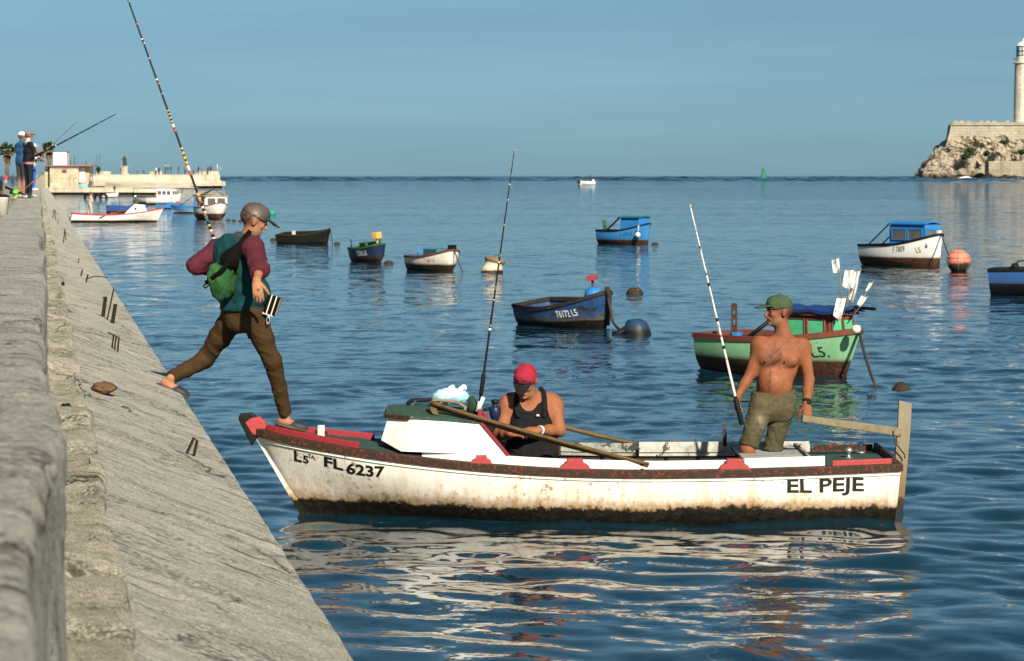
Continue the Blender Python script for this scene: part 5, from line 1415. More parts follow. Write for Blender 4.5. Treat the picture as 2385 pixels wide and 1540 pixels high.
def lettering(b, body, t, zf, size, mat, side=-1, squeeze=0.8, bold=0.0, slope=0.05, right=False):
    x = float(b.h.pt(t, 0.8, 1)[0]); zz = float(b.h.sheer(t)) * zf
    me = text_mesh(body, size, bold); w = max(q.co.x for q in me.vertices) * squeeze; bpy.data.meshes.remove(me)
    hull_text(b.h, body, size, x - (-side) * w / 2 if side < 0 else x + w / 2, zz, side, mat, b.root, bold, squeeze, slope, 0.006)
def rope_to(b, t, pts_world, r=0.012, mat=None):
    p = b.h.pt(t, 1.0, 1); p = Vector((p[0], 0 if t > 0.97 else p[1], p[2] + 0.05))
    M = Matrix.LocRotScale(b.root.location, b.root.rotation_euler, (1, 1, 1)).inverted()
    pts = [p] + [M @ Vector(q) for q in pts_world]
    # let it sag between its ends
    out = []
    for i in range(len(pts) - 1):
        n = 6
        for k in range(n): out.append(pts[i].lerp(pts[i + 1], k / n) - Vector((0, 0, 0.10 * math.sin(math.pi * k / n) * (pts[i + 1] - pts[i]).length * 0.3)))
    out.append(pts[-1]); MB().tube(out, r, 6).build('mooring_rope', mat or M_ROPE, b.root)
def cabin(b, x0, x1, w, z0, z1, wall, roof, pane, slope=0.06, over=0.05, side_panes=2, front_panes=2, camber=0.04, frame=None, aft_open=False, win=(0.30, 0.86), lean=0.03):
    """wheelhouse from x0 (after end) to x1 (fore end), with window panes set in frames"""
    r = b.root
    wl, wt = w / 2, w / 2 - lean
    lo = [(x0, -wl, z0), (x1, -wl, z0), (x1, wl, z0), (x0, wl, z0)]; hi = [(x0, -wt, z1), (x1 - slope, -wt, z1), (x1 - slope, wt, z1), (x0, wt, z1)]
    fs = [[0, 1, 5, 4], [1, 2, 6, 5], [2, 3, 7, 6]] + ([] if aft_open else [[3, 0, 4, 7]])
    c = MB().add(lo + hi, fs).build('cabin_wall', wall, r)
    n = 7; Vv = []
    for x in (x0 - over, x1 - slope + over):
        for q in np.linspace(-1, 1, n): Vv.append((x, q * (wt + over), z1 + 0.004 + camber * (1 - q * q)))
    Vv = np.array(Vv); V2 = Vv.copy(); V2[:, 2] += 0.035
    mb = MB(); mb.add(Vv, grid_faces(2, n).tolist()); mb.add(V2, grid_faces(2, n, True).tolist())
    for a in (0, n): mb.add(np.concatenate([Vv[a:a + n], V2[a:a + n]]), [[k, k + 1, n + k + 1, n + k] for k in range(n - 1)])
    for a in (0, n - 1): mb.add([Vv[a], Vv[n + a], V2[n + a], V2[a]], [[0, 1, 2, 3]])
    mb.build('cabin_roof', roof, r)
    if pane is None: return
    frame = frame or wall
    def quad(p00, p10, p11, p01, s0, s1, t0, t1, off):
        P = lambda s, t: Vector(p00) * (1 - s) * (1 - t) + Vector(p10) * s * (1 - t) + Vector(p11) * s * t + Vector(p01) * (1 - s) * t + off
        q = [P(s0, t0), P(s1, t0), P(s1, t1), P(s0, t1)]
        wdw = MB().prism([p + off * 0.3 for p in q], -off * 1.2).build('window', pane, r)
        e = MB()
        for i in range(4): e.bar(q[i] + off * 0.6, q[(i + 1) % 4] + off * 0.6, 0.018, 0.018)
        e.build('window_frame', frame, wdw)
    for k in range(side_panes):
        s0 = 0.07 + k * 0.9 / side_panes; s1 = s0 + 0.9 / side_panes - 0.06
        quad(lo[0], lo[1], hi[1], hi[0], s0, s1, win[0], win[1], Vector((0, -0.012, 0)))
        quad(lo[3], lo[2], hi[2], hi[3], s0, s1, win[0], win[1], Vector((0, 0.012, 0)))
    for k in range(front_panes):
        s0 = 0.07 + k * 0.9 / front_panes; s1 = s0 + 0.9 / front_panes - 0.06
        quad(lo[1], lo[2], hi[2], hi[1], s0, s1, win[0], win[1], Vector((0.012, 0, 0)))
def lbox(b, c, s, mat, name, rz=0.0, bevel=0.0):
    return MB().box(c, s, Matrix.Rotation(rz, 3, 'Z')).build(name, mat, b.root, bevel)

# --- green boat behind the standing man
HG = hp('pale_green_hull', (0.22, 0.47, 0.26), band=0.20, band_col=(0.045, 0.022, 0.014), stain=(0.12, 0.14, 0.06), stain_h=0.05, amount=0.6, chip=(0.04, 0.09, 0.05), chip_amt=-0.05, wob=0.04)
g = boat('green_cabin_boat', 'pale green boat with emerald windows and white flags behind the standing man', 1832, 868, -46, 2.45, 1.36, (0.58, 0.44, 0.44), HG, M_BROWN, M_BLUE, rake=0.30, full=0.55, rail=(0.09, 0.07), thwarts=(0.12, 0.35), bilge=3.2)
lettering(g, 'F 1852L5.', 0.765, 0.50, 0.20, M_BLACK_LETTER, -1, 0.82, 0.0, 0.02)
cabin(g, 0.20, 0.98, 0.56, 0.44, 0.80, M_BROWN, M_BROWN, M_GREENPANE, 0.05, 0.06, 2, 2, 0.03, M_BROWN, win=(0.22, 0.88))
tr = MB(); n = 12; Vv = []
for i in range(n):
    for j in range(7):
        x = 0.14 + 0.93 * i / (n - 1); yy = -0.33 + 0.66 * j / 6
        Vv.append((x, yy, 0.885 + 0.03 * (1 - (yy / 0.33) ** 2) + 0.014 * math.sin(13 * x + 3 * yy) + 0.012 * math.sin(17 * yy + 5 * x)))
Vv = np.array(Vv); V2 = Vv.copy(); V2[:, 2] -= 0.04
tr.add(Vv, grid_faces(n, 7, True).tolist(), True); tr.add(V2, grid_faces(n, 7).tolist(), True)
for a in (0, (n - 1) * 7): tr.add(np.concatenate([Vv[a:a + 7], V2[a:a + 7]]), [[k, k + 1, 7 + k + 1, 7 + k] for k in range(6)])
for a in (0, 6): tr.add(np.concatenate([Vv[a::7], V2[a::7]]), [[k, k + 1, n + k + 1, n + k] for k in range(n - 1)])
tr.build('roof_tarp', paint('blue_tarp', (0.012, 0.045, 0.17), (0.01, 0.02, 0.05), 0.4, 6, 0.5, 0.3), g.root)
lbox(g, (1.16, 0.20, 0.90), (0.5, 0.04, 0.04), M_BLACK, 'roof_pole', -0.3)
def gloc(u, v, y):
    M = Matrix.LocRotScale(g.root.location, g.root.rotation_euler, (1, 1, 1)).inverted(); return M @ D(u, v, y)
pst = MB(); q = gloc(1710, 775, 34.6)
for dx, dz, sx, sz in ((-0.027, 0.19, 0.022, 0.40), (0.027, 0.19, 0.022, 0.40), (0, 0.05, 0.034, 0.10), (0, 0.21, 0.034, 0.06), (0, 0.35, 0.034, 0.09)):
    pst.box(q + Matrix.Rotation(rad(46), 3, 'Z') @ Vector((dx, 0, dz)), (sx, 0.05, sz), Matrix.Rotation(rad(46), 3, 'Z'))
pst.build('perforated_post', M_RUST, g.root)
MB().tube([gloc(1726, 800, 34.3), gloc(1796, 745, 34.2)], 0.028, 8).build('black_pole', M_BLACK, g.root)
MB().add(*[[tuple(gloc(1715, 782, 34.4) + Vector((0.09 * math.cos(a) * (1 if z else 0.8), 0.09 * math.sin(a) * (1 if z else 0.8), -0.06 + 0.10 * z))) for z in (0, 1) for a in np.linspace(0, 2 * math.pi, 9)[:-1]], [[k, (k + 1) % 8, 8 + (k + 1) % 8, 8 + k] for k in range(8)] + [list(range(8, 16))]]).build('blue_tub', M_BLUE, g.root)
rope_to(g, 1.0, [D(2040, 902, wl_y(905))], 0.02)
MB().lathe([(0, -0.06), (0.05, -0.04), (0.065, 0), (0.05, 0.05), (0, 0.06)], gloc(1994, 768, 33.3), 12).build('fender', M_WWHT, g.root)
# bundle of white marker flags standing on its roof
fcol = paint('white_flag_cloth', (0.78, 0.77, 0.73), (0.5, 0.45, 0.38), 0.3, 5, 0.8, 0.3)
flagspec = [((1962, 735), (1953, 597), (1946, 618, 1955, 640), 33.6), ((1965, 735), (1990, 625), (1972, 640, 1988, 668), 33.7), ((1972, 733), (2005, 627), (1990, 640, 2003, 668), 33.8), ((1978, 735), (2000, 650), (1985, 660, 1998, 690), 33.9), ((1985, 735), (2035, 655), (2008, 685, 2026, 700), 33.8), ((1960, 735), (1972, 690), (1955, 693, 1974, 725), 33.5), ((1988, 735), (2022, 690), (2000, 700, 2018, 716), 33.7)]
words = ['standing tallest at the left', 'leaning right behind the tallest', 'third from left', 'half folded in the middle', 'leaning farthest to the right', 'hanging low on the roof edge', 'drooping low at the right']
for (b0, t0, fl4, yy), wd in zip(flagspec, words):
    o = thing('marker_flag', 'white marker flag on a cane on the green boat, ' + wd, 'flag', D(b0[0], b0[1], yy), group='marker flags on the green boat')
    tp = rel(o, t0[0], t0[1], yy)
    MB().tube([(0, 0, 0), tp], 0.009, 6).build('cane', M_WOOD, o)
    d = tp.normalized(); s_ = (rel(o, fl4[0], (fl4[1] + fl4[3]) / 2, yy) - tp * 0.75); s_ -= d * s_.dot(d); s_ *= 1.7
    H_ = abs(fl4[3] - fl4[1]) * yy / FP * 1.7; mb = MB(); n = 5; vs_ = []
    for i in range(n):
        for j in range(n):
            a_, b_ = i / (n - 1), j / (n - 1)
            p = tp - d * (0.03 + H_ * b_ * (1 - 0.25 * a_) + 0.10 * H_ * a_) + s_ * a_ * 1.0 + Vector((0, -0.05 * math.sin(a_ * 5 + b_ * 2), 0)); vs_.append(p)
    mb.add(vs_, grid_faces(n, n).tolist(), True)
    mb.add([p + Vector((0, 0.006, 0)) for p in vs_], grid_faces(n, n, True).tolist(), True); mb.build('flag_cloth', fcol, o)

# --- old blue open boat, middle
HB = hp('old_blue_hull', (0.012, 0.062, 0.19), band=0.16, band_col=(0.012, 0.009, 0.006), stain=(0.14, 0.12, 0.05), stain_h=0.06, amount=0.9, chip=(0.035, 0.03, 0.02), chip_amt=0.30, wob=0.07)
b1 = boat('old_blue_rowing_boat', 'battered dark blue open boat lettered T6172 L5 beside a blue buoy', 1330, 760, -54, 2.25, 1.12, (0.62, 0.36, 0.36), HB, M_DARKWOOD, M_BLUE, rake=0.18, full=0.55, rail=(0.075, 0.06), thwarts=(0.25, 0.5, 0.7), sp=1.6, tilt=7)
lettering(b1, 'T6172 L5', 0.72, 0.50, 0.17, M_WHITE_LETTER, -1, 0.62, 0.004, 0.10)
p = b1.h.pt(0.86, 1.0, 1)
MB().lathe([(0, -0.02), (0.10, 0.0), (0.15, 0.06), (0.165, 0.13), (0.14, 0.21), (0.07, 0.255), (0, 0.26)], (p[0], -0.05, p[2] - 0.06), 18).build('blue_float', M_BLUE, b1.root)
MB().tube([(p[0], -0.05, p[2] + 0.19), (p[0], -0.05, p[2] + 0.33)], 0.022, 8).build('float_stalk', M_PINK, b1.root)
lbox(b1, (p[0], -0.05, p[2] + 0.36), (0.16, 0.20, 0.075), M_PINK, 'float_top', 0.6, 0.01)
q = b1.h.pt(1.0, 1.0, 1); MB().tube([(q[0] + 0.02, 0, q[2] + 0.12), (q[0] + 0.05, 0, q[2] - 0.05), (q[0] - 0.02, 0, q[2] - 0.35), (q[0] - 0.08, 0, q[2] - 0.55)], 0.045, 8).build('rope_fender', M_DARKWOOD, b1.root)
yb = wl_y(778); rope_to(b1, 1.0, [D(1428, 752, 44.0), D(1452, 772, yb)], 0.025)

# --- blue cabin boat, upper middle
HB2 = hp('bright_blue_hull', (0.035, 0.20, 0.46), band=0.16, band_col=(0.045, 0.020, 0.010), stain=(0.06, 0.10, 0.14), stain_h=0.04, amount=0.5, wob=0.04)
b2 = boat('blue_cabin_boat', 'bright blue boat with blue cabin and white float, far out in the middle', 1458, 569, -40, 2.35, 1.12, (0.78, 0.48, 0.50), HB2, M_BLACK, M_BROWN, rake=0.16, full=0.5, rail=(0.07, 0.06), thwarts=(0.2, 0.4), sp=1.6)
lettering(b2, 'F 1279 L5', 0.66, 0.52, 0.20, M_BLACK_LETTER, -1, 0.62, 0.0, 0.12)
cabin(b2, 0.0, 0.92, 0.74, 0.50, 1.02, M_BLUE, M_TEAL, None, 0.05, 0.08)
MB().prism([(0.04, -0.30, 0.56), (0.04, 0.30, 0.56), (0.04, 0.30, 0.98), (0.04, -0.30, 0.98)], (-0.012, 0, 0)).build('cabin_door', M_DBLUE, b2.root)
MB().bar((-0.75, -0.3, 0.5), (0.0, -0.40, 1.03), 0.05).build('roof_prop', M_BLACK, b2.root)
MB().tube([(-0.85, -0.2, 0.45), (-0.9, -0.2, 0.92)], 0.07, 8).build('green_post', M_DKGREEN, b2.root)
q = b2.h.pt(0.88, 1.0, -1); MB().lathe([(0, -0.11), (0.08, -0.08), (0.11, 0), (0.08, 0.08), (0, 0.11)], (q[0], q[1] - 0.10, q[2] - 0.32), 14).build('fender', M_WWHT, b2.root)
MB().tube([(q[0], q[1] - 0.05, q[2] + 0.04), (q[0], q[1] - 0.10, q[2] - 0.22)], 0.018, 6).build('fender_line', M_WWHT, b2.root)

# --- white boat with blue wheelhouse, right
HW = hp('off_white_hull', (0.70, 0.70, 0.66), band=0.26, band_col=(0.06, 0.028, 0.016), stain=(0.30, 0.28, 0.22), stain_h=0.04, amount=0.35, wob=0.03)
b3 = boat('white_wheelhouse_boat', 'white boat with bright blue wheelhouse lettered F7809 beside the pink buoy', 2108, 620, -50, 2.75, 1.42, (0.92, 0.58, 0.56), HW, M_BLACK, M_BLUE, rake=0.10, full=0.5, rail=(0.08, 0.07), thwarts=(0.15,), sp=1.8, bilge=3.4, aft_deck=(0.02, 0.36, M_BLUE))
lettering(b3, 'F.7809', 0.62, 0.62, 0.24, M_BLACK_LETTER, -1, 0.62, 0.0, 0.14); lettering(b3, 'L5', 0.82, 0.54, 0.22, M_BLACK_LETTER, -1, 0.62, 0.0, 0.0)
lettering(b3, 'F7809 L5', 0.80, 0.60, 0.22, M_BLACK_LETTER, 1, 0.6, 0.0, -0.1)
cabin(b3, -0.30, 1.12, 0.68, 0.58, 1.22, M_BLUE, M_BLUE, M_GLASS, 0.10, 0.05, 2, 2, 0.06, win=(0.30, 0.78))
MB().prism([(-0.36, -0.26, 0.64), (-0.36, 0.26, 0.64), (-0.36, 0.26, 1.16), (-0.36, -0.26, 1.16)], (-0.014, 0, 0)).build('cabin_door', M_DBLUE, b3.root)
for yy in (-0.30, 0.30): MB().tube([(-1.15, yy, 0.62), (-0.34, yy, 1.24)], 0.02, 6).build('canopy_strut', M_BLACK, b3.root)
lbox(b3, (1.29, 0, 0.98), (0.10, 0.12, 0.16), M_WHITE, 'stem_head', 0, 0.01)
rope_to(b3, 1.0, [D(2228, 632, wl_y(632))], 0.02)

# --- blue boat cut by the right edge
HB4 = hp('blue_grey_hull', (0.03, 0.10, 0.27), band=0.26, band_col=(0.008, 0.010, 0.014), stain=(0.05, 0.07, 0.10), stain_h=0.04, amount=0.5, wob=0.03)
b4 = boat('blue_open_boat', 'dark blue open boat cut off by the right edge of the picture', 2472, 688, -18, 3.1, 1.35, (0.72, 0.54, 0.52), HB4, M_BLACK, M_DKGREEN, rake=0.25, rail=(0.08, 0.07), bilge=2.6, aft_deck=(0.02, 0.25, M_DKGREEN))
MB().tube([(-1.15, -0.2, 0.56), (-0.9, -0.25, 0.75), (-0.4, -0.3, 0.85)], 0.022, 6).build('tiller', M_ROPE, b4.root)
MB().lathe([(0, 0), (0.07, 0.01), (0.09, 0.07), (0.06, 0.14), (0, 0.15)], (-1.0, -0.15, 0.56), 12).build('float', M_BLACK, b4.root)

# --- black dinghy
HK = hp('black_dinghy_hull', (0.010, 0.013, 0.010), band=0.08, band_col=(0.008, 0.007, 0.006), stain=(0.03, 0.026, 0.018), stain_h=0.08, amount=0.9, chip=(0.12, 0.09, 0.05), chip_amt=-0.12, wob=0.08)
b5 = boat('black_dinghy', 'weather-beaten black dinghy with mossy rail in the middle distance', 712, 567, -24, 2.25, 1.05, (0.56, 0.36, 0.34), HK, M_DARKWOOD, M_DKGREEN, rake=0.22, full=0.55, rail=(0.06, 0.05), tilt=7)
lbox(b5, (-0.45, -0.1, 0.42), (0.10, 0.10, 0.14), M_CREAM, 'tin_can')
rope_to(b5, 1.0, [D(775, 570, wl_y(570))], 0.02)
# --- small dark boat with yellow light
HN = hp('navy_green_hull', (0.010, 0.032, 0.085), band=0.14, band_col=(0.016, 0.010, 0.006), stain=(0.05, 0.03, 0.014), stain_h=0.09, amount=0.9, chip=(0.06, 0.03, 0.015), chip_amt=0.0, wob=0.06)
b6 = boat('navy_small_boat', 'small navy boat with green deck and yellow lamp, lettered T 5216', 862, 611, -66, 1.85, 0.92, (0.55, 0.42, 0.42), HN, M_DKGREEN, M_DKGREEN, rake=0.12, full=0.5, rail=(0.08, 0.06), thwarts=(), deck=(0.1, 0.97, M_DKGREEN), bilge=3.2, tilt=6)
lettering(b6, 'T 5216 L-5', 0.68, 0.52, 0.22, M_WHITE_LETTER, -1, 0.50, 0.004, 0.06)
lbox(b6, (0.0, 0.05, 0.55), (0.55, 0.5, 0.12), M_DKGREEN, 'hatch', 0, 0.01)
q = b6.h.pt(0.9, 1.0, 1); MB().tube([(q[0], 0.02, q[2]), (q[0], 0.02, q[2] + 0.22)], 0.03, 8).build('lamp_post', M_YEL, b6.root)
lbox(b6, (q[0], 0.02, q[2] + 0.32), (0.22, 0.24, 0.20), paint('yellow_lamp', (0.62, 0.40, 0.09), (0.3, 0.2, 0.05), 0.2, 8, 0.5, 0.1), 'lamp_box', 0.5, 0.03)
for xx, yy in ((-0.7, -0.30), (0.45, 0.22)): MB().tube([(xx, yy, 0.42), (xx, yy, 0.72)], 0.018, 6).build('thole_pin', M_BLACK, b6.root)
# --- white/teal boat
HW2 = hp('cream_hull', (0.74, 0.70, 0.60), band=0.18, band_col=(0.025, 0.016, 0.008), stain=(0.24, 0.16, 0.07), stain_h=0.06, amount=0.6, wob=0.06)
b7 = boat('white_teal_boat', 'cream boat with low teal cabin and brown rail beside the drum buoy', 1014, 631, -60, 2.15, 1.12, (0.58, 0.36, 0.36), HW2, M_BROWN, M_TEAL, rake=0.10, full=0.5, rail=(0.07, 0.055), thwarts=(), deck=(0.15, 0.97, M_TEAL), bilge=3.2)
lettering(b7, 'F 1263 L5', 0.72, 0.58, 0.15, M_RED_LETTER, -1, 0.62, 0.0, 0.08)
lbox(b7, (0.10, 0.08, 0.52), (0.80, 0.62, 0.18), M_TEAL, 'low_cabin', 0, 0.02)
lbox(b7, (0.72, 0.14, 0.66), (0.16, 0.20, 0.14), M_BLACK, 'engine_box', 0.4, 0.01)
MB().tube([(-0.85, -0.1, 0.38), (-0.85, -0.1, 0.66)], 0.022, 6).build('mast_stub', M_BLUE, b7.root)
rope_to(b7, 1.0, [D(1078, 635, wl_y(636))], 0.018)

# --- long white boat at the left, with a man aboard
HL = hp('left_white_hull', (0.78, 0.75, 0.68), band=0.12, band_col=(0.014, 0.010, 0.008), stain=(0.30, 0.20, 0.09), stain_h=0.06, amount=0.4, wob=0.06)
b8 = boat('long_white_boat', 'long low white boat with red rail and white cabin near the sea wall', 273, 519, 4, 5.15, 1.6, (0.80, 0.40, 0.50), HL, M_PINK, M_GREY_BOARD, rake=0.45, full=0.62, rail=(0.09, 0.07), thwarts=(0.2, 0.45), deck=(0.72, 0.98, M_PINK), bilge=3.6, nt=40)
lbox(b8, (-0.2, -0.55, 0.50), (0.28, 0.10, 0.14), M_PINK, 'rowlock_chock'); lettering(b8, 'F 3852 L5', 0.76, 0.60, 0.17, M_RED_LETTER, -1, 0.7)
MB().prism([(0.40, -0.56, 0.46), (1.72, -0.52, 0.56), (1.52, -0.46, 1.00), (0.98, -0.46, 1.02)], (0, 1.05, 0)).build('cabin', M_CABIN, b8.root, 0.02)
MB().lathe([(0, 0), (0.05, 0), (0.06, 0.015), (0.0, 0.016)], (1.08, -0.565, 0.80), 14, Matrix.Rotation(rad(90), 3, 'X')).build('porthole', M_BLACK, b8.root)
MB().tube([(-0.9, -0.9, 0.30), (0.2, -0.45, 0.62), (0.6, -0.3, 0.72)], 0.03, 6).build('oar', M_OAR, b8.root)
rope_to(b8, 0.0, [D(124, 491, 118.0)], 0.03)
# --- blue rowing boat with a seated figure
b9 = boat('blue_rowboat', 'dark blue rowing boat with a seated figure in white cap behind the long white boat', 296, 496, 8, 3.0, 1.2, (0.55, 0.42, 0.48), hp('far_blue_hull', (0.02, 0.07, 0.25), band=0.1, amount=0.3), M_DBLUE, M_DBLUE, rake=0.2, tw=0.85, rail=(0.07, 0.06))
for xx in (-1.05, -0.55): MB().tube([(xx, 0.1, 0.4), (xx, 0.1, 0.85)], 0.05, 6).build('outrigger_post', M_BLUE, b9.root)
# --- white cruiser and its neighbours
b10 = boat('white_cabin_cruiser', 'white cabin boat with dark windows and orange after board under the pier', 384, 478, -18, 3.2, 1.6, (1.0, 0.60, 0.60), hp('cruiser_hull', (0.74, 0.73, 0.68), band=0.15, amount=0.3), M_WHITE, M_GREY_BOARD, rake=0.35, rail=(0.07, 0.05), bilge=3.2)
cabin(b10, -0.55, 1.05, 1.15, 0.66, 1.42, M_WHITE, M_WHITE, M_GLASS, 0.15, 0.05, 3, 2, 0.05, win=(0.35, 0.80))
lbox(b10, (-0.62, 0, 0.98), (0.05, 1.1, 0.62), M_ORANGE, 'after_board'); MB().tube([(1.5, 0.2, 0.95), (1.75, 0.2, 1.55)], 0.03, 6).build('bow_staff', M_BLACK, b10.root)
b11 = boat('grey_rowing_boat', 'grey open boat lying left of the white cabin boat', 342, 475, 170, 2.9, 1.3, (0.75, 0.55, 0.55), hp('far_grey_hull', (0.33, 0.34, 0.30), band=0.12, amount=0.5), M_DARKWOOD, M_GREY_BOARD, rake=0.3, rail=(0.07, 0.05))
b12 = boat('small_blue_boat', 'small bright blue rowing boat in front of the white cabin boat', 396, 487, 6, 2.2, 1.0, (0.42, 0.30, 0.34), hp('far_bright_blue_hull', (0.03, 0.19, 0.46), band=0.06, amount=0.3), M_BLUE, M_BLUE, rake=0.2, rail=(0.06, 0.05))
lbox(b12, (0.0, 0, 0.42), (0.5, 0.4, 0.22), M_BLUE, 'crate'); lbox(b12, (0.6, 0, 0.44), (0.3, 0.4, 0.3), M_PINK, 'canister')
b13 = boat('blue_white_boat', 'blue and white boat with blue wheelhouse behind the rod, lying low', 448, 497, 172, 3.2, 1.3, (0.55, 0.42, 0.46), hp('far_bluewhite_hull', (0.03, 0.20, 0.40), band=0.08, stain=(0.6, 0.62, 0.6), stain_h=0.12, amount=0.3), M_BLUE, M_BLUE, rake=0.3, rail=(0.07, 0.05))
cabin(b13, -1.3, -0.2, 1.0, 0.45, 1.25, M_BLUE, M_BLACK, M_GLASS, 0.05, 0.10, 2, 1, 0.03)
MB().tube([(0.9, 0, 0.5), (-0.2, 0, 1.3)], 0.02, 6).build('stay', M_BLACK, b13.root)
# --- white boat with two front windows
b14 = boat('white_bow_on_boat', 'white boat facing us with two windows and brown bottom, left of the stepping man', 494, 512, -62, 2.9, 1.72, (0.98, 0.70, 0.66), hp('bow_on_hull', (0.72, 0.69, 0.62), band=0.36, band_col=(0.07, 0.035, 0.02), stain=(0.35, 0.25, 0.14), stain_h=0.05, amount=0.4), M_BROWN, M_GREY_BOARD, rake=0.10, full=0.42, rail=(0.08, 0.07), bilge=3.4, thwarts=())
cabin(b14, -0.9, 0.75, 1.42, 0.72, 1.40, M_WHITE, M_YEL, M_GLASS, 0.06, 0.10, 2, 2, 0.03)
lettering(b14, 'F 1940 L5', 0.75, 0.64, 0.20, M_RED_LETTER, -1, 0.6)
for a in (-0.5, 0.0, 0.5): MB().tube([(-0.2 + a * 0.3, -0.6 + 0.2 * a, 1.46), (0.0, 0.1, 1.85), (0.3, 0.62, 1.46)], 0.022, 6).build('roof_hoop', M_BLACK, b14.root)
# --- dinghy under the pier, launch on the horizon
b15 = boat('white_dinghy', 'tiny white dinghy tied up below the pier steps', 257, 461, 3, 2.0, 0.9, (0.60, 0.45, 0.50), hp('pier_dinghy_hull', (0.74, 0.72, 0.66), band=0.05, amount=0.2), M_WHITE, M_GREY_BOARD, rake=0.3, rail=(0.06, 0.05))
b16 = boat('horizon_launch', 'small white motor launch alone near the horizon', 1367, 431.5, 180, 4.8, 1.7, (1.15, 0.95, 0.95), hp('launch_hull', (0.80, 0.79, 0.75), band=0.05, amount=0.1), M_WHITE, M_WHITE, rake=0.5, rail=(0.1, 0.1), thwarts=(0.3, 0.5, 0.7))
b16.root.rotation_euler[2] = rad(184)
lbox(b16, (2.3, 0, 0.9), (0.8, 0.7, 1.0), M_BLACK, 'outboard_motor', 0, 0.1); lbox(b16, (2.35, 0, 0.45), (0.3, 0.25, 1.2), M_BLACK, 'motor_leg')
lbox(b16, (-1.8, 0, 1.35), (0.5, 0.9, 0.5), M_WHITE, 'seat_box')

# ------------------------------------------------------------------ buoys and floats
def buoy(label, u, v, prof, mat, extra=None, squash=1.0, name='mooring_buoy', group=None, lump=0.0, tilt=0.0):
    y = wl_y(v); o = thing(name, label, 'buoy', ((u - 1192.5) * y / FP, y, 0), group=group)
    mb = MB(); mb.lathe(prof, (0, 0, 0), 22, Matrix.Rotation(tilt, 3, 'Y'))
    if lump:
        pv = np.array([tuple(q) for q in mb.v]); nz = vnoise(pv * 5 + u, 3)[:, None]; pv = pv * (1 + lump * nz); mb.v = [tuple(q) for q in pv]
    mb.build('float_body', mat, o); return o
def ball(r, z0, n=12, a0=-0.9): return [(r * math.cos(a), z0 + r * math.sin(a)) for a in np.linspace(a0, math.pi / 2 - 0.001, n)]
M_SALMON = hull_paint('salmon_buoy', (0.72, 0.22, 0.155), band=0.20, band_col=(0.025, 0.020, 0.012), stain=(0.10, 0.045, 0.022), stain_h=0.10, amount=0.35, wob=0.28)
sb = buoy('large pink round buoy netted with rope beside the white and blue boat', 2233, 632, ball(0.335, 0.27, 16, -1.2), M_SALMON)
for k in range(6):
    a = k * math.pi / 3 + 0.3
    MB().tube([(0.342 * math.cos(e) * math.cos(a), 0.342 * math.cos(e) * math.sin(a), 0.27 + 0.342 * math.sin(e)) for e in np.linspace(-1.0, 1.55, 10)], 0.009, 5).build('net_rope', M_WOOD, sb)
for e in (0.3, 0.85):
    MB().tube([(0.343 * math.cos(e) * math.cos(a), 0.343 * math.cos(e) * math.sin(a), 0.27 + 0.343 * math.sin(e)) for a in np.linspace(0, 2 * math.pi, 24)], 0.008, 5, False).build('net_rope', M_WOOD, sb)
M_BBUOY = hull_paint('blue_black_buoy', (0.012, 0.05, 0.12), band=0.06, band_col=(0.008, 0.007, 0.006), stain=(0.02, 0.025, 0.03), stain_h=0.12, amount=0.8, chip=(0.012, 0.012, 0.012), chip_amt=0.25, wob=0.12)
o = buoy('dark blue barrel buoy tied to the battered blue boat', 1484, 778, [(0.0, 0.24), (0.10, 0.24), (0.17, 0.20), (0.22, 0.10), (0.25, 0.0), (0.24, -0.12)], M_BBUOY, lump=0.10)
o.scale = (1.0, 1.0, 1.05)
MB().tube([(-0.2, -0.05, 0.08), (-0.30, -0.06, 0.01), (-0.42, -0.06, -0.02)], 0.05, 8).build('chain_collar', M_BLACK, o)
M_KBUOY = paint('barnacled_black', (0.030, 0.022, 0.014), (0.07, 0.055, 0.035), 0.5, 14, 0.8, 0.6)
o = buoy('dark domed buoy with two pale spots beyond the battered blue boat', 1478, 686, [(0.0, 0.155), (0.09, 0.145), (0.15, 0.10), (0.185, 0.03), (0.19, -0.08)], M_KBUOY, lump=0.08)
for dx in (-0.05, 0.055): MB().lathe([(0, 0.012), (0.03, 0.01), (0.034, 0)], (dx, -0.115, 0.09), 10, Matrix.Rotation(rad(60), 3, 'X')).build('pale_spot', M_CREAM, o)
buoy('low dark float near the green boat\'s mooring line', 2099, 906, [(0.0, 0.085), (0.03, 0.08), (0.07, 0.04), (0.11, 0.0), (0.12, -0.05)], M_KBUOY, lump=0.15)
o = buoy('tilted white drum buoy with a rusty top', 1146, 635, [(0.0, 0.40), (0.24, 0.40), (0.275, 0.37), (0.275, 0.30), (0.26, 0.29), (0.27, 0.12), (0.30, 0.06), (0.30, -0.15)], hull_paint('drum_buoy_paint', (0.70, 0.64, 0.50), band=0.05, stain=(0.30, 0.20, 0.10), stain_h=0.08, amount=0.7, wob=0.1), tilt=rad(14))
MB().lathe([(0.0, 0.425), (0.2, 0.42), (0.285, 0.385), (0.29, 0.30), (0.27, 0.295)], (0, 0, 0), 22, Matrix.Rotation(rad(14), 3, 'Y')).build('rusty_cover', paint('rusty_cover_paint', (0.22, 0.15, 0.08), (0.05, 0.03, 0.02), 0.8, 10, 0.8, 0.6), o)
MB().tube([(0.12 + 0.06 * math.cos(a), 0, 0.42 + 0.07 * math.sin(a)) for a in np.linspace(0, math.pi, 8)], 0.014, 6).build('lifting_ring', M_DKGREEN, o)
buoy('small teal round float beyond the stepping man\'s cap', 634, 502, ball(0.24, 0.12, 10, -0.8), paint('teal_float', (0.03, 0.28, 0.20), (0.02, 0.1, 0.08), 0.4, 5, 0.5, 0.2), name='float')
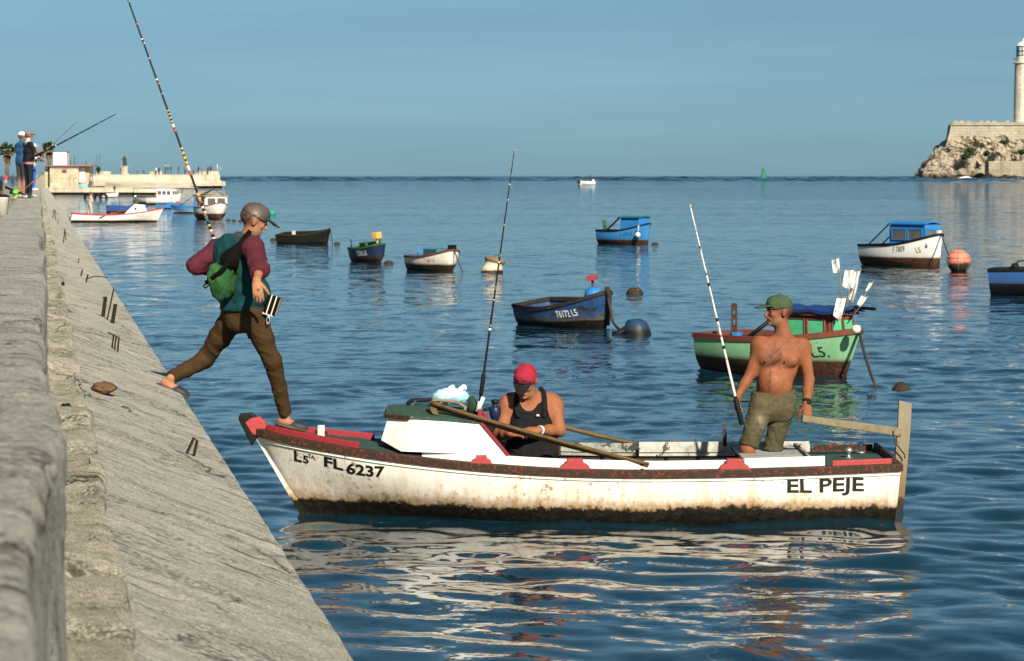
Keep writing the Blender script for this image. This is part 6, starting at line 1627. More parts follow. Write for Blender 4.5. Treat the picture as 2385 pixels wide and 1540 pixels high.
for i, (u, v, lb) in enumerate(((532, 515, 'left of three dark line floats beside the white bow-on boat'), (545, 515.5, 'middle of three dark line floats beside the white bow-on boat'), (560, 516, 'right of three dark line floats beside the white bow-on boat'), (637, 561, 'tiny dark float left of the black dinghy'), (785, 570, 'tiny dark float right of the black dinghy'), (905, 615, 'tiny dark ball float by the navy boat'), (1525, 571, 'dark mooring hump right of the blue cabin boat'))):
    buoy(lb, u, v, [(0.0, 0.10), (0.07, 0.09), (0.13, 0.04), (0.15, -0.05)], M_KBUOY, lump=0.12, name='float')
# channel marker on the horizon
yb = wl_y(423); o = thing('channel_marker', 'green conical navigation buoy standing on the horizon', 'buoy', ((1778 - 1192.5) * yb / FP, yb, 0))
MB().lathe([(0, -0.5), (2.0, -0.3), (2.1, 0.5), (1.9, 1.0), (0, 1.1)], (0, 0, 0), 20).build('float_body', paint('dark_green_buoy', (0.01, 0.05, 0.03), amount=0.3), o)
M_GBUOY = paint('green_buoy_paint', (0.02, 0.20, 0.10), (0.01, 0.08, 0.05), 0.4, 1, 0.5, 0.1)
for k in range(4):
    a = k * math.pi / 2 + 0.5; MB().bar((1.6 * math.cos(a), 1.6 * math.sin(a), 0.9), (0.5 * math.cos(a), 0.5 * math.sin(a), 5.2), 0.35).build('tower_leg', M_GBUOY, o)
MB().lathe([(1.25, 1.2), (0.75, 4.2), (0.45, 5.2), (0, 5.2)], (0, 0, 0), 16).build('tower_panel', M_GBUOY, o)
MB().lathe([(0, 5.2), (0.6, 5.3), (0.55, 5.9), (0.2, 6.3), (0.12, 7.6), (0, 7.6)], (0, 0, 0), 12).build('lantern', M_GBUOY, o)
# ================================================================== smaller figures
M_FIG = vcol('figure_cloth_and_skin', 0.8, 0.2, 40, 0.15, 0.15)
def figure(label, foot, H, yaw, shirt, trousers, skin=(0.30, 0.15, 0.09), cap=None, shoe=(0.05, 0.04, 0.035), arms='down', vox=0.02, hair=(0.025, 0.018, 0.014), stance=0.0, sit=False, group=None, shorts=False, hem=None, collar=None, lean=0.0, name='person'):
    """small standing or sitting figure: one body mesh tinted by its clothes, cap as a child"""
    root = thing(name, label, 'person', tuple(foot), group=group)
    f = V3(math.cos(yaw), math.sin(yaw), 0); r = V3(math.sin(yaw), -math.cos(yaw), 0); u = V3(0, 0, 1); k = H / 1.75; o = V3(tuple(foot))
    p = lambda a, b, z: o + (f * (a + lean * z) + r * b + u * z) * k
    drop = 0.46 if sit else 0.0
    C = dict(SK, skin=skin, shirt=shirt, tr=trousers, shoe=shoe, hair=hair, hem=hem or shirt, collar=collar or shirt)
    hipz = 0.93 - drop
    P = []
    hc = p(0.02, 0, 1.62 - drop)
    if vox < 0.02: P += head(hc, f, u, k, 'hair')
    else: P += [Ell(hc, V3(0.10, 0.08, 0.115) * k, f, u, 'skin', 0.01), Ell(hc + (-f * 0.03 + u * 0.03) * k, V3(0.09, 0.085, 0.10) * k, f, u, 'hair', 0.01)]
    P += [Cone(p(0, 0, 1.52 - drop), p(-0.01, 0, 1.43 - drop), 0.055 * k, 0.065 * k, 'collar', 0.02), Cone(p(0, -0.13, 1.38 - drop), p(0, 0.13, 1.38 - drop), 0.085 * k, 0.085 * k, 'shirt', 0.05), Cone(p(0.01, -0.07, 1.22 - drop), p(0.01, 0.07, 1.22 - drop), 0.125 * k, 0.125 * k, 'shirt', 0.05), Cone(p(0.0, -0.06, 1.05 - drop), p(0.0, 0.06, 1.05 - drop), 0.12 * k, 0.12 * k, 'shirt', 0.05), Cone(p(0, -0.06, hipz + 0.03), p(0, 0.06, hipz + 0.03), 0.125 * k, 0.125 * k, 'shirt', 0.04)]
    for s in (-1, 1):
        if sit: kn, an = p(0.40, s * 0.10, hipz + 0.02), p(0.42, s * 0.10, hipz - 0.38)
        else: kn, an = p(0.02 + s * stance * 0.5, s * 0.10, 0.50), p(s * stance, s * 0.11, 0.09)
        hp_ = p(0, s * 0.09, hipz - 0.02)
        P += [Cone(hp_, kn, 0.095 * k, 0.068 * k, 'tr', 0.03), Cone(kn, an, 0.060 * k, 0.045 * k, 'skin' if shorts else 'tr', 0.02)]
        P += [Ell(an + (f * 0.06 - u * 0.04) * k, V3(0.135, 0.048, 0.045) * k, f, u, 'shoe', 0.02)]
        sh = p(0, s * 0.20, 1.38 - drop)
        if arms == 'rod': el, wr_ = p(0.10, s * 0.24, 1.14), p(0.33, s * 0.05, 1.17 + 0.05 * s)
        elif arms == 'front': el, wr_ = p(0.06, s * 0.27, 1.12 - drop), p(0.28, s * 0.14, 1.08 - drop)
        elif arms == 'reach' and s > 0: el, wr_ = p(0.22, s * 0.24, 1.30 - drop), p(0.45, s * 0.24, 1.32 - drop)
        else: el, wr_ = p(-0.03, s * 0.27, 1.10 - drop), p(0.05, s * 0.27, 0.86 - drop)
        P += [Cone(sh, el, 0.058 * k, 0.046 * k, 'shirt', 0.03), Cone(el, wr_, 0.044 * k, 0.032 * k, 'skin', 0.02)]
        d = unit(wr_ - el)
        if vox < 0.02: P += hand(wr_, d, -r * s * 0.6 + u * -0.5, u, (0.7, 0.7, 0.75, 0.8), 0.5, k * 1.05)
        else: P += [Ell(wr_ + d * 0.06 * k, V3(0.08, 0.035, 0.04) * k, d, u + d * 0.01, 'skin', 0.02)]
    sdf_mesh('body', P, vox, C, M_FIG, root, blend=0.012, tints=[(Ell(p(0, 0, hipz - 0.02), V3(0.3, 0.3, 0.035) * k), 'hem', 0.006, 1.0)] if hem else [])
    if cap is not None:
        cr, vi, _ = cap_prims(hc, f, u, k * 1.06)
        cc = dict(cap=cap, visor=cap)
        if vox < 0.02:
            c_ = sdf_mesh('cap', cr, vox * 0.8, cc, M_HATCLOTH, root, cuts=[(hc + u * 0.026 * k, -u - f * 0.16)]); v_ = sdf_mesh('visor', vi, vox * 0.7, cc, M_HATCLOTH, None); v_.parent = c_
        else: sdf_mesh('cap', cr + [Ell(hc + (f * 0.12 + u * 0.05) * k, V3(0.07, 0.07, 0.02) * k, f, u, 'visor', 0.01)], vox, cc, M_HATCLOTH, root, cuts=[(hc + u * 0.026 * k, -u)])
    return root
def on_top(u, v):            # a point on the top of the sea wall
    y = TOP_H * FP / (v - 410.0); return D(u, v, y)
# anglers on the wall
pa = on_top(66, 463)
figure('angler in grey cap and black jacket with white shoes standing on the sea wall', pa, 1.64, rad(35), (0.010, 0.011, 0.017), (0.012, 0.016, 0.026), cap=(0.19, 0.17, 0.16), shoe=(0.75, 0.70, 0.62), arms='rod', vox=0.015, hem=(0.62, 0.30, 0.22), collar=(0.6, 0.58, 0.52))
pb = D(50, 460.5, 65.5)
figure('man in white cap and blue shirt half hidden behind the angler in black', pb, 1.68, rad(50), (0.020, 0.07, 0.15), (0.045, 0.04, 0.04), cap=(0.72, 0.71, 0.68), arms='rod', vox=0.017, shorts=True, shoe=(0.6, 0.58, 0.55))
pc_ = on_top(77, 445)
figure('angler in white cap and bright blue trousers farther along the sea wall', pc_, 1.72, rad(15), (0.45, 0.42, 0.40), (0.012, 0.10, 0.50), cap=(0.80, 0.79, 0.76), shoe=(0.78, 0.75, 0.68), arms='rod', vox=0.017)
figure('squatting dark-clad figure behind the anglers on the promenade', (VX * 62 - 1.1, 62, EYE - 1.42), 1.6, rad(60), (0.012, 0.012, 0.015), (0.05, 0.05, 0.055), vox=0.02, arms='down')
rod('fishing_rod', 'dark rod held out by the angler in the black jacket', D(70, 372, 60.4), D(271, 266, 59.5), 0.022, 0.010, [(0.12, 0.14, M_WOOD), (0.3, 0.31, M_WWHT)], M_ROD, (0.0, 0.16))
rod('fishing_rod', 'thin pale rod held by the angler in blue trousers', D(82, 376, 93.0), D(180, 283, 92.0), 0.020, 0.010, [(0.4, 0.43, M_WWHT)], M_WOOD, (0.0, 0.2))
rod('fishing_rod', 'short rod with white joints held by the man in the blue shirt', D(60, 376, 65.2), D(156, 326, 64.5), 0.018, 0.008, [(0.5, 0.53, M_WWHT), (0.75, 0.78, M_WWHT)], M_ROD, (0.0, 0.16))
rl = thing('fishing_reel', 'black and silver reel below the hands of the angler in black', 'reel', D(88, 368, 60.3))
MB().lathe([(0, -0.05), (0.05, -0.05), (0.055, -0.04), (0.035, -0.03), (0.035, 0.03), (0.055, 0.04), (0.05, 0.05), (0, 0.05)], (0, 0, 0), 14, Matrix.Rotation(rad(70), 3, 'Y')).build('spool', M_CHROME, rl)
MB().box((0.0, 0.0, 0.06), (0.05, 0.05, 0.09)).build('reel_foot', M_BLACK, rl, 0.01); MB().tube([(0, -0.05, 0), (0.06, -0.08, -0.03), (0.06, -0.12, -0.03)], 0.012, 6).build('reel_handle', M_BLACK, rl)
# rods laid on the wall beside them, with a green reel
rod('fishing_rod', 'spare rod with thick black butt propped on the wall beside the anglers', D(13, 437, 57.5), D(58, 455, 57.0), 0.030, 0.022, [(0.5, 0.55, M_YEL)], M_ROD)
rod('fishing_rod', 'reddish spare rod slanting past the anglers\' feet', D(28, 468, 57.0), D(110, 394, 57.6), 0.016, 0.008, [(0.05, 0.16, M_YEL), (0.3, 0.36, M_WRED), (0.55, 0.6, M_WRED)], M_OAR)
gr = thing('fishing_reel', 'bright green reel on the spare rod at the anglers\' feet', 'reel', D(37, 451, 57.1))
MB().lathe([(0, -0.06), (0.06, -0.06), (0.07, -0.04), (0.05, -0.02), (0.05, 0.03), (0.07, 0.05), (0.05, 0.07), (0, 0.07)], (0, 0, 0), 14, Matrix.Rotation(rad(40), 3, 'X')).build('spool', solid('lime_spool', (0.14, 0.62, 0.06)), gr)
MB().box((-0.08, 0, 0.02), (0.12, 0.06, 0.07)).build('reel_body', M_BLACK, gr, 0.01)
# bait bucket on the wall at the left edge
bk = thing('bait_bucket', 'cream bait bucket with a dark lid on the wall at the left edge', 'bucket', D(4, 503, 36.2))
MB().lathe([(0, 0), (0.085, 0), (0.105, 0.24), (0.112, 0.245), (0.112, 0.265), (0.10, 0.265), (0.10, 0.20), (0, 0.20)], (0, 0, 0), 20).build('pail', M_CREAM, bk)
MB().lathe([(0, 0.30), (0.06, 0.30), (0.115, 0.275), (0.118, 0.262), (0, 0.262)], (0, 0, 0), 20).build('lid', M_BLACK, bk)
MB().tube([(0.11 * math.cos(a), -0.02, 0.26 - 0.16 * math.sin(a)) for a in np.linspace(0, math.pi, 12)], 0.006, 6).build('handle', M_RUST, bk)

# ================================================================== iron and stones on the apron
def slope_pt(u, v):
    r_ = (u - 93) / (v - 410.0); h_ = (LEDGE_H - 0.4 * LEDGE_C) / (1 - 0.4 * r_); return h_ * FP / (v - 410.0)
M_IRON = paint('black_rusted_iron', (0.022, 0.013, 0.009), (0.06, 0.028, 0.014), 0.5, 20.0, 0.85, 0.6)
def iron(name, pts, w):
    """pts in photo measure; the first point stands on the apron"""
    y = slope_pt(*pts[0]); q = [Vector(D(u, v, y)) for u, v in pts]
    q[0] = q[0] + (q[0] - q[1]).normalized() * 0.06
    o = MB().tube(q, w * 0.75, 6, smooth=False).build(name, M_IRON); under_wall(o); return o
iron('iron_staple', [(436, 1054), (452, 1020), (459, 1028), (449, 1074)], 0.013)
for a in ((261, 808, 265, 780), (267, 812, 271, 783), (274, 818, 277, 786)): iron('iron_bar', [(a[0], a[1]), (a[2], a[3])], 0.011)
iron('iron_bar', [(264, 781), (277, 787)], 0.009)
iron('iron_post', [(240, 736), (246, 692)], 0.030); iron('iron_post', [(262, 752), (269, 709)], 0.030); iron('iron_bar', [(250, 744), (265, 673)], 0.012); iron('iron_bar', [(247, 700), (266, 714)], 0.010)
iron('iron_bar', [(189, 642), (192, 629)], 0.016); iron('iron_bar', [(201, 656), (205, 640)], 0.016); iron('iron_bar', [(203, 650), (222, 644), (250, 647)], 0.012)
iron('iron_bar', [(148, 565), (151, 536)], 0.016); iron('iron_bar', [(154, 560), (152, 540), (160, 549)], 0.014); iron('iron_bar', [(150, 538), (143, 548)], 0.012); iron('iron_bar', [(151, 537), (157, 545)], 0.012)
iron('iron_bar', [(124, 508), (126, 488)], 0.02); iron('iron_bar', [(130, 512), (128, 490), (134, 500)], 0.018); iron('iron_bar', [(183, 612), (184, 602)], 0.012)
iron('iron_bar', [(135, 521), (136, 512)], 0.014)
def lump(name, label, cat, c, r, mat, seed, parent=None):
    bm = bmesh.new(); bmesh.ops.create_icosphere(bm, subdivisions=4, radius=1.0)
    me = bpy.data.meshes.new(name); bm.to_mesh(me); bm.free()
    co = np.array([v.co[:] for v in me.vertices]); n = fbm(co * 1.3 + seed, 4, seed)[:, None]; n2 = fbm(co * 4 + seed, 3, seed + 3)[:, None]
    co = co * (1 + 0.45 * n + 0.14 * n2) * np.array(r)
    for v, q in zip(me.vertices, co): v.co = q
    for p in me.polygons: p.use_smooth = True
    o = link_mesh(name, me, mat); o.location = c
    if label: tag(o, label, cat)
    return o
y = slope_pt(243, 908)
lump('stone', 'rusty brown stone lying on the apron below the ledge', 'stone', D(243, 903, y), (0.085, 0.12, 0.042), paint('brown_stone', (0.13, 0.075, 0.038), (0.04, 0.025, 0.015), 0.7, 9, 0.9, 0.8), 4)
for u, v, s_ in ((112, 655, 0.05), (120, 650, 0.04), (155, 948, 0.03), (148, 953, 0.035), (160, 955, 0.03)):  # brown lumps are weed; black ones stand in for a hole's darkness
    yy = 1.37 * FP / (v - 410); o = lump('weed_or_hole_dark', None, None, D(u, v, yy), (s_, s_ * 2.2, s_ * 0.6), paint('brown_weed', (0.10, 0.055, 0.02), (0.02, 0.015, 0.01), 0.7, 30, 0.9, 0.8) if v < 700 else M_BLACK, int(u)); under_wall(o)
    o.matrix_parent_inverse = Matrix.Translation(-swi)

# ================================================================== harbour mole and pump house
def stone_mat(name, col, sx=1.6, sz=0.55, mortar=0.6, scale=1.0):
    t = NT(name); c = t.coord()
    x, yy, z = t.sep(c)
    br = t.new('ShaderNodeTexBrick'); cmb = t.new('ShaderNodeCombineXYZ'); t.l.new(x, cmb.inputs[0]); t.l.new(z, cmb.inputs[1]); t.l.new(cmb.outputs[0], br.inputs['Vector'])
    br.inputs['Scale'].default_value = 1.0; br.inputs['Brick Width'].default_value = sx; br.inputs['Row Height'].default_value = sz; br.inputs['Mortar Size'].default_value = 0.03 * scale
    br.inputs['Color1'].default_value = (*[v * 0.86 for v in col], 1); br.inputs['Color2'].default_value = (*[min(1, v * 1.1) for v in col], 1); br.inputs['Mortar'].default_value = (*[v * mortar for v in col], 1)
    n1 = t.noise(c, 0.35 / scale, 6, 0.65); n2 = t.noise(t.mapping(c, (1, 1, 0.2)), 1.1 / scale, 5, 0.65); n3 = t.noise(c, 4.0 / scale, 5, 0.7)
    b = t.mix(t.math('MULTIPLY', t.ramp(n1, [(0.4, 0.0), (0.7, 1.0)]), 0.5), br.outputs['Color'], [v * 0.55 for v in col])
    b = t.mix(t.math('MULTIPLY', t.ramp(n2, [(0.52, 0.0), (0.75, 1.0)]), 0.6), b, (0.10, 0.085, 0.06))
    b = t.mix(t.math('MULTIPLY', t.ramp(n3, [(0.5, 0.0), (0.75, 1.0)]), 0.4), b, [v * 0.45 for v in col])
    t.color(b); t.rough(0.92); t.b.inputs['Specular IOR Level'].default_value = 0.1; t.bump(t.math('ADD', n3, br.outputs['Fac']), 0.6, 0.08 * scale)
    return t.m
M_MOLE = stone_mat('mole_limestone', (0.64, 0.57, 0.44), 2.4, 0.9)
M_MOLE_DARK = paint('weedy_wet_stone', (0.022, 0.018, 0.012), (0.06, 0.05, 0.03), 0.4, 1.5, 0.8, 0.6)
M_PUMP = stone_mat('pump_house_stone', (0.56, 0.48, 0.34), 0.75, 0.35, 0.55, 0.5)
mA = Vector(((205 - 1192.5) * 515 / FP, 515, 0)); mB = Vector(((521 - 1192.5) * 545 / FP, 545, 0))
md = (mB - mA); mL = md.length; mang = math.atan2(md.y, md.x)
mole = thing('harbour_mole', 'long pale stone mole with people on top closing the harbour at left', 'mole', mA, mang)
mb = MB(); prof = [(0, 0.55), (0, 1.55), (0.5, 1.6), (0.55, 2.88), (9, 2.88), (9, -0.5)]
def extr(prof, x0, x1, mat, name, parent=mole, n=60, rough=0.05):
    xs = np.linspace(x0, x1, n); k = len(prof); vs_ = []
    for x in xs:
        for (yy, zz) in prof: vs_.append((x, yy, zz))
    vs_ = np.array(vs_); vs_[:, 1:] += rough * np.stack([vnoise(vs_ * 0.45 + 3, 5), 0.5 * vnoise(vs_ * 0.45 + 9, 6)], 1)
    m = MB(); m.add(vs_, grid_faces(n, k, True).tolist()); m.add(vs_[:k], [list(range(k))]); m.add(vs_[-k:], [list(range(k))[::-1]])
    return m.build(name, mat, parent)
extr(prof, -8, mL - 0.6, M_MOLE, 'mole_wall', n=44)
extr([(0.12, -0.6), (0.12, 0.5), (0.3, 0.56), (8.9, 0.56), (8.9, -0.6)], -8, mL - 0.4, M_MOLE_DARK, 'wet_footing')
extr([(-0.5, 0.5), (-0.5, 1.42), (0.3, 1.44)], mL * 0.55, mL, M_MOLE, 'mole_ledge', n=30)
MB().box((mL - 1.8, 3.2, 2.9 + 0.35), (2.1, 5.0, 0.75)).build('end_block', M_MOLE, mole, 0.05)
extr([(-9.0, 0.15), (-4.0, 0.9), (0.2, 1.5), (0.2, 0.0)], mL * 0.12, mL * 0.58, M_MOLE, 'ramp', n=30)
for x0, w in ((mL * 0.18, 2.2), (mL * 0.56, 1.6)): MB().box((x0, 3, 2.88 + 0.3), (w, 2.0, 0.66)).build('low_block', M_MOLE, mole, 0.04)
# statue on its pedestal
def mole_top(u, v=407.2):
    # where the viewing line at u meets the seaward part of the mole top
    a = (u - 1192.5) / FP; n = Vector((-md.y, md.x, 0)).normalized(); base = mA + n * 1.6
    # base + s*md ; x = a*y
    s_ = (a * base.y - base.x) / (md.x - a * md.y); q = base + md * s_; return Vector((q.x, q.y, 2.88))
sp_ = mole_top(290); st = thing('statue', 'dark bronze statue of a standing figure on a pale pedestal on the mole', 'statue', sp_, mang)
MB().box((0, 0, 0.12), (1.35, 1.35, 0.24)).box((0, 0, 0.95), (0.95, 0.95, 1.42)).box((0, 0, 1.70), (1.12, 1.12, 0.12)).build('pedestal', M_MOLE, st, 0.02)
M_BRONZE = vcol('weathered_bronze', 0.6, 0.3, 10, 0.4, 0.3)
oo = V3(tuple(sp_)) + V3(0, 0, 1.76); kk = 1.15
sdf_mesh('bronze_figure', [Ell(oo + V3(0, 0, 1.66) * kk, V3(0.12, 0.12, 0.15) * kk, col='a'), Cone(oo + V3(0, 0, 1.5) * kk, oo + V3(0, 0, 1.05) * kk, 0.20 * kk, 0.18 * kk, 'a', 0.08), Cone(oo + V3(0, 0, 1.0) * kk, oo + V3(0.06, 0, 0.05) * kk, 0.19 * kk, 0.16 * kk, 'a', 0.06), Cone(oo + V3(-0.1, 0, 0.9) * kk, oo + V3(-0.16, 0, 0.05) * kk, 0.14 * kk, 0.12 * kk, 'a', 0.06), Cone(oo + V3(-0.2, 0, 1.42) * kk, oo + V3(-0.42, -0.05, 1.12) * kk, 0.08 * kk, 0.07 * kk, 'a', 0.05), Cone(oo + V3(-0.42, -0.05, 1.12) * kk, oo + V3(-0.12, -0.2, 1.0) * kk, 0.07 * kk, 0.06 * kk, 'a', 0.04), Cone(oo + V3(0.2, 0, 1.42) * kk, oo + V3(0.28, 0, 1.0) * kk, 0.08 * kk, 0.07 * kk, 'a', 0.05), Cone(oo + V3(0.22, 0.05, 1.3) * kk, oo + V3(0.26, 0.05, 0.2) * kk, 0.12 * kk, 0.16 * kk, 'a', 0.1)], 0.05, dict(a=(0.022, 0.028, 0.022)), M_BRONZE, st)
# people on the mole
MP = [(200, 'dark-clad figure standing beside the statue pedestal', 282, 0.9, (0.012, 0.012, 0.014), 'down', False), (0, 'figure in a pink top standing right of the statue', 320, 1.0, (0.40, 0.10, 0.12), 'down', False), (0, 'crouching dark figure on the mole right of the pink one', 334, 0.9, (0.03, 0.03, 0.03), 'front', True),
      (0, 'figure in white left of the middle block on the mole', 364, 1.0, (0.70, 0.69, 0.66), 'down', False), (0, 'dark figure close beside the one in white', 370, 1.0, (0.02, 0.025, 0.04), 'front', False), (0, 'angler in a white hat behind the middle block', 385, 1.35, (0.03, 0.035, 0.05), 'rod', False), (0, 'dark standing angler right of the white-hatted one', 391, 1.3, (0.02, 0.03, 0.06), 'rod', False), (0, 'dark angler reaching out to the right over the mole', 398, 1.25, (0.03, 0.03, 0.035), 'reach', False),
      (0, 'lone dark figure in the middle of the right half of the mole', 416, 1.25, (0.02, 0.03, 0.03), 'down', False), (0, 'figure in pink half hidden by the long rod', 431, 1.25, (0.42, 0.10, 0.16), 'down', False), (0, 'small seated figure right of the long rod', 451, 0.95, (0.05, 0.04, 0.04), 'front', True), (0, 'seated figure in dark green beside the next standing pair', 458, 1.0, (0.02, 0.06, 0.04), 'front', True), (0, 'left one of the standing pair near the mole\'s end', 462, 1.35, (0.05, 0.035, 0.03), 'rod', False), (0, 'right one of the standing pair, in pale blue', 470, 1.3, (0.14, 0.22, 0.32), 'rod', False),
      (0, 'figure bending forward left of the end block', 483, 1.2, (0.02, 0.03, 0.03), 'reach', False), (0, 'figure in dark blue next to the end block', 491, 1.35, (0.015, 0.03, 0.07), 'reach', False)]
rp = random.Random(3)
for _, lb, u, hs, col_, arms, sit in MP:
    q = mole_top(u); figure(lb, q, 1.62 * min(hs, 1.18), rad(rp.uniform(-20, 60)), col_, rp.choice([(0.02, 0.025, 0.05), (0.03, 0.03, 0.03), (0.10, 0.10, 0.10)]), arms=arms, sit=sit, vox=0.045, group='people on the mole', lean=0.12 if 'bending' in lb else 0.0, cap=(0.75, 0.74, 0.7) if 'white hat' in lb or 'white-hat' in lb else None)
q = mole_top(506); q.z = 2.9 + 0.72
figure('figure in white standing up on the mole\'s end block', q, 1.7, rad(20), (0.78, 0.76, 0.72), (0.70, 0.68, 0.64), vox=0.045, group='people on the mole')
q = mole_top(511); q.z = 2.9 + 0.72
figure('figure in yellow sitting on the mole\'s end block', q, 1.5, rad(20), (0.62, 0.48, 0.12), (0.5, 0.35, 0.1), sit=True, vox=0.045, group='people on the mole')
# heart-shaped clipped shrub with two whip antennas behind it
q = mole_top(229); sb_ = thing('clipped_shrub', 'dark green heart-shaped shrub on a stem on the mole', 'shrub', q)
def leaf_cloud(name, n, fn, size, mat, parent, seed=1, elong=1.0):
    rg_ = np.random.default_rng(seed); vs_ = []; fs_ = []
    for i in range(n):
        c = fn(rg_); a = unit(rg_.normal(size=3)); b = unit(np.cross(a, rg_.normal(size=3))); s_ = size * rg_.uniform(0.6, 1.3); k = len(vs_)
        vs_ += [c - a * s_ * elong, c + b * s_ * 0.5, c + a * s_ * elong, c - b * s_ * 0.5]; fs_.append([k, k + 1, k + 2, k + 3])
    return link_mesh(name, np_mesh(name, np.array(vs_), np.array(fs_), False), mat, parent)
M_LEAF = paint('dark_foliage', (0.022, 0.055, 0.018), (0.05, 0.075, 0.02), 0.6, 1.5, 0.7, 0.1)
def heart(r):
    while True:
        p = r.uniform(-1, 1, 3)
        if np.linalg.norm(p) < 1: break
    z = p[2]; w = 0.50 * (0.25 + 0.75 * (z + 1) / 2) ** 0.8
    return np.array([p[0] * w * 1.3, p[1] * w * 1.3, 0.95 + z * 0.75])
leaf_cloud('foliage', 900, heart, 0.09, M_LEAF, sb_, 5); MB().tube([(0, 0, 0), (0, 0, 0.6)], 0.06, 6).build('stem', M_OAR, sb_)
for u, v0 in ((222, 362), (231, 360)):
    q2 = mole_top(u); o = thing('antenna', 'thin mast rising %s of the pair behind the clipped shrub' % ('left' if u == 222 else 'right'), 'mast', q2)
    MB().tube([(0, 0, 0), (0.25 if u == 222 else 0.0, 0, (407 - v0) * q2.y / FP)], 0.03, 5).build('mast_pole', M_BLACK, o)

# quay platform in front of the pump house
QY = 349.0
def qx(u, y=QY): return (u - 1192.5) * y / FP
def qz(v, y=QY): return EYE - (v - 410) * y / FP
pl = thing('quay_platform', 'pale concrete quay with weedy dark foot below the pump house', 'quay', (qx(112), QY, 0))
def pbox(parent, u0, u1, v0, v1, y0, depth, mat, name, bevel=0.0, y_=QY):
    c = Vector(((qx(u0, y_) + qx(u1, y_)) / 2, y_ + y0 + depth / 2, (qz(v0, y_) + qz(v1, y_)) / 2)) - Vector(parent.location)
    return MB().box(c, (abs(qx(u1, y_) - qx(u0, y_)), depth, abs(qz(v1, y_) - qz(v0, y_)))).build(name, mat, parent, bevel)
pbox(pl, 97, 312, 438, 449, -1, 14, M_MOLE, 'quay_top', 0.05); pbox(pl, 100, 310, 449.2, 465, -0.7, 13, M_MOLE_DARK, 'weedy_foot'); pbox(pl, 309, 395, 441, 449.5, 0, 10, M_MOLE, 'quay_top', 0.05); pbox(pl, 312, 394, 449.7, 464, 0.3, 9, M_MOLE_DARK, 'weedy_foot')
ph = thing('pump_house', 'small stone pump house with white band, red roof edge and white tank', 'building', (qx(150), QY + 1, qz(438)))
pbox(ph, 114, 181, 393.5, 437.8, 0.6, 4, M_PUMP, 'wall'); pbox(ph, 114, 181, 388, 393.3, 0.55, 4.05, M_WHITE, 'white_band'); pbox(ph, 181.2, 204, 388, 437.8, 1.4, 3.2, M_PUMP, 'wall')
pbox(ph, 101, 113.8, 392, 437.8, 1.2, 3.4, M_PUMP, 'wall'); pbox(ph, 109.5, 113.6, 390, 437.8, 0.9, 0.25, M_BLACK, 'gap_shadow_strip'); pbox(ph, 101, 110, 388, 392, 1.1, 3.4, M_WHITE, 'white_band')  # black strip stands in for the shade in the gap between walls
pbox(ph, 99, 213, 385.4, 387.8, 0.1, 5.2, paint('red_roof_edge', (0.42, 0.13, 0.09), amount=0.3), 'roof_slab'); pbox(ph, 121, 152, 355, 385.2, 1.0, 2.0, M_WHITE, 'roof_tank'); pbox(ph, 120, 153, 353.8, 355, 0.95, 2.1, M_PINK, 'tank_lid')
pbox(ph, 143, 153.5, 395.5, 403, 0.5, 0.09, paint('brown_plaque', (0.16, 0.05, 0.03), amount=0.2), 'plaque'); pbox(ph, 182, 194.5, 391, 425.5, 1.25, 0.14, M_WHITE, 'door'); pbox(ph, 181.5, 183.5, 425.7, 431, 1.2, 0.2, M_BLACK, 'door_step')
for u, v0 in ((158, 372), (167, 363), (194, 375)):
    MB().tube([Vector((qx(u), QY + 2.2, qz(385.5))) - Vector(ph.location), Vector((qx(u), QY + 2.2, qz(v0))) - Vector(ph.location)], 0.035, 5).build('roof_rod', M_BLACK, ph)
tb = thing('turquoise_box', 'turquoise panelled box beside the pump house door', 'box', (qx(193), QY + 0.3, qz(438)))
pbox(tb, 182, 205, 431, 437.8, -0.2, 1.0, paint('turquoise_paint', (0.22, 0.48, 0.48), amount=0.3), 'box_body', 0.03); pbox(tb, 184, 191, 432, 437, -0.26, 0.05, paint('light_blue_panel', (0.10, 0.38, 0.58), amount=0.2), 'panel')
figure('man in turquoise and dark hat standing behind the pump house', (qx(208, QY + 3), QY + 3, qz(428, QY + 3)), 1.75, rad(180), (0.10, 0.42, 0.38), (0.03, 0.04, 0.05), vox=0.04, cap=(0.03, 0.03, 0.03))
figure('man in pale shirt and dark trousers at the corner of the pump house', (qx(211), QY + 0.4, qz(438)), 1.72, rad(200), (0.55, 0.56, 0.55), (0.02, 0.03, 0.05), vox=0.035, arms='front')
figure('man in black standing at the quay edge above the white dinghy', (qx(249, 340), 346.5, qz(449)), 1.0, rad(-90), (0.012, 0.013, 0.018), (0.02, 0.03, 0.05), vox=0.035)
for u, w in ((205, 1.1), (228, 1.1), (241, 0.7)):
    yq = wl_y(463); o = thing('fender_tyre', 'black tyre hanging at the quay foot, %s' % {205: 'leftmost of three', 228: 'middle of three', 241: 'rightmost of three'}[u], 'tyre', (qx(u, yq), yq, 0.15), group='tyres at the quay')
    MB().tube([(0.36 * math.cos(a), 0, 0.36 * math.sin(a)) for a in np.linspace(0, 2 * math.pi, 17)], 0.16, 8, False).build('tyre_body', M_BLACK, o)

